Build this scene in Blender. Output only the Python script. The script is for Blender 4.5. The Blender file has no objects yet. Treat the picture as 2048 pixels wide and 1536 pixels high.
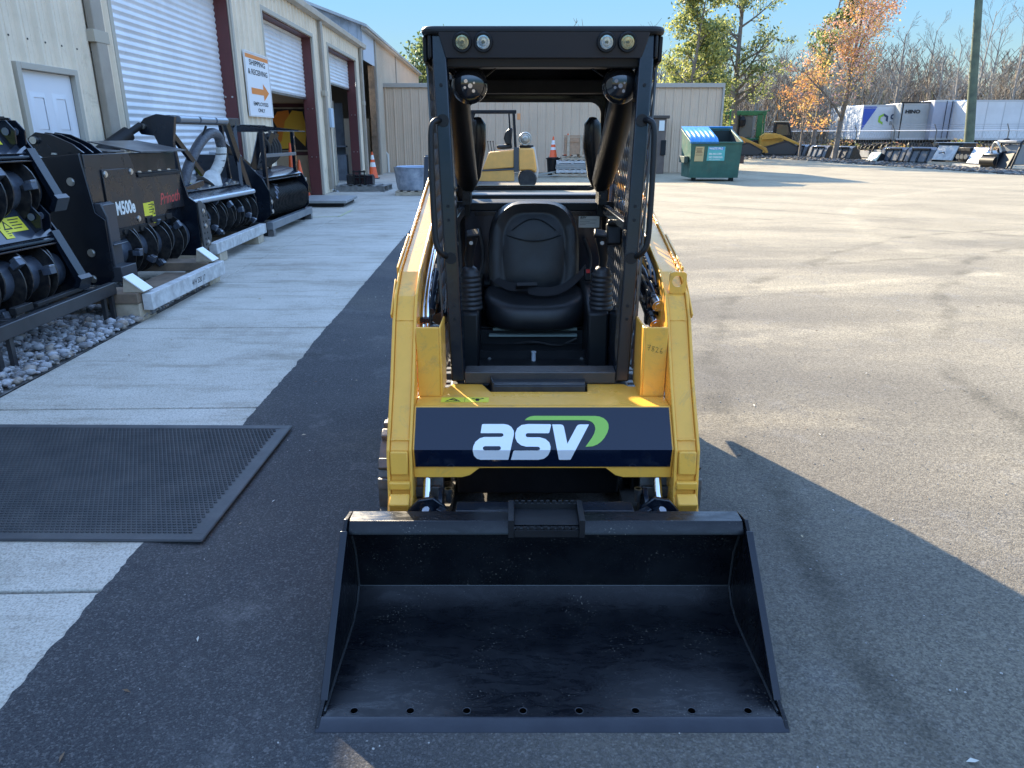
import bpy, math, random
from mathutils import Vector, Matrix, noise
from mathutils.geometry import tessellate_polygon
PI = math.pi
R = math.radians
sc = bpy.context.scene
col = sc.collection

# ---------------------------------------------------------------- camera
CAM_H = 1.55; PITCH = 18.71; FPX = 1470.0
cd = bpy.data.cameras.new('camera'); cam = bpy.data.objects.new('camera', cd); col.objects.link(cam)
cam.location = (0, 0, CAM_H); cam.rotation_euler = (R(90 - PITCH), 0, 0)
cd.sensor_width = 36; cd.lens = 36 * FPX / 2048; cd.clip_start = .05; cd.clip_end = 1200
sc.camera = cam
# ---------------------------------------------------------------- light
SUN_EL = 24.6; SUN_AZ = 25.3; UPGAIN = 1.42; UPSAT = .92          # azimuth: degrees to the left of +Y
w = bpy.data.worlds.new('World'); sc.world = w; w.use_nodes = True
nt = w.node_tree; sky = nt.nodes.new('ShaderNodeTexSky'); sky.sky_type = 'NISHITA'
sky.sun_disc = False; sky.sun_elevation = R(SUN_EL); sky.sun_rotation = R(-SUN_AZ)
sky.air_density = 1.0; sky.dust_density = 0; sky.ozone_density = 3
# soft shoulder on the sky's radiance, as the camera's exposure had
_bw = nt.nodes.new('ShaderNodeRGBToBW'); nt.links.new(sky.outputs[0], _bw.inputs[0]); SKYCAP = 1.15
def _m(op, a, b=None):
    q = nt.nodes.new('ShaderNodeMath'); q.operation = op
    for i, v in enumerate((a, b)):
        if v is None: continue
        if isinstance(v, (int, float)): q.inputs[i].default_value = v
        else: nt.links.new(v, q.inputs[i])
    return q.outputs[0]
_k = _m('POWER', _m('ADD', _m('POWER', _m('DIVIDE', _bw.outputs[0], SKYCAP), 3.0), 1.0), -1 / 3)
_vm = nt.nodes.new('ShaderNodeVectorMath'); _vm.operation = 'SCALE'; nt.links.new(sky.outputs[0], _vm.inputs[0]); nt.links.new(_k, _vm.inputs['Scale'])
_hs = nt.nodes.new('ShaderNodeHueSaturation'); _hs.inputs['Saturation'].default_value = 1.2; nt.links.new(_vm.outputs[0], _hs.inputs['Color'])
# the upper sky keeps more of its light than the band near the horizon
_up = nt.nodes.new('ShaderNodeHueSaturation'); _up.inputs['Saturation'].default_value = UPSAT; _up.inputs['Value'].default_value = UPGAIN; nt.links.new(sky.outputs[0], _up.inputs['Color'])
_tc = nt.nodes.new('ShaderNodeTexCoord'); _sx = nt.nodes.new('ShaderNodeSeparateXYZ'); nt.links.new(_tc.outputs['Generated'], _sx.inputs[0])
_mr = nt.nodes.new('ShaderNodeMapRange'); _mr.interpolation_type = 'SMOOTHSTEP'; _mr.inputs['From Min'].default_value = .17; _mr.inputs['From Max'].default_value = .60; nt.links.new(_sx.outputs['Z'], _mr.inputs['Value'])
_mx = nt.nodes.new('ShaderNodeMix'); _mx.data_type = 'RGBA'; nt.links.new(_mr.outputs[0], _mx.inputs[0]); nt.links.new(_hs.outputs[0], _mx.inputs[6]); nt.links.new(_up.outputs[0], _mx.inputs[7])
nt.links.new(_mx.outputs[2], nt.nodes['Background'].inputs[0]); nt.nodes['Background'].inputs[1].default_value = .15
sl = bpy.data.lights.new('sun', 'SUN'); sl.energy = 3.9; sl.angle = R(.5); sl.color = (1, .84, .60)
so = bpy.data.objects.new('sun', sl); col.objects.link(so)
_d = Vector((-math.sin(R(SUN_AZ)) * math.cos(R(SUN_EL)), math.cos(R(SUN_AZ)) * math.cos(R(SUN_EL)), math.sin(R(SUN_EL))))
so.rotation_euler = _d.to_track_quat('Z', 'Y').to_euler(); so.location = _d * 60
sc.view_settings.view_transform = 'Standard'; sc.view_settings.look = 'None'
sc.view_settings.exposure = 2.1; sc.view_settings.gamma = 1

# ---------------------------------------------------------------- helpers
_sp, _cp = math.sin(R(PITCH)), math.cos(R(PITCH))
def ray(px, py):
    u = (px - 1024) / FPX; v = (768 - py) / FPX
    return Vector((u, _cp + v * _sp, -_sp + v * _cp))
def at(px, py, z=None, Y=None, X=None):
    d = ray(px, py)
    t = (z - CAM_H) / d.z if z is not None else (Y / d.y if Y is not None else X / d.x)
    return Vector((d.x * t, d.y * t, CAM_H + d.z * t))

class MB:
    def __init__(s): s.v = []; s.f = []; s.mi = []; s.m = 0; s.T = Matrix()
    def add(s, vs, fs):
        n = len(s.v); T = s.T
        s.v += [tuple(T @ Vector(p)) for p in vs]
        for f in fs: s.f.append([i + n for i in f]); s.mi.append(s.m)
        return s
    def box(s, c, d, rot=None, T=None):
        x, y, z = d[0] / 2, d[1] / 2, d[2] / 2
        vs = [Vector((a * x, b * y, e * z)) for a in (-1, 1) for b in (-1, 1) for e in (-1, 1)]
        if rot is not None:
            Rm = Matrix.Rotation(rot[2], 3, 'Z') @ Matrix.Rotation(rot[1], 3, 'Y') @ Matrix.Rotation(rot[0], 3, 'X')
            vs = [Rm @ p for p in vs]
        c = Vector(c)
        return s.add([p + c for p in vs], [(0, 1, 3, 2), (4, 6, 7, 5), (0, 4, 5, 1), (2, 3, 7, 6), (0, 2, 6, 4), (1, 5, 7, 3)])
    def bx(s, x0, x1, y0, y1, z0, z1):
        return s.box(((x0 + x1) / 2, (y0 + y1) / 2, (z0 + z1) / 2), (abs(x1 - x0), abs(y1 - y0), abs(z1 - z0)))
    def bar(s, a, b, w_, h_, up=(0, 0, 1)):
        a, b = Vector(a), Vector(b); d = (b - a)
        if d.length < 1e-6: return s
        dn = d.normalized(); up = Vector(up)
        if abs(dn.dot(up)) > .98: up = Vector((0, 1, 0))
        sx = dn.cross(up).normalized(); uz = sx.cross(dn)
        vs = [p + sx * (i * w_ / 2) + uz * (j * h_ / 2) for p in (a, b) for i, j in ((-1, -1), (1, -1), (1, 1), (-1, 1))]
        return s.add(vs, [(3, 2, 1, 0), (4, 5, 6, 7), (0, 1, 5, 4), (1, 2, 6, 5), (2, 3, 7, 6), (3, 0, 4, 7)])
    def cyl(s, a, b, r, r2=None, n=16, caps=True):
        a, b = Vector(a), Vector(b); dn = (b - a).normalized(); r2 = r if r2 is None else r2
        up = Vector((0, 0, 1)) if abs(dn.z) < .9 else Vector((1, 0, 0))
        sx = dn.cross(up).normalized(); uz = sx.cross(dn)
        vs = []
        for p, q in ((a, r), (b, r2)):
            for i in range(n):
                t = 2 * PI * i / n; vs.append(p + sx * (q * math.cos(t)) + uz * (q * math.sin(t)))
        fs = [(i, (i + 1) % n, n + (i + 1) % n, n + i) for i in range(n)]
        if caps: fs += [tuple(range(n - 1, -1, -1)), tuple(range(n, 2 * n))]
        return s.add(vs, fs)
    def tube(s, pts, r, n=10, rad=None, caps=True, smooth=0):
        pts = [Vector(p) for p in pts]
        for _ in range(smooth):
            q = [pts[0]]
            for a, b in zip(pts, pts[1:]): q += [a * .75 + b * .25, a * .25 + b * .75]
            pts = q + [pts[-1]]
            if rad: rad = None
        vs = []; N = len(pts); ref = None
        for k, p in enumerate(pts):
            d = (pts[min(k + 1, N - 1)] - pts[max(k - 1, 0)]).normalized()
            if ref is None: ref = Vector((0, 0, 1)) if abs(d.z) < .9 else Vector((1, 0, 0))
            sx = d.cross(ref).normalized(); uz = sx.cross(d); ref = uz
            q = rad[k] if rad else r
            for i in range(n):
                t = 2 * PI * i / n; vs.append(p + sx * (q * math.cos(t)) + uz * (q * math.sin(t)))
        fs = [(k * n + i, k * n + (i + 1) % n, (k + 1) * n + (i + 1) % n, (k + 1) * n + i) for k in range(N - 1) for i in range(n)]
        if caps: fs += [tuple(range(n - 1, -1, -1)), tuple(range((N - 1) * n, N * n))]
        return s.add(vs, fs)
    def lathe(s, prof, c=(0, 0, 0), ax='Z', n=24):        # prof: (r, h) pairs
        c = Vector(c); vs = []
        for r, h in prof:
            for i in range(n):
                t = 2 * PI * i / n; a, b = r * math.cos(t), r * math.sin(t)
                vs.append(c + (Vector((a, b, h)) if ax == 'Z' else Vector((a, h, -b)) if ax == 'Y' else Vector((h, a, b))))
        N = len(prof)
        fs = [(k * n + i, k * n + (i + 1) % n, (k + 1) * n + (i + 1) % n, (k + 1) * n + i) for k in range(N - 1) for i in range(n)]
        if prof[0][0] > 1e-5: fs.append(tuple(range(n - 1, -1, -1)))
        if prof[-1][0] > 1e-5: fs.append(tuple(range((N - 1) * n, N * n)))
        return s.add(vs, fs)
    def prism(s, poly, a0, a1, ax='X'):                   # poly in the other two axes
        def P(p, a): return (a, p[0], p[1]) if ax == 'X' else (p[0], a, p[1]) if ax == 'Y' else (p[0], p[1], a)
        n = len(poly); vs = [P(p, a0) for p in poly] + [P(p, a1) for p in poly]
        fs = [tuple(range(n - 1, -1, -1)), tuple(range(n, 2 * n))] + [(i, (i + 1) % n, n + (i + 1) % n, n + i) for i in range(n)]
        return s.add(vs, fs)
    def sheet(s, rows):                                   # grid of points
        n = len(rows[0]); vs = [p for r in rows for p in r]
        return s.add(vs, [(k * n + i, k * n + i + 1, (k + 1) * n + i + 1, (k + 1) * n + i) for k in range(len(rows) - 1) for i in range(n - 1)])
    def ring(s, inner, outer, thick):                     # two matching loops, extruded by vector thick
        n = len(inner); th = Vector(thick); I = [Vector(p) for p in inner]; O = [Vector(p) for p in outer]
        vs = I + O + [p + th for p in I] + [p + th for p in O]
        fs = []
        for i in range(n):
            j = (i + 1) % n
            fs += [(i, j, n + j, n + i), (2 * n + i, 3 * n + i, 3 * n + j, 2 * n + j), (i, 2 * n + i, 2 * n + j, j), (n + i, n + j, 3 * n + j, 3 * n + i)]
        return s.add(vs, fs)
    def flat(s, loops, fn):                               # 2D loops (outer + holes) tessellated, mapped by fn
        pts = [p for l in loops for p in l]
        tr = tessellate_polygon([[Vector((p[0], p[1], 0)) for p in l] for l in loops])
        return s.add([fn(*p) for p in pts], [tuple(t) for t in tr])
    def build(s, name, mat, parent=None, off=(0, 0, 0), bevel=0, smooth=True, ang=35, seg=2):
        me = bpy.data.meshes.new(name); o = Vector(off)
        me.from_pydata([(p[0] - o.x, p[1] - o.y, p[2] - o.z) for p in s.v], [], s.f)
        mats = mat if isinstance(mat, (list, tuple)) else [mat]
        for m in mats: me.materials.append(m)
        if len(mats) > 1: me.polygons.foreach_set('material_index', s.mi)
        if smooth and len(s.f) < 400000:
            me.polygons.foreach_set('use_smooth', [True] * len(me.polygons)); me.set_sharp_from_angle(angle=R(ang))
        me.update()
        ob = bpy.data.objects.new(name, me); col.objects.link(ob)
        if parent is not None: ob.parent = parent
        if bevel:
            b = ob.modifiers.new('bevel', 'BEVEL'); b.width = bevel; b.segments = seg; b.limit_method = 'ANGLE'; b.angle_limit = R(40); b.harden_normals = False
        return ob

def tag(o, label, cat, group=None, kind=None):
    if label: o['label'] = label
    if cat: o['category'] = cat
    if group: o['group'] = group
    if kind: o['kind'] = kind
    return o
def thing(name, label, cat, loc=(0, 0, 0), rz=0, group=None):
    o = bpy.data.objects.new(name, None); col.objects.link(o); o.location = loc; o.rotation_euler = (0, 0, rz)
    o.empty_display_size = .2
    return tag(o, label, cat, group)
def copy_tree(o, parent=None):
    c = o.copy(); col.objects.link(c); c.parent = parent
    for ch in [x for x in bpy.data.objects if x.parent == o]: copy_tree(ch, c)
    return c
def text_mesh(mb, txt, size, fn, ext=0, shear=0, bold=0, align='LEFT', sx=1, space=1):
    cu = bpy.data.curves.new('t', 'FONT'); cu.body = txt; cu.size = size; cu.shear = shear; cu.offset = bold; cu.align_x = align
    cu.resolution_u = 3; cu.space_character = space
    ob = bpy.data.objects.new('t', cu); col.objects.link(ob)
    dg = bpy.context.evaluated_depsgraph_get(); me = ob.evaluated_get(dg).to_mesh()
    mb.add([fn(v.co.x * sx, v.co.y) for v in me.vertices], [tuple(p.vertices) for p in me.polygons])
    ob.evaluated_get(dg).to_mesh_clear(); bpy.data.objects.remove(ob); bpy.data.curves.remove(cu)
def rrect(x0, x1, z0, z1, r, n=6):
    pts = []
    for cx, cz, a0 in ((x1 - r, z1 - r, 0), (x0 + r, z1 - r, 90), (x0 + r, z0 + r, 180), (x1 - r, z0 + r, 270)):
        for k in range(n + 1):
            a = R(a0 + 90 * k / n); pts.append((cx + r * math.cos(a), cz + r * math.sin(a)))
    return pts
def torect(pts, x0, x1, z0, z1):                          # radial projection of a loop onto a rectangle
    cx, cz = (x0 + x1) / 2, (z0 + z1) / 2; hx, hz = (x1 - x0) / 2, (z1 - z0) / 2; out = []
    ix = max(abs(p[0] - cx) for p in pts); iz = max(abs(p[1] - cz) for p in pts)
    for p in pts:
        dx, dz = (p[0] - cx) / ix, (p[1] - cz) / iz; k = max(abs(dx), abs(dz)); out.append((cx + dx / k * hx, cz + dz / k * hz))
    return out

# ---------------------------------------------------------------- materials
_mc = {}
def M(name, c, rough=.5, metal=0, c2=None, scale=4, lo=.4, hi=.65, bump=0, bscale=60, spec=None, coat=0, rvar=0, world=False, detail=6, grime=None):
    if name in _mc: return _mc[name]
    m = bpy.data.materials.new(name); m.use_nodes = True; n = m.node_tree.nodes; L = m.node_tree.links; b = n['Principled BSDF']
    b.inputs['Base Color'].default_value = (*c, 1); b.inputs['Roughness'].default_value = rough; b.inputs['Metallic'].default_value = metal
    if spec is not None: b.inputs['Specular IOR Level'].default_value = spec
    if coat: b.inputs['Coat Weight'].default_value = coat; b.inputs['Coat Roughness'].default_value = .08
    if c2 or bump or rvar or grime:
        if world: g = n.new('ShaderNodeNewGeometry').outputs['Position']
        else: g = n.new('ShaderNodeTexCoord').outputs['Object']
    if c2 or rvar:
        t = n.new('ShaderNodeTexNoise'); t.inputs['Scale'].default_value = scale; t.inputs['Detail'].default_value = detail; t.inputs['Roughness'].default_value = .65
        L.new(g, t.inputs['Vector'])
        if c2:
            r = n.new('ShaderNodeValToRGB'); r.color_ramp.elements[0].position = lo; r.color_ramp.elements[1].position = hi
            r.color_ramp.elements[0].color = (*c, 1); r.color_ramp.elements[1].color = (*c2, 1)
            L.new(t.outputs['Fac'], r.inputs[0]); L.new(r.outputs[0], b.inputs['Base Color']); _col = r.outputs[0]
        if rvar:
            q = n.new('ShaderNodeMapRange'); q.inputs['To Min'].default_value = max(0, rough - rvar); q.inputs['To Max'].default_value = min(1, rough + rvar)
            q.inputs['From Min'].default_value = .35; q.inputs['From Max'].default_value = .65
            L.new(t.outputs['Fac'], q.inputs['Value']); L.new(q.outputs[0], b.inputs['Roughness'])
    if grime:                                             # (scale, dirt colour, threshold, strength): blotchy dirt and scuffs
        gs, gc_, th, st_ = grime
        t3 = n.new('ShaderNodeTexNoise'); t3.inputs['Scale'].default_value = gs; t3.inputs['Detail'].default_value = 12; t3.inputs['Roughness'].default_value = .78; t3.inputs['Distortion'].default_value = .6; L.new(g, t3.inputs['Vector'])
        r3 = n.new('ShaderNodeMapRange'); r3.inputs['From Min'].default_value = th; r3.inputs['From Max'].default_value = th + .12; r3.inputs['To Max'].default_value = st_; L.new(t3.outputs['Fac'], r3.inputs['Value'])
        q3 = n.new('ShaderNodeMix'); q3.data_type = 'RGBA'; L.new(r3.outputs[0], q3.inputs[0]); q3.inputs[7].default_value = (*gc_, 1)
        if c2: L.new(_col, q3.inputs[6])
        else: q3.inputs[6].default_value = (*c, 1)
        L.new(q3.outputs[2], b.inputs['Base Color'])
    if bump:
        t2 = n.new('ShaderNodeTexNoise'); t2.inputs['Scale'].default_value = bscale; t2.inputs['Detail'].default_value = 3; L.new(g, t2.inputs['Vector'])
        bp = n.new('ShaderNodeBump'); bp.inputs['Strength'].default_value = bump; bp.inputs['Distance'].default_value = .01
        L.new(t2.outputs['Fac'], bp.inputs['Height']); L.new(bp.outputs[0], b.inputs['Normal'])
    _mc[name] = m; return m

BLACK = M('black_paint', (.004, .007, .013), .2, spec=.5, c2=(.008, .012, .019), scale=3, rvar=.08, bump=.03, bscale=40)
BLACKM = M('black_matte', (.009, .010, .012), .5, spec=.3, c2=(.016, .017, .019), scale=6, bump=.05)
PLAST = M('black_plastic', (.008, .009, .011), .38, spec=.35, bump=.12, bscale=300)
YEL = M('yellow_paint', (.88, .445, .065), .32, c2=(.80, .405, .06), scale=5, rvar=.09, spec=.4, grime=(9, (.36, .24, .10), .54, .45), bump=.02, bscale=30)
CHROME = M('chrome', (.75, .76, .78), .12, 1)
STEEL = M('steel', (.33, .34, .36), .35, 1, c2=(.2, .2, .21), scale=8)
BOLT = M('bolt_zinc', (.6, .6, .58), .35, 1)
RUBBER = M('rubber', (.02, .02, .021), .75, c2=(.04, .038, .036), scale=10, bump=.1)
WHITE = M('white_paint', (.78, .79, .8), .45, c2=(.70, .71, .72), scale=3)
STICK = M('sticker_yellow', (.75, .68, .05), .5)
STICKW = M('sticker_white', (.75, .76, .72), .5)
INK = M('ink', (.02, .02, .02), .6)
WOOD = M('pale_wood', (.48, .40, .30), .8, c2=(.33, .27, .2), scale=7, bump=.2, bscale=25)
WOODW = M('whitewashed_wood', (.56, .56, .55), .8, c2=(.36, .35, .34), scale=9, bump=.2, bscale=25)
WOODD = M('dark_wood', (.2, .14, .095), .85, c2=(.12, .09, .065), scale=7, bump=.2, bscale=25)
ORANGE = M('cone_orange', (.85, .12, .03), .5)
TAN = M('tan_metal', (.82, .70, .54), .42, c2=(.70, .60, .46), scale=1.3, bump=.02, grime=(3, (.34, .27, .19), .56, .4))
TAND = M('tan_trim', (.36, .31, .25), .5, c2=(.3, .26, .21), scale=3)
MAROON = M('maroon_paint', (.13, .035, .035), .5, c2=(.10, .03, .03), scale=3)
GLASS = M('dark_glass', (.03, .04, .045), .06, spec=.8)
# ================================================================ SETTING
# ---- ground: one sheet; asphalt near, dusty sand over it farther off to the right
def ground_material():
    m = bpy.data.materials.new('asphalt_and_dust'); m.use_nodes = True; n = m.node_tree.nodes; L = m.node_tree.links; b = n['Principled BSDF']
    g = n.new('ShaderNodeNewGeometry'); pos = g.outputs['Position']
    def noise_(sc_, det=4, ro=.6, vec=pos):
        t = n.new('ShaderNodeTexNoise'); t.inputs['Scale'].default_value = sc_; t.inputs['Detail'].default_value = det; t.inputs['Roughness'].default_value = ro; L.new(vec, t.inputs['Vector']); return t.outputs['Fac']
    def ramp(x, stops):
        r = n.new('ShaderNodeValToRGB'); e = r.color_ramp.elements
        while len(e) < len(stops): e.new(.5)
        for k, (p, c) in enumerate(stops): e[k].position = p; e[k].color = (*c, 1) if len(c) == 3 else c
        L.new(x, r.inputs[0]); return r.outputs[0]
    def mix(f, a, c):
        q = n.new('ShaderNodeMix'); q.data_type = 'RGBA'; L.new(f, q.inputs[0]) if not isinstance(f, float) else setattr(q.inputs[0], 'default_value', f)
        L.new(a, q.inputs[6]); L.new(c, q.inputs[7]); return q.outputs[2]
    def mth(op, a, c):
        q = n.new('ShaderNodeMath'); q.operation = op; q.use_clamp = False
        for i, v in enumerate((a, c)):
            if isinstance(v, (int, float)): q.inputs[i].default_value = v
            else: L.new(v, q.inputs[i])
        return q.outputs[0]
    xyz = n.new('ShaderNodeSeparateXYZ'); L.new(pos, xyz.inputs[0])
    # asphalt: stone speckle
    vor = n.new('ShaderNodeTexVoronoi'); vor.inputs['Scale'].default_value = 170; L.new(pos, vor.inputs['Vector'])
    vc = n.new('ShaderNodeSeparateColor'); L.new(vor.outputs['Color'], vc.inputs[0])
    sp = ramp(vc.outputs[0], [(.0, (.008, .009, .012)), (.45, (.030, .032, .038)), (.80, (.065, .067, .074)), (1.0, (.19, .185, .18))])
    sp = mix(.35, sp, ramp(noise_(260, 2, .6), [(.4, (.012, .013, .016)), (.62, (.16, .155, .15))]))
    blot = ramp(noise_(.9, 5, .65), [(.32, (.020, .021, .026)), (.5, (.038, .039, .044)), (.72, (.085, .080, .074))])
    asp = mix(.45, sp, blot)
    # dust
    mp = n.new('ShaderNodeMapping'); mp.inputs['Rotation'].default_value = (0, 0, R(-52)); mp.inputs['Scale'].default_value = (.30, .85, 1); L.new(pos, mp.inputs['Vector'])
    streak = noise_(.8, 6, .65, mp.outputs[0])
    gv = n.new('ShaderNodeTexVoronoi'); gv.inputs['Scale'].default_value = 150; L.new(pos, gv.inputs['Vector']); gc = n.new('ShaderNodeSeparateColor'); L.new(gv.outputs['Color'], gc.inputs[0])
    grains = mth('ADD', mth('MULTIPLY', gc.outputs[0], .35), mth('MULTIPLY', noise_(45, 4, .7), .65))
    dustc = ramp(grains, [(.26, (.12, .100, .066)), (.48, (.265, .225, .155)), (.70, (.44, .385, .28))])
    far = mth('ADD', mth('MULTIPLY', xyz.outputs['Y'], .050), mth('MULTIPLY', xyz.outputs['X'], .020))   # more dust farther out
    mpw = n.new('ShaderNodeMapping'); mpw.inputs['Location'].default_value = (-19, -34, 0); L.new(pos, mpw.inputs['Vector'])
    wv = n.new('ShaderNodeTexWave'); wv.wave_type = 'RINGS'; wv.rings_direction = 'Z'; wv.inputs['Scale'].default_value = .11; wv.inputs['Distortion'].default_value = 14; wv.inputs['Detail'].default_value = 5; wv.inputs['Detail Scale'].default_value = .8; wv.inputs['Detail Roughness'].default_value = .7; L.new(mpw.outputs[0], wv.inputs['Vector'])
    trk = ramp(wv.outputs['Fac'], [(.12, (.62, .61, .60)), (.36, (1, 1, 1)), (.85, (1, 1, 1)), (1.0, (1.25, 1.23, 1.2))])
    q = n.new('ShaderNodeMix'); q.data_type = 'RGBA'; q.blend_type = 'MULTIPLY'; q.inputs[0].default_value = .3; L.new(dustc, q.inputs[6]); L.new(trk, q.inputs[7]); dustc = q.outputs[2]
    q = n.new('ShaderNodeMix'); q.data_type = 'RGBA'; q.blend_type = 'MULTIPLY'; q.inputs[0].default_value = .85; L.new(dustc, q.inputs[6]); L.new(ramp(streak, [(.30, (.80, .79, .77)), (.52, (1.04, 1.03, 1.0))]), q.inputs[7]); dustc = q.outputs[2]
    f = mth('ADD', mth('ADD', far, -.42), mth('MULTIPLY', mth('SUBTRACT', streak, .5), 1.9))
    f = mth('ADD', f, mth('MULTIPLY', mth('SUBTRACT', noise_(6, 4, .7), .5), .7))
    mr = n.new('ShaderNodeMapRange'); mr.inputs['From Min'].default_value = -.12; mr.inputs['From Max'].default_value = .42; mr.inputs['To Min'].default_value = .06; mr.inputs['To Max'].default_value = .96; L.new(f, mr.inputs['Value'])
    xl = n.new('ShaderNodeMapRange'); xl.inputs['From Min'].default_value = -1.2; xl.inputs['From Max'].default_value = 2.2; xl.inputs['To Min'].default_value = .12; L.new(xyz.outputs['X'], xl.inputs['Value'])
    dust = mth('MULTIPLY', mr.outputs[0], xl.outputs[0])
    # dust colour blended in toward the right, painting the asphalt brighter where sun falls
    sun_veil = n.new('ShaderNodeMapRange'); sun_veil.inputs['From Min'].default_value = -.4; sun_veil.inputs['From Max'].default_value = 3.4; sun_veil.inputs['To Max'].default_value = .62; L.new(xyz.outputs['X'], sun_veil.inputs['Value'])
    asp2 = mix(sun_veil.outputs[0], asp, dustc)
    c = mix(dust, asp2, dustc)
    # worn tyre arcs swept over the lot
    sxy = n.new('ShaderNodeVectorMath'); sxy.operation = 'MULTIPLY'; sxy.inputs[1].default_value = (1, 1, 0); L.new(pos, sxy.inputs[0])
    wob = mth('MULTIPLY', mth('SUBTRACT', noise_(.35, 3), .5), 1.1); brk = ramp(noise_(1.3, 6, .75), [(.42, (0, 0, 0)), (.58, (1, 1, 1))])
    for (cx, cy, rad, wd, tone) in ((13, 2, 10.2, .11, .55), (13, 2, 11.9, .11, .55), (17, 27, 15.5, .14, .6), (17, 27, 17.3, .14, .6), (-3, 31, 24.0, .12, 1.35), (-3, 31, 25.7, .16, 1.35), (9, -9, 17.6, .09, .62), (9, -9, 19.1, .09, .62), (22, 9, 16.4, .3, 1.3)):
        dn = n.new('ShaderNodeVectorMath'); dn.operation = 'DISTANCE'; dn.inputs[1].default_value = (cx, cy, 0); L.new(sxy.outputs[0], dn.inputs[0])
        ab = mth('ABSOLUTE', mth('SUBTRACT', mth('ADD', dn.outputs['Value'], wob), rad), 0)
        mk = n.new('ShaderNodeMapRange'); mk.inputs['From Min'].default_value = wd; mk.inputs['From Max'].default_value = wd * .3; mk.inputs['To Max'].default_value = .75; L.new(ab, mk.inputs['Value'])
        bs = n.new('ShaderNodeSeparateColor'); L.new(brk, bs.inputs[0]); mk2 = mth('MULTIPLY', mk.outputs[0], bs.outputs[0])
        q = n.new('ShaderNodeMix'); q.data_type = 'RGBA'; q.blend_type = 'MULTIPLY'; L.new(mk2, q.inputs[0]); L.new(c, q.inputs[6]); q.inputs[7].default_value = (tone, tone, tone * .98, 1); c = q.outputs[2]
    # scattered pale scuffs
    sc2 = ramp(noise_(1.7, 10, .78), [(.55, (0, 0, 0)), (.72, (.5, .5, .5))])
    gry = ramp(grains, [(.3, (.10, .10, .10)), (.7, (.26, .25, .235))])
    c = mix(sc2, c, gry)
    L.new(c, b.inputs['Base Color']); b.inputs['Roughness'].default_value = .88; b.inputs['Specular IOR Level'].default_value = .3
    bp = n.new('ShaderNodeBump'); bp.inputs['Strength'].default_value = .5; bp.inputs['Distance'].default_value = .004
    L.new(mth('ADD', mth('MULTIPLY', vor.outputs['Distance'], -.9), mth('MULTIPLY', noise_(200, 2, .5), .5)), bp.inputs['Height']); L.new(bp.outputs[0], b.inputs['Normal'])
    return m
g = MB()
xs = [-400, -60, -20, 0, 20, 60, 400]; ys = [-40, 0, 20, 60, 120, 800]
g.sheet([[(x, y, 0) for x in xs] for y in ys])
GROUND = ground_material()
tag(g.build('ground', GROUND, smooth=False), 'dark asphalt yard that turns to pale sandy dust farther off', 'ground', kind='structure')

# ---- building frame: walls run 1.5 degrees left of the view
BR = R(1.5)
def BF(x, y, z=0): return Vector((x * math.cos(BR) - y * math.sin(BR), x * math.sin(BR) + y * math.cos(BR), z))
def toB(p): return (p.x * math.cos(BR) + p.y * math.sin(BR), -p.x * math.sin(BR) + p.y * math.cos(BR), p.z)
XW = -4.58; EAVE = 4.4

def concrete_material():
    m = bpy.data.materials.new('concrete'); m.use_nodes = True; n = m.node_tree.nodes; L = m.node_tree.links; b = n['Principled BSDF']
    pos = n.new('ShaderNodeNewGeometry').outputs['Position']
    def ns(s_, d, r=.6, vec=pos):
        t = n.new('ShaderNodeTexNoise'); t.inputs['Scale'].default_value = s_; t.inputs['Detail'].default_value = d; t.inputs['Roughness'].default_value = r; L.new(vec, t.inputs['Vector']); return t.outputs['Fac']
    def rp(x, st):
        r = n.new('ShaderNodeValToRGB'); e = r.color_ramp.elements
        while len(e) < len(st): e.new(.5)
        for k, (p, c) in enumerate(st): e[k].position = p; e[k].color = (*c, 1)
        L.new(x, r.inputs[0]); return r.outputs[0]
    def mx(a, c, f, mode='MULTIPLY'):
        q = n.new('ShaderNodeMix'); q.data_type = 'RGBA'; q.blend_type = mode; q.inputs[0].default_value = f; L.new(a, q.inputs[6]); L.new(c, q.inputs[7]); return q.outputs[2]
    c = rp(ns(.9, 9, .68), [(.30, (.33, .295, .245)), (.48, (.47, .435, .375)), (.70, (.55, .515, .455))])
    mp = n.new('ShaderNodeMapping'); mp.inputs['Scale'].default_value = (.5, 2.6, 1); L.new(pos, mp.inputs['Vector'])
    c = mx(c, rp(ns(2.2, 8, .7, mp.outputs[0]), [(.33, (.66, .64, .60)), (.5, (1, 1, 1))]), .8)
    c = mx(c, rp(ns(120, 3, .7), [(.36, (.62, .62, .62)), (.52, (1, 1, 1)), (.70, (1.2, 1.2, 1.2))]), .9)
    c = mx(c, rp(ns(14, 4, .8), [(.26, (.35, .34, .32)), (.31, (1, 1, 1))]), .9)
    L.new(c, b.inputs['Base Color']); b.inputs['Roughness'].default_value = .85; b.inputs['Specular IOR Level'].default_value = .2
    bp = n.new('ShaderNodeBump'); bp.inputs['Strength'].default_value = .35; bp.inputs['Distance'].default_value = .004; L.new(ns(110, 4, .7), bp.inputs['Height']); L.new(bp.outputs[0], b.inputs['Normal'])
    return m
CONC = concrete_material()
def slab(mb, x0, x1, y0, y1, zt=.014, edge=.009):
    mb.bx(x0, x1, y0 + edge, y1 - edge, -.08, zt)
walk = MB(); random.seed(4)
js = [-3.6, -1.7, .25, 2.28, 4.14, 6.07, 8.10, 10.0, 11.9, 13.8, 15.7, 17.6, 19.5, 21.4, 23.3, 25.2, 27.1, 29.0, 31.2, 33.3]
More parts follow.
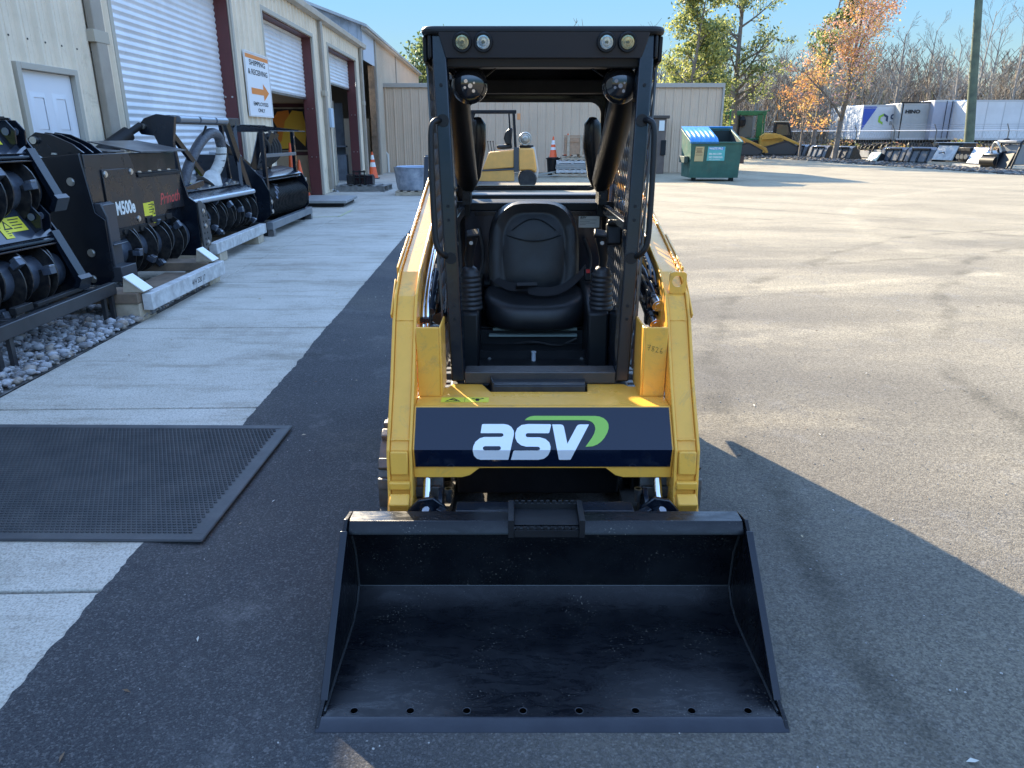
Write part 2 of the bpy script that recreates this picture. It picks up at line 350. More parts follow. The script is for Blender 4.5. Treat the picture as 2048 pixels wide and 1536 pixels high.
for k in range(len(js) - 1):
    y0, y1 = js[k], js[k + 1]
    if y1 <= 8.11: slab(walk, -3.05, -1.385, y0, y1)
    else:
        slab(walk, -3.045, -1.40 + random.uniform(-.01, .01), y0, y1); slab(walk, XW - .4, -3.055, y0, y1)
o = walk.build('walkway', CONC, off=(0, 0, 0), bevel=.006); o.rotation_euler = (0, 0, BR)
tag(o, 'pale grey concrete walkway of jointed slabs along the warehouse', 'walkway', kind='structure')
# ragged seam where the asphalt was laid against the slabs
sm = MB(); e_ = []
for k in range(1500):
    y = -3 + k * .025; w_ = .012 * noise.noise(Vector((0, y * 1.1, 0))) + .010 * noise.noise(Vector((5, y * 7, 0))) + random.uniform(-.005, .005) + .012 * max(0, noise.noise(Vector((9, y * 3.1, 2))) - .25)
    e_.append((-1.402 + w_, y))
sm.sheet([[(a - .0, b, .0165) for a, b in e_], [(-1.372, b, .0160) for a, b in e_], [(-1.30, b, .009) for a, b in e_], [(-1.15, b, .0008) for a, b in e_]]); sm.f = [tuple(reversed(f)) for f in sm.f]
o = sm.build('asphalt_seam', GROUND, smooth=False); o.rotation_euler = (0, 0, BR)
tag(o, 'ragged dark asphalt edge lapping the walkway slabs', 'asphalt edge', kind='structure')
# drifts of grit lines on slab, yellow painted corner round the floor scale
yl = MB()
p1, p2, p3 = toB(at(560, 424, z=.014)), toB(at(672, 436, z=.014)), toB(at(704, 419, z=.014))
p1 = at(520, 436, z=.018); p2 = at(678, 433, z=.018); p3 = at(704, 420, z=.018)
for a, b_ in ((p1, p2), (p2, p3)): yl.bar(a, b_, .07, .004)
tag(yl.build('floor_marking', M('faded_yellow', (.42, .42, .2), .8, c2=(.36, .36, .3), scale=20)), 'faded yellow line painted on the slab round the floor scale', 'marking', kind='structure')

# gravel bed between slab and wall: dark bed + individual stones
bed = MB(); bed.sheet([[(x, y, .012 + .01 * noise.noise(Vector((x * 2, y * 2, 0)))) for x in (XW, -4.2, -3.8, -3.4, -3.06)] for y in [k * .4 - 3 for k in range(29)]])
o = bed.build('gravel_bed', M('gravel_bed_soil', (.12, .115, .11), .95, c2=(.2, .19, .18), scale=40, bump=.6, bscale=60)); o.rotation_euler = (0, 0, BR)
tag(o, 'dark gritty bed under the stones by the wall', 'gravel bed', kind='structure')
st = MB(); random.seed(11)
ico = [(0, 0, 1), (.894, 0, .447), (.276, .851, .447), (-.724, .526, .447), (-.724, -.526, .447), (.276, -.851, .447), (.724, .526, -.447), (-.276, .851, -.447), (-.894, 0, -.447), (-.276, -.851, -.447), (.724, -.526, -.447), (0, 0, -1)]
icf = [(0, 1, 2), (0, 2, 3), (0, 3, 4), (0, 4, 5), (0, 5, 1), (1, 6, 2), (2, 7, 3), (3, 8, 4), (4, 9, 5), (5, 10, 1), (2, 6, 7), (3, 7, 8), (4, 8, 9), (5, 9, 10), (1, 10, 6), (6, 11, 7), (7, 11, 8), (8, 11, 9), (9, 11, 10), (10, 11, 6)]
def stone(mb, x, y, z, s):
    a = random.uniform(0, 6.3); ca, sa = math.cos(a), math.sin(a); ex, ey, ez = s * random.uniform(.8, 1.3), s * random.uniform(.7, 1.1), s * random.uniform(.5, .8)
    vs = []
    for p in ico:
        k = random.uniform(.82, 1.12); X, Y, Z = p[0] * ex * k, p[1] * ey * k, p[2] * ez * k; vs.append((x + X * ca - Y * sa, y + X * sa + Y * ca, z + Z))
    mb.add(vs, icf)
for k in range(8500):
    y = random.uniform(3.2, 8.15); x = random.uniform(-4.3, -3.06) if random.random() < .35 else random.uniform(-3.75, -3.06)
    s = random.uniform(.010, .022) if random.random() < .88 else random.uniform(.026, .045)
    st.m = random.choice((0, 0, 1, 1, 2)); stone(st, x, y, .02 + s * .5 + random.uniform(0, .03), s)
o = st.build('gravel', [M('stone_grey', (.21, .21, .22), .85, c2=(.13, .13, .13), scale=30), M('stone_pale', (.40, .40, .42), .85, c2=(.27, .265, .26), scale=25), M('stone_brown', (.24, .2, .165), .85, c2=(.33, .3, .27), scale=20)], smooth=True, ang=60)
o.rotation_euler = (0, 0, BR); tag(o, 'loose grey and white stones between the slabs and the wall', 'gravel', kind='stuff')

# ---- ribbed metal walls
def ribwall(mb, x, y0, y1, z0, z1, pitch=.305, h=.040, phase=0, minor=True):
    """wall in plane x, facing +x, ribs proud of it"""
    prof = []; k0 = math.floor((y0 - phase) / pitch) - 1
    pr = [(0, 0), (.025, h), (.06, h), (.085, 0)]
    if minor: pr += [(.135, 0), (.142, .007), (.157, .007), (.164, 0), (.225, 0), (.232, .007), (.247, .007), (.254, 0)]
    pts = []
    k = k0
    while phase + k * pitch < y1 + pitch:
        for a, b in pr: pts.append((phase + k * pitch + a, b))
        k += 1
    def h_at(y):
        for (a, b), (c, d) in zip(pts, pts[1:]):
            if a <= y <= c: return b + (d - b) * (y - a) / max(c - a, 1e-6)
        return 0
    q = [(y0, h_at(y0))] + [p for p in pts if y0 < p[0] < y1] + [(y1, h_at(y1))]
    mb.sheet([[(x + b, y, z0) for y, b in q], [(x + b, y, z1) for y, b in q]])
def ribwall_front(mb, y, x0, x1, z0, z1, pitch=.305, h=.03):
    """wall in plane y, facing -y"""
    t = MB(); ribwall(t, 0, x0, x1, z0, z1, pitch, h)
    mb.add([(v[1], y - v[0], v[2]) for v in t.v], [tuple(reversed(f)) for f in t.f])
def slat_curtain(mb, x, y0, y1, z0, z1, pitch=.096, d=.018):
    q = []; z = z0
    while z < z1:
        for a, b in ((0, 0), (.014, .004), (.045, d), (.075, .012), (.088, .002)):
            if z + a < z1: q.append((z + a, b))
        z += pitch
    q.append((z1, 0))
    mb.sheet([[(x + b, y, z) for y in (y0, (y0 + y1) / 2, y1)] for z, b in q])

WD = thing('warehouse', 'long tan ribbed metal warehouse with three roll up doors', 'building', BF(XW, 8, 0), BR)
WO = (XW, 8, 0)
doors = [(9.90, 14.34, 0.0), (16.3, 20.6, 2.42), (22.5, 26.9, 2.98)]   # y0, y1, curtain bottom
HEAD = 3.9; Y0, Y1 = -3.0, 28.5
DY0, DY1, DH = 7.80, 8.76, 2.16
wl = MB(); e = Y0
ribwall(wl, XW, Y0, DY0 - .05, .02, EAVE); ribwall(wl, XW, DY0 - .05, DY1 + .05, DH + .06, EAVE); ribwall(wl, XW, DY1 + .05, doors[0][0], .02, EAVE)
for k, (a, b_, zb) in enumerate(doors):
    ribwall(wl, XW, a, b_, HEAD, EAVE); ribwall(wl, XW, b_, doors[k + 1][0] if k < 2 else Y1, .02, EAVE)
wl.build('wall', TAN, WD, WO)
bk = MB(); DW = -13.0
bk.bx(DW - .05, DW, Y0, Y1, 0, EAVE + 1.5); bk.bx(DW, XW - .3, Y0 - .05, Y0, 0, EAVE)
for a, b_ in ((Y0, doors[0][0] - .02), (doors[0][1] + .05, doors[1][0] - .02), (doors[1][1] + .05, doors[2][0] - .02), (doors[2][1] + .05, Y1)): bk.bx(XW - .32, XW - .30, a, b_, .0, EAVE - .05)
bk.build('inner_wall', M('inner_wall_grey', (.16, .155, .15), .8), WD, WO)
rf = MB(); rf.add([(XW + .12, Y0 - .1, EAVE + .03), (XW + .12, Y1, EAVE + .03), (DW, Y1, EAVE + 1.2), (DW, Y0 - .1, EAVE + 1.2), (XW + .12, Y0 - .1, EAVE + .06), (XW + .12, Y1, EAVE + .06), (DW, Y1, EAVE + 1.24), (DW, Y0 - .1, EAVE + 1.24)], [(3, 2, 1, 0), (4, 5, 6, 7), (0, 1, 5, 4), (1, 2, 6, 5), (2, 3, 7, 6), (3, 0, 4, 7)])
rf.build('roof', M('galvalume', (.42, .43, .44), .45, .4, c2=(.3, .3, .3), scale=2), WD, WO)
gt = MB(); gt.prism([(XW + .04, EAVE - .02), (XW + .17, EAVE + .02), (XW + .19, EAVE + .15), (XW + .04, EAVE + .15)], Y0, Y1, 'Y')
gt.build('gutter', M('gutter_tan', (.50, .45, .38), .45, c2=(.42, .38, .32), scale=2), WD, WO, bevel=.008)
tr = MB()
for a, b_, zb in doors:
    tr.bx(XW - .01, XW + .05, a - .09, a - .005, .02, HEAD + .09); tr.bx(XW - .01, XW + .05, b_ + .005, b_ + .09, .02, HEAD + .09); tr.bx(XW - .01, XW + .052, a, b_, HEAD + .004, HEAD + .09)
tr.bx(XW, XW + .06, DY0 - .07, DY0, .02, DH + .06); tr.bx(XW, XW + .06, DY1, DY1 + .07, .02, DH + .06); tr.bx(XW, XW + .062, DY0 + .001, DY1 - .001, DH, DH + .06)
tr.build('door_trim', M('trim_tan', (.44, .40, .33), .5), WD, WO, bevel=.004)
jm = MB()
for a, b_, zb in doors:
    jm.bx(XW - .30, XW - .011, b_ - .02, b_ + .004, .02, HEAD - .01); jm.bx(XW - .30, XW - .011, a - .004, a + .02, .02, HEAD - .01); jm.bx(XW - .30, XW - .012, a + .021, b_ - .021, HEAD - .02, HEAD + .003)
jm.build('door_jamb', MAROON, WD, WO)
for a, b_, zb in doors:
    for z in (1.0, 2.2):
        for x in (XW - .08, XW - .2): bt = MB(); bt.cyl((x, b_ - .035, z), (x, b_ - .02, z), .016, n=8); bt.build('jamb_bolt', BOLT, WD, WO)
for k, (a, b_, zb) in enumerate(doors):
    rd = MB(); slat_curtain(rd, XW - .24, a + .02, b_ - .02, zb + .05, HEAD - .02)
    ob = rd.build('roller_door', M('door_white', (.76, .77, .79), .4, c2=(.66, .67, .69), scale=1.5, grime=(5, (.45, .42, .38), .57, .5)), WD, WO)
    if zb > 0:
        rb = MB(); rb.bx(XW - .255, XW - .215, a + .02, b_ - .02, zb, zb + .05); rb.build('bottom_bar', STEEL, ob)
        ob.children[0].data.transform(Matrix.Translation(-Vector(WO)))
# hinged white door
hd = MB(); hd.bx(XW - .05, XW + .0, DY0 + .004, DY1 - .004, .05, DH - .003)
ob = hd.build('entry_door', M('door_enamel', (.74, .76, .80), .35), WD, WO)
pn = MB()
for y0, y1 in ((DY0 + .14, DY0 + .42), (DY0 + .54, DY0 + .82)):
    for z0, z1 in ((1.55, 1.96), (.95, 1.38), (.22, .82)):
        pn.ring([(XW + .012, a, b_) for a, b_ in ((y0 + .05, z0 + .05), (y1 - .05, z0 + .05), (y1 - .05, z1 - .05), (y0 + .05, z1 - .05))], [(XW + .001, a, b_) for a, b_ in ((y0, z0), (y1, z0), (y1, z1), (y0, z1))], (-.0005, 0, 0))
        pn.bx(XW + .001, XW + .008, y0 + .055, y1 - .055, z0 + .055, z1 - .055)
pn.build('door_panel', _mc['door_enamel'], ob, WO, bevel=.003)
kb = MB(); kb.lathe([(.0, 0), (.03, .005), (.03, .02), (.012, .03), (.028, .06), (.0, .075)], (XW, DY1 - .07, 1.02), 'X', 14); kb.build('handle', STEEL, ob, WO)
pl = MB(); pl.bx(XW + .002, XW + .012, DY0 + .37, DY0 + .60, 1.44, 1.56); pq = pl.build('door_sign', M('sign_black', (.03, .032, .035), .3), ob, WO, bevel=.004)
tx = MB()
for j, wd_ in enumerate((.16, .11, .13)): tx.bx(XW + .0125, XW + .0135, DY0 + .40, DY0 + .40 + wd_, 1.525 - j * .026, 1.533 - j * .026)
tx.build('sign_lettering', STICKW, ob, WO)
# screws on the wall ribs
for y in [7.0 + .305 * k for k in range(10)]:
    for z in (2.45, 3.3): scw = MB(); scw.cyl((XW + .005, y + .17, z), (XW + .012, y + .17, z), .011, n=6); scw.build('wall_screw', INK, WD, WO)
for y in (9.25, 21.35, 27.7):
    ds = MB(); ds.bx(XW + .034, XW + .12, y, y + .24, .12, EAVE - .02)
    d_ = ds.build('downspout', TAND, WD, WO, bevel=.01)
    sb = MB(); sb.bx(XW + .034, XW + .126, y - .05, y + .29, 2.55, 2.68); sb.build('strap', M('strap_tan', (.42, .37, .29), .5), d_, WO, bevel=.003)
# open bays: back room surfaces seen through doors two and three
rm = MB(); rm.bx(XW - .01, XW - 3.2, 14.9, 14.95, 0, 3.9)
rm.bx(XW - 3.3, XW - 3.2, 14.9, 21.5, 0, 3.9); rm.bx(XW - 3.2, XW - .33, 21.45, 21.5, 0, 3.9); 
rm.build('bay_wall', M('bay_tan', (.70, .53, .36), .8, c2=(.6, .46, .31), scale=2), WD, WO)
tb = MB(); tb.bx(XW - 3.19, XW - .34, 21.42, 21.445, 2.22, 2.36); tb.bx(XW - 3.19, XW - .34, 21.42, 21.445, 1.02, 1.16); tb.bx(XW - 3.19, XW - 3.17, 15.0, 21.4, 2.22, 2.36); tb.bx(XW - 3.19, XW - 3.17, 15, 21.4, 1.02, 1.16)
tb.build('bay_stripe', MAROON, WD, WO)
# poster on the bay's end wall (faces the camera)
ps = MB(); ps.bx(-6.30, -4.95, 21.38, 21.41, 1.14, 2.24); pso = ps.build('poster', M('poster_dark', (.03, .02, .018), .5), WD, WO)
fr = MB(); fr.ring([(x, 21.372, z) for x, z in ((-6.28, 1.16), (-4.97, 1.16), (-4.97, 2.22), (-6.28, 2.22))], [(x, 21.372, z) for x, z in ((-6.32, 1.12), (-4.93, 1.12), (-4.93, 2.26), (-6.32, 2.26))], (0, .02, 0)); fr.build('poster_frame', WOOD, pso, WO)
sh = MB(); fn = lambda a, b_: (a, 21.374, b_)
sh.flat([[(-6.22, 1.3), (-5.9, 1.42), (-5.82, 1.7), (-5.95, 1.95), (-5.8, 2.15), (-5.5, 2.19), (-5.45, 1.8), (-5.6, 1.35), (-5.7, 1.2)]], fn)
sh.m = 1; sh.flat([[(-6.0, 1.18), (-5.75, 1.4), (-5.62, 1.9), (-5.4, 2.18), (-5.12, 2.15), (-5.05, 1.7), (-5.12, 1.25), (-5.4, 1.55), (-5.45, 1.25), (-5.6, 1.2)]], lambda a, b_: (a, 21.372, b_))
sh.build('poster_picture', [M('poster_orange', (.9, .26, .03), .5), M('poster_yellow', (.95, .52, .05), .5)], pso, WO)
# contents of bay three: shelves and grey panels in the dark
b3 = MB(); b3.bx(XW - 2.6, XW - 2.5, 22, 28.2, 0, 3.6)
for y in (27.2, 27.6, 28.0): b3.bx(XW - 2.0, XW - 1.9, y, y + .05, 0, 3.2)
b3.bx(XW - 2.4, XW - .6, 27.4, 27.5, .0, 2.6); b3.bx(XW - 2.3, XW - .5, 27.0, 27.35, 1.15, 1.2); b3.bx(XW - 1.2, XW - .5, 26.95, 27.3, .04, .9)
b3.build('storage_rack', M('rack_grey', (.16, .18, .21), .6, c2=(.1, .11, .13), scale=2), WD, WO)
wp = MB(); wp.bx(XW - .62, XW - .55, 25.6, 25.66, .04, 2.6); wp.build('leaning_frame', WOOD, WD, WO)
fl = MB(); fl.bx(DW, XW - .41, Y0, Y1, 0, .035); fl.build('bay_floor', CONC, WD, WO)

# ---- wall sign
SG = thing('wall_sign', 'tall white sign with orange arrow between the first two roll up doors', 'sign', BF(XW + .06, 15.4, 2.6), BR)
so_ = (XW + .06, 15.4, 2.6)
a = toB(at(485, 99, Y=15)); 
SX = XW + .045
def sign_y(px, py):                          # where a pixel meets the sign's plane (used once, to size the board)
    d = ray(px, py); lo, hi = 1, 60
    for _ in range(50):
        t = (lo + hi) / 2; p = toB(Vector((d.x * t, d.y * t, CAM_H + d.z * t)))
        if p[0] > SX: lo = t
        else: hi = t
    return p[1], p[2]
(ya, zt), (yb, zb) = sign_y(484, 98), sign_y(545, 236)
sb = MB(); sb.bx(SX, SX + .02, ya, yb, zb, zt); sb.build('board', M('sign_white', (.80, .82, .85), .35), SG, so_, bevel=.003)
sf = MB(); sf.ring([(SX + .021, p, q) for p, q in ((ya + .03, zb + .03), (yb - .03, zb + .03), (yb - .03, zt - .03), (ya + .03, zt - .03))], [(SX + .021, p, q) for p, q in ((ya, zb), (yb, zb), (yb, zt), (ya, zt))], (.008, 0, 0)); sf.build('frame', M('frame_white', (.7, .68, .66), .5), SG, so_)
H_ = zt - zb; Wd = yb - ya
ot = MB(); ot.bx(SX + .0205, SX + .0225, ya + .04, yb - .04, zt - .12, zt - .05)
zc = zt - H_ * .60; ot.flat([[(ya + Wd * .16, zc - .055), (ya + Wd * .66, zc - .055), (ya + Wd * .66, zc - .16), (ya + Wd * .9, zc), (ya + Wd * .66, zc + .16), (ya + Wd * .66, zc + .055), (ya + Wd * .16, zc + .055)]], lambda p, q: (SX + .0225, p, q))
ot.build('arrow', M('sign_orange', (.75, .24, .04), .5), SG, so_)
for s_, zz, hh, wf in (('SHIPPING', .205, .085, .66), ('& RECEIVING', .345, .085, .80), ('EMPLOYEES', .825, .060, .62), ('ONLY', .925, .060, .30)):
    q = MB(); text_mesh(q, s_, 1, lambda p, r_: (0, p, r_), bold=.02)
    y_ = [v[1] for v in q.v]; z_ = [v[2] for v in q.v]; ym, yM, zm, zM = min(y_), max(y_), min(z_), max(z_)
    q.v = [(SX + .0225, (ya + yb) / 2 + ((v[1] - ym) / (yM - ym) - .5) * Wd * wf, zt - H_ * zz + (v[2] - zm) / (zM - zm) * H_ * hh) for v in q.v]
    q.build('lettering', INK, SG, so_, smooth=False)
# meter box
mbx = thing('meter_box', 'small pale blue meter box on the wall right of the second roll up door', 'meter box', BF(XW + .1, 21.0, 1.9), BR)
q = MB(); q.bx(XW + .04, XW + .18, 21.65, 21.95, 1.75, 2.25); q.build('housing', M('pale_blue', (.5, .6, .68), .5), mbx, (XW + .1, 21.0, 1.9), bevel=.01)
q = MB(); q.cyl((XW + .1, 21.8, .1), (XW + .1, 21.8, 1.75), .02); q.build('conduit', TAND, mbx, (XW + .1, 21.0, 1.9))

# ---- taller shed beyond
TS = thing('tall_shed', 'taller tan shed with a weathered grey gable behind the warehouse', 'building', BF(XW, 29, 0), BR); TO = (XW, 29, 0)
YA, YB, E2 = 28.55, 50.0, 5.2
q = MB(); ribwall(q, XW, 31.4, YB, .02, E2); q.build('wall', M('tan_shed', (.56, .46, .35), .5, c2=(.5, .41, .31), scale=1), TS, TO)
q = MB(); ribwall(q, XW, YA + .05, 31.4, 4.1, E2, pitch=.2); q.build('upper_panel', M('pale_panel', (.55, .60, .66), .45), TS, TO)
q = MB(); prof = [(XW, EAVE + .0), (XW, E2), (XW - 4.5, E2 + 1.6), (XW - 9, E2), (XW - 9, EAVE)]
q.prism(prof, YA, YA + .04, 'Y'); q.build('gable', M('weathered_galv', (.36, .38, .41), .5, .2, c2=(.22, .23, .24), scale=2.5, detail=10), TS, TO)
gr = MB()
for k in range(30): gr.bx(XW - .1 - k * .3, XW - .13 - k * .3, YA - .012, YA - .001, EAVE, E2 + min(.1 + k * .3, max(0, 9 - .1 - k * .3)) * .355)
gr.build('gable_rib', M('weathered_galv_edge', (.28, .3, .32), .5, .2), TS, TO)
q = MB()
for sgn, xa, xb in ((1, XW + .25, XW - 4.5), (-1, XW - 4.5, XW - 9.2)):
    za, zb_ = (E2 - .08, E2 + 1.62) if sgn > 0 else (E2 + 1.62, E2 - .05)
    q.add([(xa, YA - .25, za), (xb, YA - .25, zb_), (xb, YB, zb_), (xa, YB, za), (xa, YA - .25, za + .09), (xb, YA - .25, zb_ + .09), (xb, YB, zb_ + .09), (xa, YB, za + .09)], [(0, 1, 2, 3), (7, 6, 5, 4), (0, 4, 5, 1), (1, 5, 6, 2), (2, 6, 7, 3), (3, 7, 4, 0)])
q.build('roof', _mc['galvalume'], TS, TO)
q = MB(); q.bx(XW + .02, XW + .2, YA, YB, E2 - .14, E2 - .0); q.build('gutter', _mc['gutter_tan'], TS, TO, bevel=.01)
q = MB(); q.bx(XW - .22, XW + .02, 31.15, 31.4, .0, 4.1); q.bx(XW - .2, XW - .02, 31.10, 31.14, 1.5, 2.3); q.build('post', WOODD, TS, TO)
q = MB(); q.bx(XW + .01, XW + .08, 31.4, 31.6, .0, E2 - .15); q.build('downspout', TAND, TS, TO, bevel=.01)
q = MB(); q.bx(XW + .01, XW + .08, 38.0, 38.15, 3.0, E2 - .15); q.build('downspout', TAND, TS, TO, bevel=.01)
q = MB(); q.bx(XW - 9, XW - 8.9, YA, YB, 0, E2); q.bx(XW - 9, XW, YB, YB + .05, 0, E2); q.bx(XW - 8.9, XW - .3, 35, 35.1, 0, E2 - .1); q.build('rear_wall', _mc['inner_wall_grey'], TS, TO)
q = MB(); q.bx(XW - 1.0, XW - .4, 30.2, 30.9, .03, 1.0); q.build('stored_box', TAND, TS, TO); q = MB(); q.bx(XW - 2, XW - .5, 32.5, 33, .0, 2.2); q.build('stored_cabinet', M('cabinet_grey', (.3, .31, .3), .6), TS, TO)
q = MB(); q.bx(XW - .9, XW - .5, 29.6, 31.0, 3.35, 3.43)
lm = M('tube_light', (1, 1, 1), .5); lm.node_tree.nodes['Principled BSDF'].inputs['Emission Color'].default_value = (1, .98, .9, 1); lm.node_tree.nodes['Principled BSDF'].inputs['Emission Strength'].default_value = 2
q.build('tube_lamp', lm, TS, TO)

# ---- back building across the yard
BBt = thing('back_building', 'low tan ribbed metal building closing the yard behind the forklift', 'building', (1.6, 33.4, 0))
q = MB(); ribwall_front(q, 33.4, -5.8, 8.9, 0, 3.45, pitch=.36, h=.035); q.build('wall', M('tan_back', (.64, .475, .335), .5, c2=(.58, .435, .31), scale=1), BBt, (1.6, 33.4, 0))
q = MB(); q.bx(-5.8, 8.98, 33.30, 33.42, 3.45, 3.62); q.bx(8.9, 8.98, 33.3, 33.45, 0, 3.45); q.build('trim', M('tan_back_trim', (.40, .36, .31), .5), BBt, (1.6, 33.4, 0), bevel=.01)
q = MB(); q.bx(-5.8, 8.88, 33.46, 39, 0, 3.5); q.add([(-5.8, 33.36, 3.62), (8.98, 33.36, 3.62), (8.98, 39, 3.4), (-5.8, 39, 3.4)], [(0, 1, 2, 3)]); q.build('roof_and_rear', _mc['tan_back'], BBt, (1.6, 33.4, 0))
q = MB(); q.tube([(-5.35, 33.2, 0), (-5.35, 33.2, .75), (-5.45, 33.25, .85), (-5.6, 33.3, .85)], .05, 8); q.build('vent_pipe', M('pipe_white', (.7, .68, .62), .5), BBt, (1.6, 33.4, 0))
# ================================================================ THE LOADER
XC, YC = .11, 3.2
L_ = thing('compact_track_loader', 'yellow and black compact track loader with its wide black bucket resting on the asphalt', 'track loader', (XC, YC, 0))
LO = (0, YC, 0)
def lb(mb, name, mat, parent=None, **k): return mb.build(name, mat, parent or L_, LO, **k)
YELD = M('yellow_inner', (.50, .28, .04), .4)
SCREENM = M('screen_wire', (.05, .05, .052), .3, spec=.8)
# ---- bucket
BW = .640
# profile of the shell, outer then inner (y, z)
outp = [(1.633, .0), (2.07, .0), (2.145, .018), (2.20, .07), (2.188, .22), (2.155, .31), (2.125, .345)]
inp = [(1.633, .012), (2.06, .014), (2.13, .034), (2.178, .080), (2.166, .22), (2.130, .305), (2.108, .330)]
BUCKM = bpy.data.materials.new('bucket_paint'); BUCKM.use_nodes = True
def _bucket():
    n = BUCKM.node_tree.nodes; L = BUCKM.node_tree.links; b = n['Principled BSDF']
    tc = n.new('ShaderNodeTexCoord').outputs['Object']
    def ns(s, d, r=.6):
        t = n.new('ShaderNodeTexNoise'); t.inputs['Scale'].default_value = s; t.inputs['Detail'].default_value = d; t.inputs['Roughness'].default_value = r; L.new(tc, t.inputs['Vector']); return t.outputs['Fac']
    def rp(x, a, c, ca, cb):
        r = n.new('ShaderNodeValToRGB'); r.color_ramp.elements[0].position = a; r.color_ramp.elements[1].position = c; r.color_ramp.elements[0].color = (*ca, 1); r.color_ramp.elements[1].color = (*cb, 1); L.new(x, r.inputs[0]); return r.outputs[0]
    def mx(f, a, c):
        q = n.new('ShaderNodeMix'); q.data_type = 'RGBA'; L.new(f, q.inputs[0]); L.new(a, q.inputs[6]); L.new(c, q.inputs[7]); return q.outputs[2]
    base = rp(ns(5, 8, .7), .42, .72, (.0025, .0035, .006), (.010, .012, .015))
    spk = rp(ns(170, 2, .5), .665, .70, (0, 0, 0), (1, 1, 1)); sp2 = rp(ns(7, 3), .48, .62, (0, 0, 0), (1, 1, 1))
    ml = n.new('ShaderNodeMath'); ml.operation = 'MULTIPLY'; L.new(spk, ml.inputs[0]); L.new(sp2, ml.inputs[1])
    dust = n.new('ShaderNodeRGB'); dust.outputs[0].default_value = (.16, .15, .13, 1)
    L.new(mx(ml.outputs[0], base, dust.outputs[0]), b.inputs['Base Color'])
    rr = n.new('ShaderNodeMapRange'); rr.inputs['From Min'].default_value = .4; rr.inputs['From Max'].default_value = .62; rr.inputs['To Min'].default_value = .20; rr.inputs['To Max'].default_value = .42
    mpq = n.new('ShaderNodeMapping'); mpq.inputs['Scale'].default_value = (1, 3.5, 1); mpq.inputs['Rotation'].default_value = (0, 0, .5); L.new(tc, mpq.inputs['Vector']); t9 = n.new('ShaderNodeTexNoise'); t9.inputs['Scale'].default_value = 7; t9.inputs['Detail'].default_value = 10; t9.inputs['Roughness'].default_value = .75; t9.inputs['Distortion'].default_value = 1.2; L.new(mpq.outputs[0], t9.inputs['Vector']); L.new(t9.outputs['Fac'], rr.inputs['Value']); L.new(rr.outputs[0], b.inputs['Roughness'])
    bp = n.new('ShaderNodeBump'); bp.inputs['Strength'].default_value = .12; bp.inputs['Distance'].default_value = .004; L.new(ns(22, 6, .6), bp.inputs['Height']); L.new(bp.outputs[0], b.inputs['Normal'])
    b.inputs['Specular IOR Level'].default_value = .35
_bucket()
q = MB(); q.prism(outp + inp[::-1], -BW, BW, 'X'); BK = lb(q, 'bucket', BUCKM)
q = MB(); q.cyl((-BW + .001, 2.1765, .080), (BW - .001, 2.1765, .080), .0022, n=6); lb(q, 'fold_weld', M('weld', (.05, .055, .06), .35, .4), BK)
for s_ in (-1, 1):
    q = MB(); random.seed(6); q.tube([(s_ * (BW - .003 - random.uniform(0, .001)), y + random.uniform(-.001, .001), z) for y, z in ((1.66, .015), (1.75, .016), (1.85, .016), (1.95, .016), (2.06, .018), (2.13, .038), (2.174, .083), (2.163, .22), (2.128, .305))], .004, 6); lb(q, 'side_weld', _mc['weld'], BK)
    q = MB(); sp_ = [(1.60, .0), (2.075, -.0), (2.15, .018), (2.205, .07), (2.193, .22), (2.195, .33), (2.185, .362), (2.105, .376), (2.06, .345), (1.70, .035), (1.625, .018)]
    q.prism(sp_, s_ * BW, s_ * (BW + .012), 'X'); lb(q, 'side_plate', BUCKM, BK, bevel=.002)
    q = MB(); q.bar((s_ * (BW + .004), 1.69, .026), (s_ * (BW + .004), 2.062, .356), .022, .012); lb(q, 'side_edge', BLACK, BK, bevel=.002)
q = MB(); q.prism([(1.655, .0005), (1.655, .018), (1.70, .018), (1.70, .0125), (1.56, .0)][0:0] or [(1.598, .000), (1.628, .017), (1.642, .0175), (1.642, .0125), (1.632, .0125), (1.632, .0)], -BW - .012, BW + .012, 'X')
lb(q, 'cutting_edge', M('edge_paint', (.006, .009, .017), .32, c2=(.013, .017, .026), scale=9, bump=.08), BK, bevel=.002)
for k in range(8):
    q = MB(); q.cyl((-.555 + k * .1586, 1.667, .0127), (-.555 + k * .1586, 1.667, .0131), .0105, n=14); lb(q, 'bolt_hole', M('hole_dark', (.001, .001, .001), 1, spec=0), BK)
    q = MB(); x_ = -.555 + k * .1586; q.tube([(x_ + .0115 * math.cos(a * PI / 8), 1.667 + .0115 * math.sin(a * PI / 8), .0128) for a in range(17)], .0012, 5); lb(q, 'hole_rim', M('worn_rim', (.06, .062, .07), .4, .5), BK)
# folded top beam
q = MB(); q.prism([(2.098, .322), (2.086, .328), (2.090, .340), (2.112, .366), (2.180, .366), (2.180, .33), (2.15, .31)], -BW + .001, BW - .001, 'X'); lb(q, 'top_beam', BUCKM, BK, bevel=.003)
# step grip
q = MB(); q.T = Matrix.Translation((0, 0, -.082)); x0, x1 = -.122, .122
q.bx(x0, x0 + .018, 2.062, 2.20, .415, .478); q.bx(x1 - .018, x1, 2.062, 2.20, .415, .478)
q.bx(x0 + .019, x1 - .019, 2.066, 2.074, .415, .440); q.bx(x0 + .019, x1 - .019, 2.180, 2.188, .43, .475)
for k in range(9): q.bx(x0 + .025 + k * .0222, x0 + .037 + k * .0222, 2.0665, 2.0735, .4405, .452)
for k in range(10): q.bx(x0 + .022 + k * .0205, x0 + .034 + k * .0205, 2.1805, 2.1875, .4755, .485)
q.bx(x0 + .019, x1 - .019, 2.075, 2.179, .4545, .456)
lb(q, 'step_grip', BLACKM, BK, bevel=.0015)
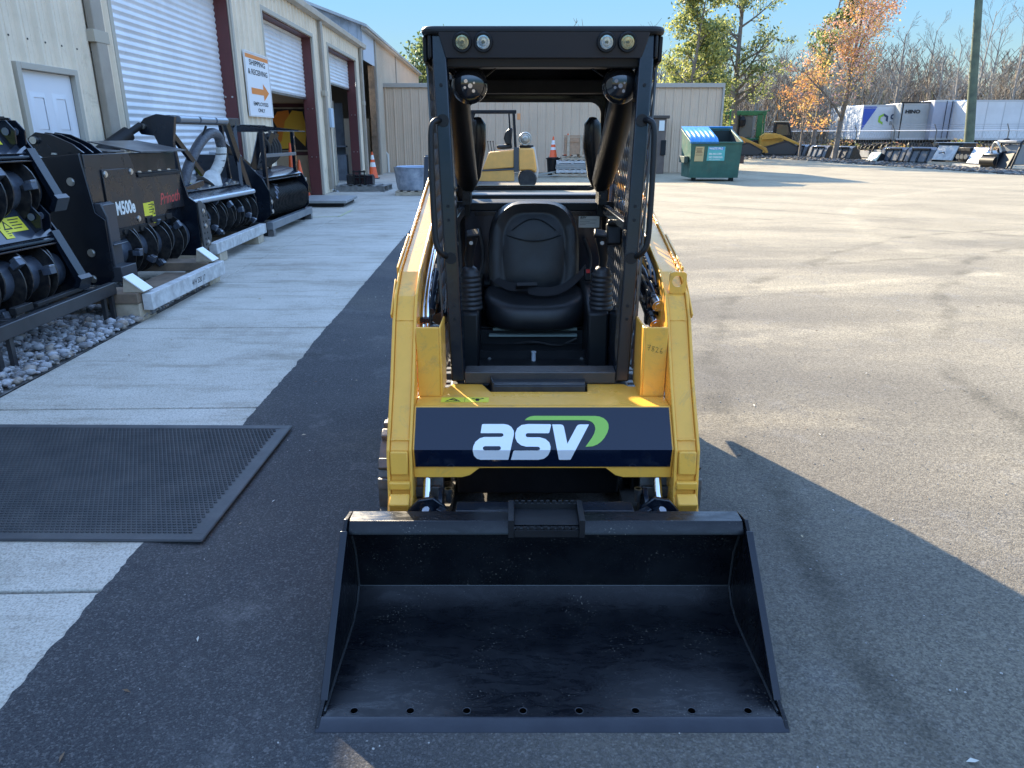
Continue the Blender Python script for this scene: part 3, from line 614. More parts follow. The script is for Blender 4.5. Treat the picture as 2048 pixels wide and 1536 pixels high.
# attach plate and ears behind the bucket
q = MB(); q.T = Matrix.Translation((0, 0, -.104)); q.bx(-.44, .44, 2.262, 2.285, .08, .40)
q.prism([(2.178, .445), (2.195, .462), (2.262, .462), (2.285, .44), (2.285, .38), (2.262, .38)], -.30, .30, 'X')
lb(q, 'attach_plate', BLACK, bevel=.003)
for s_ in (-1, 1):
    q = MB(); q.T = Matrix.Translation((0, .04, -.182)); q.prism([(s_ * .30, .36), (s_ * .345, .50), (s_ * .385, .535), (s_ * .44, .525), (s_ * .475, .485), (s_ * .48, .36)][::s_], 2.255, 2.275, 'Y')
    q.cyl((s_ * .405, 2.20, .475), (s_ * .405, 2.255, .475), .032, n=20); q.bar((s_ * .37, 2.24, .50), (s_ * .27, 2.20, .465), .03, .02)
    q.prism([(2.19, .36), (2.30, .36), (2.36, .47), (2.33, .54), (2.27, .52)], s_ * .355, s_ * .372, 'X')
    lb(q, 'attach_ear', BLACK, bevel=.003)
    q = MB(); q.T = Matrix.Translation((0, .04, -.182)); q.cyl((s_ * .335, 2.30, .50), (s_ * .335, 2.30, .55), .010, n=10); q.cyl((s_ * .335, 2.30, .535), (s_ * .335, 2.30, .55), .014, n=6); q.cyl((s_ * .398, 2.21, .50), (s_ * .405, 2.20, .52), .014, n=8); lb(q, 'latch_pin', STEEL)
# ---- tilt cylinders
for s_ in (-1, 1):
    q = MB(); q.cyl((s_ * .415, 2.36, .30), (s_ * .418, 2.52, .50), .0155, n=16); c_ = lb(q, 'cylinder_rod', CHROME)
    q = MB(); q.cyl((s_ * .418, 2.50, .455), (s_ * .42, 2.59, .575), .026, n=16); q.cyl((s_ * .417, 2.465, .41), (s_ * .418, 2.50, .455), .0205, n=16); lb(q, 'cylinder_barrel', BLACK)
    q = MB(); q.tube([(s_ * .37, 2.52, .50), (s_ * .36, 2.56, .43), (s_ * .37, 2.66, .38), (s_ * .33, 2.8, .40)], .010, 8, smooth=2); q.tube([(s_ * .25, 2.66, .46), (s_ * .20, 2.62, .36), (s_ * .13, 2.64, .36), (s_ * .08, 2.7, .47)], .008, 8, smooth=2)
    lb(q, 'hydraulic_hose', RUBBER)
# ---- tracks
def track(s_):
    loop = []                                            # closed (y, z) path
    def arc(cy, cz, r, a0, a1, n):
        for k in range(n + 1):
            a = R(a0 + (a1 - a0) * k / n); loop.append((cy + r * math.cos(a), cz + r * math.sin(a)))
    arc(4.12, .30, .215, -60, 75, 8); arc(2.66, .275, .205, 95, 215, 10); arc(2.84, .085, .06, 235, 268, 3)
    q = MB(); xi, xo = s_ * .365, s_ * (.605 if s_ < 0 else .592); n = len(loop)
    cy = sum(p[0] for p in loop) / n
    inner = []
    for i, (y, z) in enumerate(loop):
        a, b = Vector(loop[i - 1]), Vector(loop[(i + 1) % n]); t = (b - a).normalized(); nn = Vector((-t.y, t.x)); inner.append((y + nn.x * .03, z + nn.y * .03))
    for P_, flip in ((loop, 0), (inner, 1)): q.sheet([[(xi, y, z) for y, z in P_ + P_[:1]], [(xo, y, z) for y, z in P_ + P_[:1]]])
    for x in (xi, xo): q.sheet([[(x, y, z) for y, z in loop + loop[:1]], [(x, y, z) for y, z in inner + inner[:1]]])
    TR = M('track_rubber', (.055, .052, .05), .42, spec=.6, c2=(.10, .095, .088), scale=9, bump=.15)
    T_ = lb(q, 'track', TR)
    # lugs
    per = []; tot = 0
    for i in range(n):
        a, b = Vector(loop[i]), Vector(loop[(i + 1) % n]); per.append((a, b, (b - a).length)); tot += per[-1][2]
    cnt = 46; lg = MB()
    for k in range(cnt):
        d = tot * k / cnt
        for a, b, l in per:
            if d <= l: break
            d -= l
        p = a.lerp(b, d / l); t = (b - a).normalized(); ang = math.atan2(t.y, t.x); off = .012
        nn = Vector((t.y, -t.x))
        for xa, xb in ((.37, .47), (.50, .603 if s_ < 0 else .588)):
            sh = .015 if (k % 2) else -.015
            c = p + nn * off + t * (sh if xa < .4 else -sh)
            lg.box((s_ * (xa + xb) / 2, c.x, c.y), (xb - xa, .040, .026), rot=(ang, 0, 0))
    lb(lg, 'tread_lugs', TR, T_, bevel=.004)
    for cy_, cz_, r_ in ((4.12, .30, .18), (2.66, .275, .16), (3.0, .12, .085), (3.3, .12, .085), (3.6, .12, .085), (3.9, .12, .085)):
        wh = MB(); wh.lathe([(0, -.1), (r_ * .5, -.1), (r_ * .55, -.07), (r_, -.07), (r_, .07), (r_ * .55, .07), (r_ * .5, .1), (0, .1)], (s_ * .485, cy_, cz_), 'X', 24); lb(wh, 'track_wheel', BLACKM, T_)
track(-1); track(1)
# ---- chassis
q = MB(); q.bx(-.36, .36, 2.86, 4.35, .14, .56); q.bx(-.34, .34, 2.80, 2.859, .11, .42); q.prism([(2.74, .44), (2.86, .44), (2.86, .60), (2.70, .60)], -.36, .36, 'X'); lb(q, 'chassis', BLACKM, bevel=.01)
q = MB()
for s_ in (-1, 1): q.tube([(s_ * .17 + .06 * math.cos(R(a)), 2.775, .40 + .075 * math.sin(R(a))) for a in range(180, 361, 20)], .006, 8)
lb(q, 'tie_down_loop', BLACK)
q = MB(); q.prism([(3.98, .5), (4.52, .46), (4.60, .9), (4.52, 1.16), (4.40, 1.235), (3.99, 1.255)], -.40, .40, 'X'); lb(q, 'engine_hood', M('hood_paint', (.03, .029, .028), .42), bevel=.02, seg=3)
# ---- lift arms
arm_o = [(2.72, .985), (2.655, .915), (2.52, .695), (2.372, .50), (2.35, .33), (2.30, .245), (2.27, .12), (2.35, .10), (2.42, .22), (2.47, .34), (2.50, .50), (2.66, .70), (2.80, .86), (2.95, .925), (4.20, 1.20), (4.38, 1.22), (4.38, 1.38), (4.2, 1.385), (2.86, 1.055)]
def shrink(poly, d):
    n = len(poly); out = []
    ar = sum(poly[i][0] * poly[(i + 1) % n][1] - poly[(i + 1) % n][0] * poly[i][1] for i in range(n)); sg = 1 if ar > 0 else -1
    for i in range(n):
        p0, p1, p2 = Vector(poly[i - 1]), Vector(poly[i]), Vector(poly[(i + 1) % n])
        a, b = (p1 - p0).normalized(), (p2 - p1).normalized(); na, nb = Vector((-a.y, a.x)) * sg, Vector((-b.y, b.x)) * sg
        m = (na + nb); m = m / max(m.length_squared / 2, .5)
        out.append((p1.x + m.x * d, p1.y + m.y * d))
    return out
for s_ in (-1, 1):
    q = MB(); xa, xb = sorted((s_ * .463, s_ * .552))
    q.prism(arm_o, xb - .011 if s_ > 0 else xa, xb if s_ > 0 else xa + .011, 'X')
    q.prism(arm_o, xa if s_ > 0 else xb - .011, xa + .011 if s_ > 0 else xb, 'X')
    q.prism(shrink(arm_o, .011), xa + .0112, xb - .0112, 'X')
    A = lb(q, 'lift_arm', YEL, bevel=.003, ang=12)
    for c_, d_, a_ in (((s_ * .5075, 2.364, .455), (.062, .014, .085), -8), ((s_ * .5075, 2.350, .375), (.074, .02, .03), 4), ((s_ * .507, 2.33, .315), (.07, .05, .05), 28), ((s_ * .507, 2.71, .925), (.058, .012, .06), -33)):
        q = MB(); q.box(c_, d_, rot=(R(a_), 0, 0)); lb(q, 'arm_pad', YEL, A, bevel=.005)
    for pts_ in (((2.40, .53), (2.37, .49)), ((2.66, .90), (2.63, .875))):
        q = MB(); random.seed(8); q.tube([(s_ * (.470 + .0085 * k), pts_[0][0] - .0015 + random.uniform(-.001, .001), pts_[0][1] + random.uniform(-.0015, .0015)) for k in range(9)], .003, 6); lb(q, 'weld_bead', YEL, A)
    q = MB(); q.bar((s_ * .556, 2.86, 1.045), (s_ * .556, 3.22, 1.13), .008, .035); q.bar((s_ * .556, 2.655, .915), (s_ * .556, 2.80, 1.02), .006, .022); lb(q, 'arm_flange', YEL, A, bevel=.002)
    # rear tower
    q = MB(); q.prism([(4.05, .5), (4.62, .5), (4.66, 1.0), (4.5, 1.42), (4.28, 1.44), (4.1, 1.1)], s_ * .405, s_ * .455, 'X'); q.prism([(4.05, .5), (4.62, .5), (4.66, 1.0), (4.5, 1.42), (4.28, 1.44), (4.1, 1.1)], s_ * .56, s_ * .60, 'X'); q.cyl((s_ * .40, 4.36, 1.30), (s_ * .605, 4.36, 1.30), .04)
    lb(q, 'rear_tower', BLACK, bevel=.006)
# lifting tab with a hole
q = MB(); inn = [(.512 + .021 * math.cos(R(a)), 1.012 + .021 * math.sin(R(a))) for a in range(0, 360, 15)]
oc = rrect(.482, .545, .965, 1.047, .012, 5); oo = []
for p in inn:
    a = math.atan2(p[1] - 1.012, p[0] - .512); best = max(oc, key=lambda w_: math.cos(math.atan2(w_[1] - 1.012, w_[0] - .512) - a)); oo.append(best)
q.ring([(a, 2.735, b) for a, b in inn], [(a, 2.735, b) for a, b in oo], (0, .012, 0)); q.v = [(a, b, c + .018) for a, b, c in q.v]; lb(q, 'lifting_eye', YEL)
# ---- cross member: ledge, cheek plates, name panel
q = MB(); ZL = .620
ledge = [(-.462, 2.505), (.462, 2.505), (.462, 2.705), (.345, 2.72), (.33, 2.75), (.185, 2.75), (.178, 2.655), (-.192, 2.655), (-.225, 2.74), (-.245, 2.75), (-.345, 2.75), (-.36, 2.705), (-.462, 2.705)]
q.prism(ledge, ZL - .008, ZL, 'Z'); CM = lb(q, 'cross_member', YEL, bevel=.003)
q = MB(); pf = [(2.492, .618), (2.388, .497), (2.405, .428)]
prof_back = [(2.50, .611), (2.62, .58), (2.62, .44), (2.43, .418), (2.405, .420), (2.402, .4215)]
q.prism([(2.503, .621), (2.487, .623), (2.3825, .498), (2.398, .420), (2.42, .414), (2.44, .43), (2.43, .49), (2.52, .611)], -.462, .462, 'X')
for s_ in (-1, 1): q.prism([(s_ * .462, .4195), (s_ * .462, .382), (s_ * .29, .382), (s_ * .262, .390), (s_ * .225, .4195)][::-s_], 2.400, 2.414, 'Y')
lb(q, 'cross_beam', YEL, bevel=.002)
for s_ in (-1, 1):
    q = MB(); q.bx(s_ * .378, s_ * .461, 2.60, 2.612, .6205, .886); q.bx(s_ * .370, s_ * .378, 2.60, 2.78, .6205, .886); lb(q, 'cheek_plate', YEL, bevel=.003)
# panel points: intersect a viewing ray with the two leaves of the folded panel
def panel_pt(px, py, lift=.0025):
    d = ray(px, py); C_ = Vector((0, 0, CAM_H)); 
    for (a, b) in (((2.487, .623), (2.3825, .498)), ((2.3825, .498), (2.398, .420))):
        ty, tz = b[0] - a[0], b[1] - a[1]; ny, nz = tz, -ty
        if ny > 0: ny, nz = -ny, -nz
        l = math.hypot(ny, nz); ny /= l; nz /= l
        t = ((a[0] - C_.y) * ny + (a[1] - C_.z) * nz + lift) / (d.y * ny + d.z * nz)
        p = C_ + d * t
        if a is not None and p.z >= .498 - 1e-4 or a == (2.3825, .498): return (p.x - XC, p.y, p.z)
FOLD = None
for yy in range(8400, 9300):
    if panel_pt(1080, yy / 10)[2] < .498: FOLD = yy / 10; break
def on_panel(loops, lift, mb):
    import bmesh
    bm = bmesh.new(); pts = [p for l in loops for p in l]
    tr = tessellate_polygon([[Vector((p[0], -p[1], 0)) for p in l] for l in loops])
    vs = [bm.verts.new((p[0], p[1], 0)) for p in pts]
    for t in tr:
        try: bm.faces.new([vs[i] for i in t])
        except ValueError: pass
    bmesh.ops.bisect_plane(bm, geom=bm.verts[:] + bm.edges[:] + bm.faces[:], plane_co=(0, FOLD, 0), plane_no=(0, 1, 0), dist=1e-5)
    bm.verts.index_update(); mb.add([panel_pt(v.co.x, v.co.y, lift) for v in bm.verts], [tuple(v.index for v in f.verts) for f in bm.faces]); bm.free()
def sm_(pts, it=2, closed=True, keep=()):                # corner cutting
    for _ in range(it):
        o_ = []
        for i in range(len(pts)):
            a, b = pts[i], pts[(i + 1) % len(pts)]
            o_ += [(a[0] * .75 + b[0] * .25, a[1] * .75 + b[1] * .25), (a[0] * .25 + b[0] * .75, a[1] * .25 + b[1] * .75)]
        pts = o_
    return pts
NAVY = M('panel_gloss', (.004, .009, .024), .07, spec=.55)
q = MB(); zt_, zm_, zb_ = .6185, .498, .4275
q.sheet([[(x, 2.4870 - .0030 - .0035 * 0, .6185 - .0 ) if False else (x, y, z) for x in (-.455, -.2, 0, .2, .455)] for y, z in ((2.4817, .6205), (2.3798, .4985), (2.3945, .4265))])
q.sheet([[(x, y, z) for x in (-.455, .455)] for y, z in ((2.3945, .4265), (2.3965, .4275))])
NP = lb(q, 'name_panel', NAVY, smooth=False)
la = [(964, 849), (967, 848), (1008, 848), (1016, 849.5), (1023, 854), (1027.3, 861), (1028, 868), (1017, 918), (1016, 919.6), (961, 919.6), (954, 917.5), (948, 911.5), (945.4, 902), (946.4, 893), (951, 883.5), (959, 876.8), (968, 874), (1003, 873.8), (1006.5, 872), (1007.2, 869.5), (1005.5, 867), (1003, 866.3), (961.2, 866.3)]
lah = [(969.5, 892.3), (966.3, 894.2), (965.5, 897), (966.8, 899.6), (969.5, 900.6), (998, 900.6), (1001, 899), (1002, 896), (1001, 893.4), (999, 892.3)]
ls = [(1056, 848), (1100.5, 848.3), (1102.3, 850), (1098.5, 865.2), (1096.5, 866.5), (1055, 866.3), (1052, 867.8), (1051.2, 870.5), (1052.5, 873.4), (1055, 874.4), (1080, 874.6), (1091, 878), (1098.5, 884.5), (1101.2, 893), (1100.5, 902), (1096, 911), (1088, 917.3), (1077, 919.6), (1022, 919.6), (1026.4, 902.8), (1029, 901), (1075, 901), (1079, 899.8), (1080.3, 897.2), (1079, 894.6), (1076, 893.4), (1052, 893.2), (1042, 890.5), (1034.5, 884.5), (1030.6, 876), (1030.6, 866), (1034.5, 856.5), (1043, 850)]
lv = [(1104.4, 848.8), (1121, 848.8), (1125.5, 850), (1127.8, 853.5), (1134.7, 887.5), (1153.2, 853), (1156, 849.8), (1160, 848.8), (1178, 848.8), (1141.3, 919), (1139, 919.6), (1119.3, 919.6), (1117.6, 918)]
q = MB()
on_panel([la, lah], .0042, q); on_panel([ls], .0042, q); on_panel([lv], .0042, q)
lb(q, 'name_lettering', M('letter_white', (.80, .82, .86), .35), NP, smooth=False)
sw = [(1049.4, 840.3), (1054, 836), (1060, 833), (1068, 831.6), (1190, 831.9), (1199, 833), (1207.5, 836.3), (1213.5, 841.5), (1216.8, 848), (1217.3, 856), (1214.8, 865), (1209, 875.5), (1202, 883.5), (1194, 889.3), (1185, 892.6), (1171, 893.6), (1177, 885), (1184, 875), (1188.7, 866.5), (1190.8, 858), (1189.3, 850.5), (1185, 844.8), (1178.5, 841.4), (1169.6, 840.2)]
q = MB(); on_panel([sw], .0042, q); lb(q, 'name_swoosh', M('swoosh_green', (.26, .50, .07), .35), NP, smooth=False)
q = MB(); text_mesh(q, 'TM', .0135, lambda a, b: (.0675 + a, panel_pt(1150, 920 - b * 500, .0045)[1], panel_pt(1150, 920 - b * 560, .0045)[2])); lb(q, 'trademark', _mc['letter_white'], NP, smooth=False)
# step plate in the notch
q = MB(); q.prism([(-.185, 2.665), (-.205, 2.80), (.178, 2.80), (.172, 2.665)], .636, .644, 'Z'); q.prism([(-.185, 2.66), (-.205, 2.80), (-.200, 2.80), (-.178, 2.66)], .6, .656, 'Z'); q.bx(-.18, .17, 2.659, 2.664, .605, .640)
lb(q, 'step_plate', M('step_black', (.014, .016, .022), .3, c2=(.03, .03, .03), scale=20, bump=.15, bscale=220), bevel=.002)
# warning strip on the ledge
q = MB(); q.bx(-.372, -.196, 2.535, 2.585, ZL + .0008, ZL + .0016); w0 = lb(q, 'warning_label', STICK, smooth=False)
q = MB(); zq = ZL + .0022
q.ring([(x, y, zq) for x, y in ((-.350, 2.544), (-.306, 2.544), (-.328, 2.573))], [(x, y, zq) for x, y in ((-.358, 2.540), (-.298, 2.540), (-.328, 2.580))], (0, 0, -.0004))
q.bar((-.333, 2.560, zq), (-.313, 2.549, zq), .007, .0005); q.bar((-.338, 2.565, zq), (-.334, 2.556, zq), .009, .0005)
q.bar((-.258, 2.573, zq), (-.238, 2.560, zq), .006, .0005); q.bar((-.238, 2.560, zq), (-.216, 2.573, zq), .006, .0005); q.bar((-.238, 2.572, zq), (-.238, 2.545, zq), .012, .0005); q.bar((-.2845, 2.537, zq), (-.2845, 2.583, zq), .001, .0005)
lb(q, 'warning_pictogram', INK, w0, smooth=False)
# hand written number on the right cheek plate
q = MB(); z0 = .765
def strokes(lst, ox, oz, s, y):
    for st_ in lst: q.tube([(ox + a * s, y, oz + b * s) for a, b in st_], .0007, 5)
S7 = [[(0, 1), (.35, .95), (.6, 1), (.25, 0)], [(.1, .5), (.5, .55)]]
S8 = [[(.5, .9), (.15, .95), (.2, .6), (.5, .3), (.3, 0), (.05, .2), (.45, .7), (.5, .9)]]
S2 = [[(0, .8), (.25, 1), (.45, .75), (.1, .1), (0, .05), (.2, .1), (.5, 0)]]
S6 = [[(.4, 1), (.1, .6), (.05, .2), (.25, 0), (.45, .2), (.3, .45), (.08, .3)]]
for k, S in enumerate((S7, S8, S2, S6)): strokes(S, .386 + k * .016, .800 - .004 * k, .021, 2.5992)
lb(q, 'hand_written_number', INK)
# ---- cab frame
def hx(z): return .372 - (1.9 - z) * .040
def fy(z): return 2.90 - (1.90 - z) * .095              # front plane of the cab posts leans back downward
for s_ in (-1, 1):
    q = MB(); a, b = (s_ * hx(1.89), fy(1.89), 1.89), (s_ * hx(.63), fy(.63), .63)
    q.bar(a, b, .052, .09, up=(0, 1, 0)); lb(q, 'front_post', BLACK, bevel=.006)
    q = MB(); q.bar((s_ * .385, 3.94, 1.88), (s_ * .345, 3.94, .6), .05, .09, up=(0, 1, 0)); lb(q, 'rear_post', BLACK, bevel=.006)
    q = MB()
    for z in (1.81, 1.20): q.bar((s_ * (hx(z) + .012), fy(z) + .05, z), (s_ * (hx(z) + .012), 3.90, z), .03, .04)
    lb(q, 'side_rail', BLACK, bevel=.004); q = MB(); q.prism([(fy(.66) + .05, .53), (fy(.95) + .05, .95), (3.2, .80), (3.9, .80), (3.9, .53)], s_ * .322, s_ * .34, 'X'); lb(q, 'side_rail', BLACK, bevel=.004)
    # bolts on post
    q = MB()
    for z in (1.72, 1.60, 1.30, 1.25, .93, .88): q.cyl((s_ * hx(z), fy(z) - .050, z), (s_ * hx(z), fy(z) - .044, z), .006, n=8)
    lb(q, 'post_bolt', BLACKM)
    # diamond screen
    q = MB(); y0_, y1_, z0_, z1_ = 3.0, 3.88, .66, 1.79
    def clipbar(y, z, dy, dz):
        t0, t1 = 0, 9
        lo_, hi_ = -9, 9
        for p_, d_, a_, b_ in ((y, dy, None, y1_), (z, dz, z0_, z1_)):
            if abs(d_) < 1e-6: continue
            if a_ is not None:
                u, v = sorted(((a_ - p_) / d_, (b_ - p_) / d_)); lo_ = max(lo_, u); hi_ = min(hi_, v)
            else:
                u = (b_ - p_) / d_
                if d_ > 0: hi_ = min(hi_, u)
                else: lo_ = max(lo_, u)
        # front edge leans
        k = -.095; A_ = dy + k * dz; B_ = y + k * z - (2.955 + 1.9 * k)
        if abs(A_) > 1e-6:
            u = -B_ / A_
            if A_ > 0: lo_ = max(lo_, u)
            else: hi_ = min(hi_, u)
        if hi_ - lo_ > .03: q.bar((s_ * (hx(z + dz * lo_) + .056), y + dy * lo_, z + dz * lo_), (s_ * (hx(z + dz * hi_) + .056), y + dy * hi_, z + dz * hi_), .005, .005)
    for k in range(-30, 60):
        clipbar(3.0 + k * .055, 1.2, .42, .91); clipbar(3.0 + k * .055, 1.2, -.42, .91)
    xa, xb = s_ * (hx(1.79) + .056), s_ * (hx(.66) + .056)
    q.bar((xa, fy(1.79) + .05, 1.79), (xa, 3.9, 1.79), .008, .008); q.bar((xb, fy(.66) + .05, .66), (xb, 3.9, .66), .008, .008); q.bar((xa, fy(1.79) + .055, 1.79), (xb, fy(.66) + .055, .66), .007, .007)
    lb(q, 'side_screen', SCREENM, smooth=False)
    # grab handle
    q = MB(); q.tube([(s_ * .365, fy(1.60) - .03, 1.60), (s_ * .382, fy(1.60) - .072, 1.602), (s_ * .400, fy(1.6) - .080, 1.585), (s_ * .403, fy(1.5) - .080, 1.50), (s_ * .397, fy(1.23) - .080, 1.23), (s_ * .393, fy(1.17) - .080, 1.165), (s_ * .375, fy(1.13) - .075, 1.130), (s_ * .348, fy(1.11) - .03, 1.11)], .0108, 14, smooth=3)
    for z in (1.60, 1.11): q.cyl((s_ * hx(z), fy(z) - .051, z), (s_ * hx(z), fy(z) - .044, z), .022, n=16)
    lb(q, 'grab_handle', PLAST)
q = MB(); q.bar((-.297, fy(.64), .648), (.297, fy(.64), .648), .085, .050); lb(q, 'door_sill', M('sill_paint', (.03, .028, .028), .3, c2=(.05, .04, .036), scale=6, coat=.3, bump=.2, bscale=200), bevel=.005)
# roof
q = MB()
top = rrect(-.432, .432, 2.83, 4.05, .05, 5)
q.prism(top, 1.885, 1.912, 'Z')
lb(q, 'roof', BLACKM, bevel=.01)
q = MB()
for s_ in (-1, 1): q.prism([(2.88, 1.884), (2.885, 1.80), (2.96, 1.79), (4.03, 1.79), (4.03, 1.884)], s_ * .415, s_ * .430, 'X')
q.prism([(-.431, 2.96), (-.405, 2.845), (-.395, 2.845), (-.42, 2.97)], 1.81, 1.8845, 'Z'); q.prism([(.431, 2.96), (.405, 2.845), (.395, 2.845), (.42, 2.97)][::-1], 1.81, 1.8845, 'Z')
q.bx(-.41, .41, 4.0, 4.03, 1.79, 1.883); lb(q, 'roof_skirt', BLACKM, bevel=.004)
q = MB(); q.prism([(-.372, 0), (.380, 0), (.362, .108), (-.356, .108)], 0, .02, 'Z')
hp = MB(); hp.T = Matrix.Translation((0, 2.842, 1.900)) @ Matrix.Rotation(R(-80), 4, 'X'); hp.prism([(-.372, 0), (.378, 0), (.350, .092), (-.346, .092)], -.012, .0, 'Z')
hp.T = Matrix(); lb(hp, 'light_panel', M('header_plastic', (.013, .014, .019), .42, bump=.05, bscale=400), bevel=.004)
q = MB(); q.prism([(2.872, 1.812), (2.886, 1.782), (2.93, 1.782), (2.93, 1.83)], -.345, .350, 'X'); lb(q, 'header_trim', M('trim_plastic', (.03, .03, .03), .45), bevel=.004)
LENSY = M('lens_warm', (.52, .50, .32), .12, .6, c2=(.3, .28, .17), scale=90); LENSW = M('lens_cool', (.55, .62, .62), .12, .6, c2=(.3, .35, .36), scale=90)
for x, m_ in ((-.285, LENSY), (-.211, LENSW), (.222, LENSW), (.296, LENSY)):
    tl = Matrix.Translation((x, 2.835, 1.860)) @ Matrix.Rotation(R(98), 4, 'X')
    q = MB(); q.T = tl; q.lathe([(.0, -.01), (.034, -.01), (.034, .006), (.031, .012), (.0255, .012), (.0245, .004), (0, .004)], n=28); wl_ = lb(q, 'work_light', BLACKM)
    q = MB(); q.T = tl; q.lathe([(.0245, .0045), (.023, .009), (.018, .0100), (.0172, .0085), (.012, .0088), (.0115, .0105), (.0065, .011), (.0060, .0085), (0, .0085)], n=28); lb(q, 'lens', m_, wl_)
    q = MB(); q.T = tl; q.box((0, 0, .0112), (.010, .007, .001)); lb(q, 'lamp_chip', M('chip', (.12, .12, .08), .4), wl_)
# dome mirrors under the header
for s_, x in ((-1, -.268), (1, .294)):
    tl = Matrix.Translation((x, 2.955, 1.726)) @ Matrix.Rotation(R(96), 4, 'X') @ Matrix.Rotation(R(-6 * s_), 4, 'Y')
    q = MB(); q.T = tl; q.lathe([(.067, -.004), (.067, .002), (.062, .012), (.05, .022), (.032, .030), (.012, .0335), (0, .034)], n=36); dm = lb(q, 'dome_mirror', M('dome_gloss', (.012, .012, .014), .08, coat=1))
    q = MB(); q.T = tl
    for a, b, r_ in ((.0, .0, .0085), (-.016, .016, .007), (.012, -.018, .006), (-.02, -.006, .005), (.014, .010, .004)): q.cyl((a, b, .028), (a, b, .038), r_, n=10)
    lb(q, 'mirror_bolt', CHROME, dm)
    q = MB(); q.tube([(x + s_ * .01, 2.96, 1.74), (x + s_ * .0, 2.95, 1.785), (x - s_ * .03, 3.0, 1.85)], .005, 8); q.tube([(x - s_ * .06, 3.0, 1.76), (x - s_ * .10, 3.1, 1.80), (x - s_ * .14, 3.2, 1.84)], .003, 6); lb(q, 'mirror_bracket', BLACKM, dm)
# rear panel with rounded window
q = MB(); inn = rrect(-.345, .345, 1.285, 1.715, .06, 6); out = torect(inn, -.39, .39, .62, 1.90)
q.ring([(a, 3.94, b) for a, b in inn], [(a, 3.94, b) for a, b in out], (0, .03, 0)); lb(q, 'rear_frame', BLACK, smooth=False)
q = MB(); inn = rrect(-.335, .335, 1.295, 1.705, .055, 6); out = torect(rrect(-.352, .352, 1.278, 1.722, .065, 6), -.352, .352, 1.278, 1.722)
q.ring([(a, 3.925, b) for a, b in inn], [(a, 3.925, b) for a, b in rrect(-.352, .352, 1.278, 1.722, .065, 6)], (0, .014, 0)); lb(q, 'window_seal', RUBBER)
q = MB(); q.bx(-.36, .36, 3.10, 3.90, 1.862, 1.878); q.bx(-.30, .30, 3.4, 3.45, 1.82, 1.862); q.bx(-.35, .35, 3.78, 3.90, 1.74, 1.80); lb(q, 'headliner', BLACKM, bevel=.004)
q = MB(); q.prism([(3.835, 1.186), (3.93, 1.20), (3.93, 1.235), (3.835, 1.222)], -.355, .355, 'X'); lb(q, 'back_ledge', BLACKM, bevel=.003); q = MB(); q.bx(-.352, .352, 3.84, 3.865, .62, 1.185); lb(q, 'back_wall', M('cab_gloss', (.018, .021, .03), .16, coat=.5), bevel=.003)
for s_ in (-1, 1):
    q = MB(); q.prism(rrect(s_ * .362 - .042, s_ * .362 + .042, 1.16, 1.235, .014, 4), 3.775, 3.795, 'Y'); q.cyl((s_ * .357, 3.768, 1.2), (s_ * .357, 3.776, 1.2), .008, n=10); lb(q, 'cab_bracket', BLACKM, bevel=.002)
q = MB(); q.bx(.232, .338, 3.834, 3.8385, 1.10, 1.157); dp = lb(q, 'data_plate', M('plate_alu', (.55, .57, .55), .35, .3))
q = MB(); text_mesh(q, 'asv', .021, lambda a, b: (.238 + a, 3.8335, 1.146 + b), bold=.0006, shear=.2, sx=1.15)
for j in range(4): q.bx(.238, .238 + (.085, .05, .08, .03)[j], 3.833, 3.8338, 1.138 - j * .008, 1.1395 - j * .008)
lb(q, 'plate_lettering', INK, dp, smooth=False)
# floor, seat box, front of the foot well
q = MB(); q.bx(-.34, .34, fy(.6) + .05, 3.9, .50, .512); q.bx(-.27, .27, 3.42, 3.84, .513, .665); q.bx(-.34, .34, 3.44, 3.455, .666, .676); q.bx(-.26, .26, 3.395, 3.402, .60, .606); lb(q, 'cab_floor', BLACKM, bevel=.003)
q = MB(); q.bx(-.20, .20, 3.40, 3.44, .668, .680); q.bx(-.22, .20, 3.39, 3.415, .640, .650); lb(q, 'seat_rail', M('pale_green_steel', (.24, .30, .28), .4))
q = MB(); q.cyl((-.01, 3.26, .512), (-.01, 3.26, .60), .010, n=12); q.cyl((-.01, 3.26, .60), (-.01, 3.26, .604), .012, n=12); lb(q, 'foot_peg', M('pale_plastic', (.5, .55, .58), .4))
q = MB(); text_mesh(q, '3/4', .03, lambda a, b: (.028 + a, 3.2905, .535 + b * .8), shear=.2); q.bx(.0, .001, 3.3, 3.301, .53, .531); lb(q, 'chalk_mark', M('chalk', (.18, .18, .18), .8), smooth=False)
q = MB(); q.bx(-.30, .30, 3.292, 3.30, .512, .60); lb(q, 'toe_board', BLACKM)
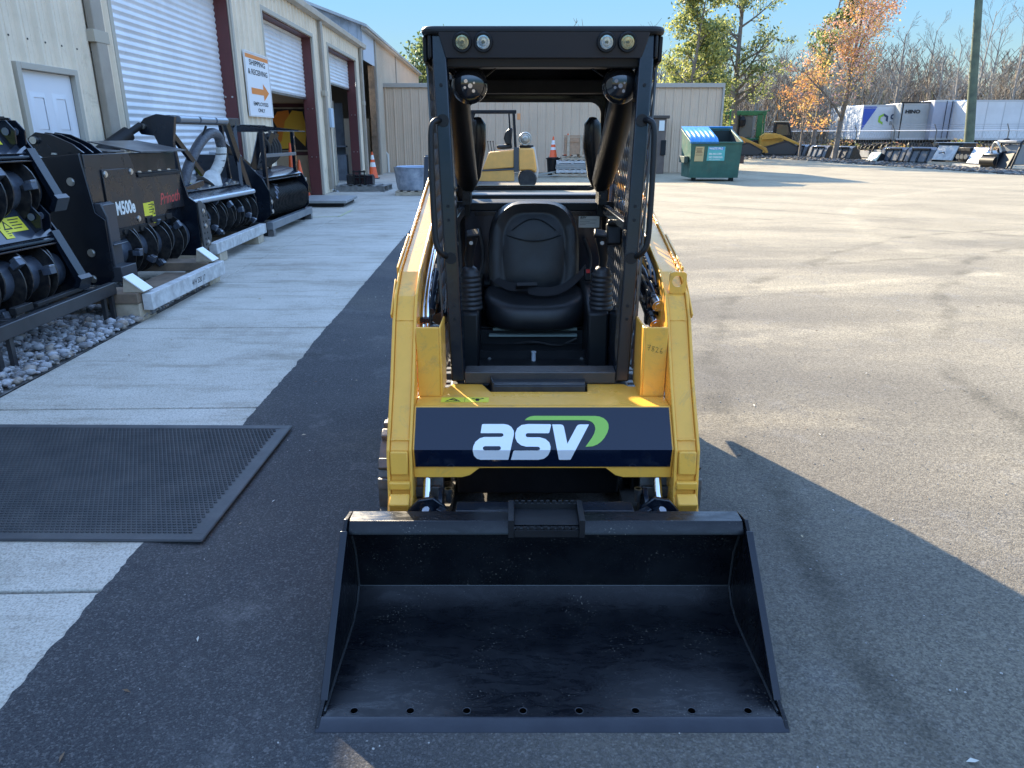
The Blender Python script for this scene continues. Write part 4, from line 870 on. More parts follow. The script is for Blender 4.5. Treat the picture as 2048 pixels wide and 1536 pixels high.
# seat
def sheetseat():
    q = MB(); rows = []
    # backrest: rounded slab built from rings of a superellipse in x/z, tapering front and back
    N = 40
    def ring_(w_, h_, y, zc, e=3.6, lean=0):
        r = []
        for i in range(N):
            t = 2 * PI * i / N; c, s = math.cos(t), math.sin(t)
            x = w_ * math.copysign(abs(c) ** (2 / e), c); z = h_ * math.copysign(abs(s) ** (2 / e), s)
            z_ = zc + z; wf = 1 - .10 * max(0, z / h_) ** 2
            r.append((x * wf, y + lean * (z_ - .95), z_))
        return r + r[:1]
    rs = [ring_(.05, .06, 3.815, 1.0, lean=.18), ring_(.19, .22, 3.81, 1.0, lean=.18), ring_(.222, .255, 3.785, .995, lean=.18), ring_(.232, .262, 3.75, .99, lean=.18), ring_(.225, .255, 3.70, .985, lean=.18), ring_(.205, .245, 3.682, 1.0, lean=.18), ring_(.165, .205, 3.70, 1.0, lean=.18), ring_(.155, .195, 3.706, 1.0, lean=.18), ring_(.148, .188, 3.700, 1.0, lean=.18), ring_(.06, .07, 3.712, 1.0, lean=.18), ring_(.0002, .0002, 3.714, 1.0, lean=.18)]
    q.sheet(rs); return q
VINYL = M('seat_vinyl', (.012, .013, .016), .42, bump=.15, bscale=500, c2=(.02, .021, .023), scale=12)
_ss = sheetseat(); _ss.v = [(a, b, c - .015) for a, b, c in _ss.v]; SE = lb(_ss, 'seat_back', VINYL, ang=70)
q = MB()
q.tube([(x, 3.702 - .0 + .18 * (z - .95), z) for x, z in [(-.135 + .27 * k / 12, 1.075 - .028 * math.sin(PI * k / 12)) for k in range(13)]], .0028, 6)
q.tube([(x, 3.700 + .18 * (z - .95), z) for x, z in [(-.110 + .22 * k / 12, 1.100 + .055 * math.sin(PI * k / 12)) for k in range(13)]], .0028, 6)
lb(q, 'seam', BLACKM, SE)
q = MB(); N = 44; rs = []
for z, sx_, sy_ in ((.676, .10, .08), (.676, .21, .19), (.695, .245, .222), (.75, .25, .228), (.79, .243, .222), (.806, .225, .205), (.800, .18, .16), (.792, .10, .09), (.79, .003, .003)):
    r = []
    for i in range(N):
        t = 2 * PI * i / N; c, s = math.cos(t), math.sin(t); x = sx_ * math.copysign(abs(c) ** (.62), c); y = sy_ * math.copysign(abs(s) ** (.7), s)
        zz = z - .018 * max(0, -y / .22) ** 3 * (z > .74) + .03 * (abs(x) / .25) ** 3 * (z > .74) + .02 * max(0, y / .22) * (z > .74)
        r.append((x, 3.55 + y, zz))
    rs.append(r + r[:1])
q.v = []; q.sheet(rs); lb(q, 'seat_cushion', VINYL, ang=70)
# seat belt lying over the cushion
q = MB()
def strap(pts, w_, t_=.003):
    pts = [Vector(p) for p in pts]
    for _ in range(2):
        o_ = [pts[0]]
        for a, b in zip(pts, pts[1:]): o_ += [a * .75 + b * .25, a * .25 + b * .75]
        pts = o_ + [pts[-1]]
    rows = []
    for k, p in enumerate(pts): rows.append([(p.x, p.y + w_ * .45, p.z + w_ * .35), (p.x, p.y - w_ * .45, p.z - w_ * .35)])
    q.sheet(rows); q.sheet([[(a[0], a[1] - t_, a[2] - t_) for a in r] for r in rows])
strap([(.26, 3.68, .92), (.20, 3.60, .87), (.12, 3.55, .832), (.03, 3.54, .826), (-.03, 3.56, .835)], .045)
strap([(-.22, 3.70, .88), (-.14, 3.63, .836), (-.06, 3.60, .84), (0, 3.58, .842)], .045)
q.box((-.04, 3.57, .85), (.10, .05, .016), rot=(R(-30), 0, R(8)))
lb(q, 'seat_belt', M('belt_web', (.02, .02, .023), .6, bump=.2, bscale=700), ang=50)
# consoles and joysticks
for s_, x in ((-1, -.298), (1, .292)):
    q = MB(); q.prism([(3.17, .512), (3.9, .512), (3.9, .86), (3.40, .86), (3.2, .80)], x - .04 * (1 + .6 * (s_ > 0)), x + .04 - .01 * (s_ > 0), 'X'); lb(q, 'console', PLAST, bevel=.012)
    q = MB(); pr = []
    z = .80
    for k in range(8):
        r_ = .056 - .0012 * k; pr += [(r_ - .006, z), (r_, z + .008), (r_ - .001, z + .014), (r_ - .007, z + .02)]; z += .021
    pr += [(.040, z + .004), (.032, z + .02), (.018, z + .03)]
    q.lathe(pr, (x, 3.27, 0), 'Z', 28); JS = lb(q, 'joystick_boot', M('boot_rubber', (.016, .017, .02), .45), ang=50)
    q = MB(); q.tube([(x, 3.27, .985), (x + .004 * s_, 3.262, 1.03), (x - .006 * s_, 3.255, 1.085), (x - .014 * s_, 3.245, 1.125), (x - .018 * s_, 3.232, 1.145)], .02, 12, rad=[.017, .019, .021, .026, .018]); q.box((x - .018 * s_, 3.238, 1.142), (.056, .05, .02), rot=(R(25), R(10 * s_), 0)); lb(q, 'joystick_grip', PLAST, JS, bevel=.005, ang=50)
    q = MB(); q.cyl((x - .01 * s_, 3.232, 1.108), (x - .01 * s_, 3.222, 1.105), .0085, n=14); lb(q, 'thumb_button', M('button_grey', (.5, .5, .48), .4), JS)
q = MB(); q.box((.355, 3.40, 1.12), (.07, .05, .10), rot=(R(-15), 0, 0)); q.box((.35, 3.38, 1.175), (.055, .03, .03)); lb(q, 'switch_pod', PLAST, bevel=.01)
# restraint arms
for s_ in (-1, 1):
    q = MB(); q.tube([(s_ * .325, 3.02, 1.735), (s_ * .333, 3.08, 1.71), (s_ * .335, 3.16, 1.665), (s_ * .332, 3.5, 1.455), (s_ * .325, 3.66, 1.345), (s_ * .322, 3.70, 1.31)], .05, 18, rad=[.022, .052, .057, .056, .050, .034]); ra = lb(q, 'restraint_arm', PLAST, ang=50)
    q = MB(); q.tube([(s_ * .275, 3.72, 1.625), (s_ * .275, 3.73, 1.60), (s_ * .280, 3.76, 1.50), (s_ * .300, 3.80, 1.36), (s_ * .31, 3.81, 1.31)], .04, 16, rad=[.02, .04, .045, .036, .02]); lb(q, 'restraint_pad', M('pad_gloss', (.016, .018, .022), .25), ra, ang=50)
    q = MB(); q.cyl((s_ * .33, 3.66, 1.27), (s_ * .33, 3.645, 1.27), .016, n=12); q.bx(s_ * .33 - .02, s_ * .33 + .02, 3.66, 3.80, 1.23, 1.32); lb(q, 'pivot', BLACKM, ra)
# ---- hydraulics by the arms
q = MB()
for dz, x in ((0, .447), (.075, .452)):
    a = Vector((x, 2.762, .855 + dz)); b = a + Vector((-.01, .05, .022)); d_ = (b - a).normalized()
    q.cyl(a, a + d_ * .028, .026, n=24); q.cyl(a - d_ * .002, a, .015, n=20); q.cyl(a + d_ * .028, a + d_ * .055, .021, n=8)
lb(q, 'coupler', CHROME, bevel=.002)
q = MB(); q.tube([(.438, 2.81, .88), (.42, 2.95, .95), (.40, 3.05, .99)], .026, 14); q.tube([(.443, 2.81, .955), (.42, 2.95, 1.02), (.40, 3.05, 1.05)], .022, 14); q.bx(.415, .47, 2.82, 2.86, .84, .98); lb(q, 'coupler_block', BLACK, bevel=.004)
q = MB()
for x, dz in ((.452, .0), (.430, .03)): q.tube([(x, 2.84, .99 + dz), (x, 2.90, 1.03 + dz), (x - .005, 3.3, 1.14 + dz), (x - .01, 3.9, 1.27 + dz)], .009, 10)
lb(q, 'hydraulic_pipe', BLACK)
q = MB(); q.bx(.408, .458, 3.3, 3.8, 1.02, 1.17); q.bx(-.458, -.408, 3.3, 3.85, 1.0, 1.16); lb(q, 'side_cover', BLACKM, bevel=.01)
q = MB()
for x, dz in ((-.452, .0), (-.435, .02)): q.tube([(x, 2.745, .70 + dz), (x, 2.745, .84 + dz), (x, 2.80, .935 + dz), (x + .003, 3.05, 1.05 + dz), (x + .008, 3.35, 1.14 + dz)], .0085, 12, smooth=2)
lb(q, 'hydraulic_pipe', CHROME)
q = MB(); q.bx(-.46, -.425, 2.735, 2.757, .868, .89); q.tube([(-.43, 2.8, .90), (-.42, 2.9, .98), (-.42, 3.0, 1.02)], .02, 12); q.cyl((-.40, 2.93, .86), (-.405, 3.05, .92), .028, n=16); q.cyl((-.40, 2.90, .845), (-.40, 2.93, .86), .034, n=16); lb(q, 'pipe_clamp', BLACK, bevel=.003)
q = MB(); q.prism([(2.95, .88), (3.10, .88), (3.12, 1.10), (3.02, 1.16), (2.99, 1.12)], -.415, -.408, 'X'); lb(q, 'hose_guard', M('guard_grey', (.10, .095, .085), .5))
q = MB(); q.tube([(-.40, 4.05, 1.25), (-.42, 3.95, 1.30), (-.47, 3.86, 1.28), (-.50, 3.82, 1.34)], .018, 10, smooth=2); q.box((-.50, 3.86, 1.36), (.06, .08, .05)); q.box((-.49, 3.98, 1.35), (.09, .08, .10)); lb(q, 'arm_hose', BLACK, bevel=.004)
# cab clutter: wiring, buckle, lap bar latch, dome lamp
q = MB(); q.tube([(.26, 3.80, 1.05), (.30, 3.76, .95), (.27, 3.72, .86), (.30, 3.6, .80)], .007, 8, smooth=2); q.tube([(-.28, 3.82, 1.10), (-.25, 3.78, .95), (-.29, 3.7, .84), (-.24, 3.55, .70)], .008, 8, smooth=2); q.tube([(-.1, 3.42, .60), (.0, 3.38, .62), (.12, 3.41, .585), (.2, 3.40, .63)], .006, 8, smooth=2)
lb(q, 'wiring_loom', RUBBER)
q = MB(); q.box((.262, 3.60, .90), (.03, .02, .06), rot=(R(-20), 0, R(10))); bk_ = lb(q, 'belt_buckle', PLAST, bevel=.004)
q = MB(); q.box((.262, 3.588, .918), (.018, .004, .018), rot=(R(-20), 0, R(10))); lb(q, 'release_button', M('button_red', (.5, .03, .03), .4), bk_)
q = MB(); q.lathe([(0, -.012), (.035, -.01), (.038, 0), (0, 0)], (-.04, 3.3, 1.861), 'Z', 20); lb(q, 'dome_lamp', M('lamp_smoke', (.1, .1, .1), .3))
for x in (-.215, .215):
    q = MB(); q.cyl((x, 3.285, .56), (x, 3.292, .56), .008, n=8); q.cyl((x, 3.25, .512), (x, 3.25, .545), .006, n=8); lb(q, 'floor_bolt', BOLT)
q = MB(); q.bx(-.27, -.15, 3.30, 3.304, .528, .60); q.bx(.13, .25, 3.30, 3.304, .528, .60); lb(q, 'pedal_plate', BLACKM)
q = MB(); q.bx(-.30, .30, 3.80, 3.836, .80, .812); q.bx(-.30, .30, 3.836, 3.8395, 1.16, 1.178); lb(q, 'wall_rib', BLACK)
# ================================================================ RUBBER MAT
mt = thing('door_mat', 'large black studded rubber mat lying on the walkway beside the loader', 'mat', (-2.1, 3.15, .014)); mo = (-2.1, 3.15, .014)
MX0, MX1, MY0, MY1 = -3.02, -1.225, 2.575, 3.80; z0 = .015
q = MB(); q.T = Matrix.Translation(mo) @ Matrix.Rotation(R(-.6), 4, 'Z') @ Matrix.Translation([-v for v in mo])
q.prism([(MX0, MY0), (MX1, MY0), (MX1, MY1), (MX0, MY1)], z0, z0 + .008, 'Z')
MATR = M('mat_rubber', (.036, .039, .044), .6, c2=(.062, .063, .066), scale=5, bump=.1, bscale=120)
q.build('mat_base', MATR, mt, mo, bevel=.003)
q = MB(); q.T = Matrix.Translation(mo) @ Matrix.Rotation(R(-.6), 4, 'Z') @ Matrix.Translation([-v for v in mo])
b = .05
for x0, x1, y0, y1 in ((MX0 + .004, MX1 - .004, MY0 + .004, MY0 + b), (MX0 + .004, MX1 - .004, MY1 - b, MY1 - .004), (MX1 - b, MX1 - .004, MY0 + b, MY1 - b), (MX0 + .004, MX0 + b, MY0 + b, MY1 - b)):
    q.bx(x0, x1, y0, y1, z0 + .0081, z0 + .0105)
q.build('mat_border', MATR, mt, mo, bevel=.002)
q = MB(); q.T = Matrix.Translation(mo) @ Matrix.Rotation(R(-.6), 4, 'Z') @ Matrix.Translation([-v for v in mo])
ny = int((MY1 - MY0 - 2 * b) / .0215); nx = int((MX1 - MX0 - 2 * b) / .021)
zt = z0 + .0082
for j in range(ny):
    for i in range(nx):
        x = MX0 + b + .014 + i * .021 + (.0105 if j % 2 else 0); y = MY0 + b + .013 + j * .0215
        if x > MX1 - b - .012: continue
        q.add([(x - .0085, y - .003, zt), (x, y - .008, zt), (x + .0085, y - .003, zt), (x + .007, y + .006, zt), (x - .007, y + .006, zt), (x - .007, y - .002, zt + .005), (x, y - .006, zt + .0055), (x + .007, y - .002, zt + .005)],
              [(0, 1, 6, 5), (1, 2, 7, 6), (2, 3, 7), (3, 4, 5, 6, 7), (4, 0, 5)])
tag(q.build('mat_studs', MATR, mt, mo, smooth=False), None, None, kind='stuff')

# ================================================================ MULCHERS ALONG THE WALL
DRUM = M('drum_steel', (.09, .11, .145), .38, .2, c2=(.05, .06, .08), scale=9); RINGM = M('ring_steel', (.012, .013, .016), .35, .2, c2=(.05, .045, .04), scale=20)
TOOTH = M('tooth_steel', (.20, .22, .26), .35, .6, c2=(.09, .095, .11), scale=14)
def drum(parent, y0, y1, x, z, r, pitch=.17, fine=False, teeth=True):
    """r is the outer reach of the blades; each crescent blade with its carbide block is a piece of its own"""
    rc = r * .60 if not fine else r * .9
    q = MB(); q.cyl((x, y0, z), (x, y1, z), rc, n=32); D = q.build('drum', DRUM, parent)
    if fine:
        n = int((y1 - y0) / pitch)
        for k in range(n):
            q = MB(); yc = y0 + pitch * (k + .5); q.lathe([(rc - .004, yc - .004), (r, yc - .004), (r, yc + .004), (rc - .004, yc + .004)], (x, 0, z), 'Y', 32); q.build('groove_ring', RINGM, D, ang=50)
        return D
    random.seed(int(r * 1000)); n = int((y1 - y0 - .06) / pitch * 2)
    for k in range(n):
        yc = y0 + .05 + pitch / 2 * (k + .3); a0 = k * 1.95 + .3; span = R(235); N = 20
        q = MB(); rows = [[], [], [], []]
        for i in range(N + 1):
            u = i / N; a = a0 + span * u; ro = rc + (r - rc) * (math.sin(PI * min(1, u * 1.02 + .02)) ** .55 if u < .5 else (math.sin(PI * (.5 + (u - .5) * .72))) ** .6)
            yy = yc + .045 * (u - .5); c_, s_ = math.cos(a), math.sin(a)
            for row, rr_, dy in zip(rows, (rc - .005, ro, ro, rc - .005), (-.006, -.006, .006, .006)): row.append((x + rr_ * c_, yy + dy, z + rr_ * s_))
        q.sheet(rows); B_ = q.build('drum_blade', RINGM, D, ang=50)
        a = a0 + span * .97; ca, sa = math.cos(a), math.sin(a); rr = r * .93; q = MB()
        q.box((x + rr * ca, yc + .022, z + rr * sa), (.075, .062, .05), rot=(0, -a, 0)); q.m = 1
        q.box((x + (rr + .012) * ca - .034 * sa, yc + .022, z + (rr + .012) * sa + .034 * ca), (.055, .058, .022), rot=(0, -a, 0))
        q.build('carbide_tooth', [DRUM, TOOTH], D, bevel=.004)
    return D
def bolts(parent, pts, r=.016, ax='X', name='bolt_head', m=None):
    for p in pts:
        q = MB(); a = Vector(p); d = Vector((.014, 0, 0)) if ax == 'X' else Vector((0, -.014, 0)) if ax == 'Y' else Vector((0, 0, .014))
        q.cyl(a, a + d * .4, r * 1.25, n=12); q.cyl(a + d * .4, a + d, r, n=6); q.build(name, m or BOLT, parent)
def sticker(parent, c, w_, h_, ax='X', tilt=0, tri=True, sl=(.57, .82)):
    """small yellow warning sticker with lines of print on the +x face (ax X) or top"""
    def P(a, b, l):
        ca, sa = math.cos(tilt), math.sin(tilt); a, b = a * ca - b * sa, a * sa + b * ca
        return (c[0] + l, c[1] + a, c[2] + b) if ax == 'X' else (c[0] - b * sl[0] + l * sl[1], c[1] + a, c[2] + b * sl[1] + l * sl[0])
    q = MB(); q.add([P(-w_ / 2, -h_ / 2, .001), (P(w_ / 2, -h_ / 2, .001)), P(w_ / 2, h_ / 2, .001), P(-w_ / 2, h_ / 2, .001), P(-w_ / 2, -h_ / 2, 0), P(w_ / 2, -h_ / 2, 0), P(w_ / 2, h_ / 2, 0), P(-w_ / 2, h_ / 2, 0)], [(0, 1, 2, 3), (4, 7, 6, 5), (0, 4, 5, 1), (1, 5, 6, 2), (2, 6, 7, 3), (3, 7, 4, 0)])
    S = q.build('warning_label', STICK, parent, smooth=False)
    q = MB()
    for j in range(4):
        b0 = h_ * (.30 - .2 * j); a1 = w_ * (.42 - .1 * (j % 2)); a0 = -w_ * .02
        q.add([P(a0, b0, .0016), P(a1, b0, .0016), P(a1, b0 + h_ * .07, .0016), P(a0, b0 + h_ * .07, .0016)], [(0, 1, 2, 3)])
    if tri:
        t = [(-w_ * .42, -h_ * .3), (-w_ * .06, -h_ * .3), (-w_ * .24, h_ * .35)]
        q.add([P(a, b, .0016) for a, b in t] + [P(a * .6 - w_ * .096, b * .6 - h_ * .03, .0016) for a, b in t], [(0, 1, 4, 3), (1, 2, 5, 4), (2, 0, 3, 5)])
    q.build('label_print', INK, S, smooth=False)
def rot_profile(pts, x0=0, z0=0): return [(p[0] + x0, p[1] + z0) for p in pts]

def compact_mulcher(label, loc, rz, W=1.55, group=None):
    """small drum head; opening faces local +x, tipped up a little"""
    t = thing('mulcher_head', label, 'mulcher head', loc, rz, group)
    r = .25; xz = (.03, .26)
    q = MB(); q.prism([(-.35, .08), (-.33, .06), (-.33, .66), (-.04, .73), (.145, .50), (.155, .50), (.165, .51), (-.02, .775), (-.12, .78), (-.35, .70)], -W / 2, W / 2, 'Y'); q.build('housing', BLACK, t, bevel=.004)
    q = MB(); q.prism([(-.008, .765), (.158, .527), (.166, .532), (.0, .772)], -W / 2 + .02, W / 2 - .02, 'Y'); q.build('hood_plate', M('blue_black', (.03, .04, .06), .22, coat=.5), t, bevel=.002)
    q = MB(); q.bx(-.14, .03, -W / 2, W / 2 - .05, .781, .80); q.bx(-.20, -.145, -W / 2 + .1, W / 2 - .05, .775, .79); TB = q.build('bolted_bar', BLACKM, t, bevel=.003)
    bolts(TB, [(-.07, -W / 2 + .1 + .17 * k, .80) for k in range(int(W / .17))], .014, 'Z')
    q = MB(); q.tube([(.175, -W / 2, .505), (.175, W / 2, .505)], .018, 10); q.bx(.15, .205, -W / 2 + .01, W / 2 - .01, .470, .484); q.build('front_lip', BLACK, t, bevel=.003)
    for s_ in (-1, 1):
        q = MB(); q.prism([(-.38, .05), (.12, .03), (.32, .14), (.34, .20), (.17, .56), (.02, .79), (-.1, .80), (-.38, .70)], s_ * W / 2, s_ * (W / 2 + .018), 'Y'); SP = q.build('side_plate', BLACK, t, bevel=.003)
        if s_ > 0:
            q = MB(); q.prism([(.315, .135), (.345, .205), (.175, .57), (.145, .555)], s_ * (W / 2 + .018), s_ * (W / 2 - .07), 'Y'); q.build('edge_flange', BLACK, SP, bevel=.002)
            q = MB(); q.prism([(.34, .10), (.39, .20), (.36, .23), (.30, .12)], W / 2 - .12, W / 2 + .02, 'Y'); q.build('skid_toe', BLACK, SP, bevel=.002)
    q = MB()
    for y in (-W / 2 + .04 + .0, W / 2 - .20):
        for dy in (0, .10):
            q = MB(); q.prism([(.03, .60), (.13, .56), (.20, .60), (.21, .70), (.15, .77), (.02, .775)], y + dy, y + dy + .012, 'Y'); q.build('lift_lug', BLACK, t, bevel=.003)
    for y in (W / 2 - .10, W / 2 - .2):
        q = MB(); q.cyl((.14, y - .012, .69), (.14, y - .008, .69), .028, n=18); q.build('lug_hole', M('lug_face', (.12, .14, .18), .5), t)
    drum(t, -W / 2 + .02, W / 2 - .03, xz[0] + .02, xz[1], r)
    sticker(t, (.090, W / 2 - .36, .648), .24, .12, 'T'); sticker(t, (.125, W / 2 - .46, .598), .08, .09, 'T', tri=False)
    bolts(t, [(.10, W / 2 + .018, .56), (.16, W / 2 + .018, .48)], .012, 'X')
    # rear hitch
    q = MB(); q.bx(-.62, -.35, -.35, .35, .15, .22); q.prism([(-.36, .1), (-.36, .6), (-.5, .62), (-.62, .3), (-.6, .1)], -.34, -.32, 'Y'); q.prism([(-.36, .1), (-.36, .6), (-.5, .62), (-.62, .3), (-.6, .1)], .32, .34, 'Y'); q.build('hitch', BLACKM, t, bevel=.003)
    return t
g1 = 'stacked compact mulchers'
lowm = compact_mulcher('lower compact mulcher head with yellow warning stickers resting on the black steel stand', (-3.86, 5.12, .27), R(-6), 1.62, g1)
upm = compact_mulcher('upper compact mulcher head stacked on top of the other at far left', (-3.96, 5.22, .885), R(-6), 1.55, g1)
# steel stand
t = thing('steel_stand', 'low black steel tube stand under the two stacked mulcher heads', 'stand', (-3.75, 5.5, 0), R(1.5))
q = MB(); q.bx(.32, .38, -.9, .72, .26, .36); q.bx(-.5, -.44, -.9, .72, .26, .36)
for y in (-.6, -.1, .45): q.bx(-.439, .319, y, y + .06, .29, .35)
q.build('rail', M('stand_paint', (.02, .022, .026), .3, c2=(.035, .036, .04), scale=5), t, bevel=.006)
for x, y in ((.34, -.86), (.34, -.72), (.34, .55), (.35, .66), (-.47, -.8), (-.47, .6)):
    q = MB(); q.bx(x - .015, x + .015, y - .02, y + .02, .0, .259); q.build('leg', _mc['stand_paint'], t)
q = MB(); q.bx(.27, .319, -.3, .32, .37, .40); q.bx(.27, .319, -.55, -.35, .37, .42); q.build('support_channel', BLACKM, t, bevel=.004)

# big mulcher on the timber pallet
t = thing('forestry_mulcher', 'large black forestry mulcher with pale lettering and a red script mark, on a timber skid', 'mulcher', (-3.76, 7.68, .225), R(-3))
W = 1.82; h0 = .0
q = MB()
q.prism([(-.50, .15), (-.50, .95), (-.42, 1.12), (-.05, 1.15), (-.05, .40), (-.18, .58), (-.34, .58), (-.45, .40), (-.45, .15)], -W / 2 + .02, W / 2 - .02, 'Y'); q.build('housing', BLACK, t, bevel=.006)
# front plate with step down on its far end
q = MB(); q.prism([(-W / 2 + .06, .34), (-W / 2 + .06, 1.16), (W / 2 - 1.02, 1.16), (W / 2 - .98, 1.10), (W / 2 - .93, .92), (W / 2 - .02, .92), (W / 2 - .02, .56), (W / 2 - .42, .56), (W / 2 - .62, .42)], -.035, -.01, 'X'); q.build('front_plate', M('plate_black', (.012, .014, .018), .30, c2=(.022, .023, .027), scale=3, rvar=.1), t, bevel=.004)
q = MB(); q.bx(-.0095, .006, -.62, -.10, .47, 1.02); CP = q.build('cover_plate', _mc['plate_black'], t, bevel=.004)
bolts(CP, [(.006, -.58, .50), (.006, -.13, .53), (.006, -.58, .98), (.006, -.14, .985)], .024)
q = MB(); text_mesh(q, 'M500e', .17, lambda a, b: (.0075, -.50 + a, .60 + b), bold=.006, sx=.72); q.build('model_lettering', STICKW, CP, smooth=False)
q = MB(); text_mesh(q, 'Prinoth', .165, lambda a, b: (-.009, .36 + a, .62 + b + a * .04), shear=.35, sx=.88, bold=.002); q.build('script_mark', M('script_red', (.50, .06, .055), .5), t, smooth=False)
sticker(t, (-.010, .12, .60), .20, .13, tri=False); sticker(t, (-.010, .20, .56), .06, .22, tri=False)
q = MB(); q.bx(-.009, .004, -.55, .02, .40, .468); q.bx(-.009, .004, .03, .55, .46, .52); KB = q.build('wear_bar', BLACKM, t, bevel=.003)
bolts(KB, [(.004, -.42, .43), (.004, -.12, .43), (.004, .12, .49), (.004, .42, .49)], .024, m=BLACKM)
q = MB(); q.bx(-.30, -.005, W / 2 - .90, W / 2 - .03, .92, .95); q.bx(-.28, -.02, W / 2 - .88, W / 2 - .03, .951, .965); UB = q.build('top_bar', BLACKM, t, bevel=.003)
bolts(UB, [(-.05, W / 2 - .80 + .2 * k, .965) for k in range(4)], .02, 'Z')
q = MB(); q.bx(-.5, -.30, W / 2 - .85, W / 2 - .1, .95, 1.14); q.build('inner_box', BLACKM, t, bevel=.01)
for y in (.15, .28, .66, .74):
    q = MB(); q.prism([(-.30, .966), (-.05, .966), (-.26, 1.14), (-.30, 1.14)], y, y + .012, 'Y'); q.build('rib', BLACK, t)
q = MB(); q.prism([(-.48, 1.27), (-.46, 1.255), (.06, 1.155), (.07, 1.17)], .00, .95, 'Y'); q.prism([(-.50, 1.165), (-.1, 1.165), (-.1, 1.18), (-.48, 1.21)], -.30, .0, 'Y'); q.build('top_cover', M('cover_worn', (.05, .052, .06), .28, c2=(.12, .12, .12), scale=4), t, bevel=.003)
for y in (-.68, -.54, -.40):
    q = MB(); q.prism([(-.45, 1.10), (-.60, 1.20), (-.60, 1.30), (-.52, 1.35), (-.38, 1.33), (-.2, 1.25), (-.1, 1.17)], y, y + .02, 'Y'); q.build('hitch_ear', BLACK, t, bevel=.003)
q = MB(); q.cyl((-.53, -.72, 1.28), (-.53, -.30, 1.28), .032, n=16); q.build('hitch_pin', BOLT, t)
bolts(t, [(-.3, -.8 + .4 * k, 1.16) for k in range(4)], .02, 'Z')
for s_ in (-1, 1):
    q = MB(); q.prism([(-.52, .0), (.06, .0), (.12, .08), (.13, .60), (.05, .66), (-.008, .92 if s_ > 0 else 1.17), (-.42, 1.13), (-.52, .95)], s_ * (W / 2), s_ * (W / 2 - .025), 'Y'); SP = q.build('side_plate', BLACK, t, bevel=.004)
    if s_ < 0: bolts(SP, [(-.12, -W / 2 - .002, .93), (-.05, -W / 2 - .002, .30), (-.30, -W / 2, .12), (-.08, -W / 2, .06), (-.42, -W / 2, .10)], .03, 'Y')
# near post and holed skid bar
q = MB(); q.prism([(.02, .02), (.10, .02), (.14, .10), (.14, .62), (.10, .74), (.02, .74)], -W / 2 + .02, -W / 2 + .045, 'Y'); q.prism([(.02, .08), (.07, .08), (.07, .72), (.02, .74)], -W / 2 + .0452, -W / 2 + .30, 'Y'); q.bx(.071, .15, -W / 2 + .046, -W / 2 + .28, .36, .372); q.box((.12, -W / 2 + .14, .10), (.16, .26, .14)); q.build('near_post', M('post_slate', (.04, .045, .055), .35), t, bevel=.006)
q = MB(); q.prism([(W / 2 - .02, .05), (W / 2 + .16, .10), (W / 2 + .20, .2), (W / 2 + .13, .56), (W / 2 + .02, .62), (W / 2 - .04, .60)], .14, .16, 'X'); hb = q.build('skid_bar', M('skid_worn', (.06, .06, .06), .5), t, bevel=.004)
q = MB()
for k in range(7):
    for j in range(2): q.cyl((.160, W / 2 + .03 + .07 * j + .01 * (k % 2), .12 + .065 * k), (.1605, W / 2 + .03 + .07 * j + .01 * (k % 2), .12 + .065 * k), .013, n=10)
q.build('skid_holes', M('hole_black', (.004, .004, .004), 1), hb)
bolts(hb, [(.160, W / 2 + .055, .50), (.160, W / 2 + .07, .33), (.16, W / 2 + .09, .14)], .022)
drum(t, -W / 2 + .30, W / 2 - .04, -.15, .24, .27, pitch=.19)
# timber skid
def tie(mb, a, b, w_=.09, h_=.09): mb.bar(a, b, w_, h_)
t = thing('timber_skid', 'heavy timber skid with a whitewashed outer beam stamped in black under the large forestry mulcher', 'skid', (-3.5, 7.22, -.03), R(1.0))
q = MB(); q.bx(.265, .35, -.93, .86, .13, .275); WB = q.build('outer_beam', WOODW, t, bevel=.006)
q = MB(); text_mesh(q, '414 520 17', .075, lambda a, b: (.3512, -.05 + a, .175 + b), bold=.001); q.build('stamp', INK, WB, smooth=False)
for k, y in enumerate((-1.0, .62)):
    q = MB(); q.bx(-.95, .26, y, y + .30, .20, .29); q.build('cross_beam', WOODD, t, bevel=.006)
    q = MB(); q.bx(.0, .255, y + .02, y + .32, .01, .195); q.build('end_block', WOOD, t, bevel=.006)
    q = MB(); q.prism([(.12, .29), (.30, .29), (.14, .42)], y + .05, y + .20, 'Y'); q.build('chock', WOOD, t, bevel=.003)
    q = MB(); q.prism([(.301, .296), (.308, .303), (.15, .43), (.142, .424)], y + .04, y + .21, 'Y'); q.build('chock_tag', STICKW, t)
q = MB(); q.bx(-.2, .1, -.69, .61, .05, .19); q.build('inner_beam', WOODD, t, bevel=.006)

# tall framed mulcher with push bar
t = thing('push_frame_mulcher', 'black mulcher with a tall push frame and a cloth wrapped hose', 'mulcher', (-4.05, 10.30, .26), R(-3)); W = 2.0
q = MB(); q.prism([(-.70, .1), (-.70, .62), (-.45, .74), (.05, .60), (.18, .50), (.10, .44), (-.1, .50), (-.4, .50), (-.55, .3), (-.55, .1)], -W / 2 + .02, W / 2 - .02, 'Y'); q.build('housing', BLACK, t, bevel=.005)
q = MB(); q.prism([(-.30, .70), (.04, .608), (.055, .618), (-.29, .715)], -W / 2 + .05, W / 2 - .05, 'Y'); HP = q.build('hood_plate', M('hood_slate', (.035, .04, .055), .2, c2=(.06, .065, .08), scale=3, coat=.4), t, bevel=.003)
bolts(HP, [(-.03, -.9 + .28 * k, .640) for k in range(7)], .018, 'Z')
q = MB(); q.cyl((.15, -W / 2 + .02, .50), (.15, W / 2 - .02, .50), .035, n=16); q.build('front_roll', M('roll_silver', (.42, .45, .5), .3, .6), t)
sticker(t, (-.12, -.35, .6715), .24, .12, 'T', sl=(.965, .26))
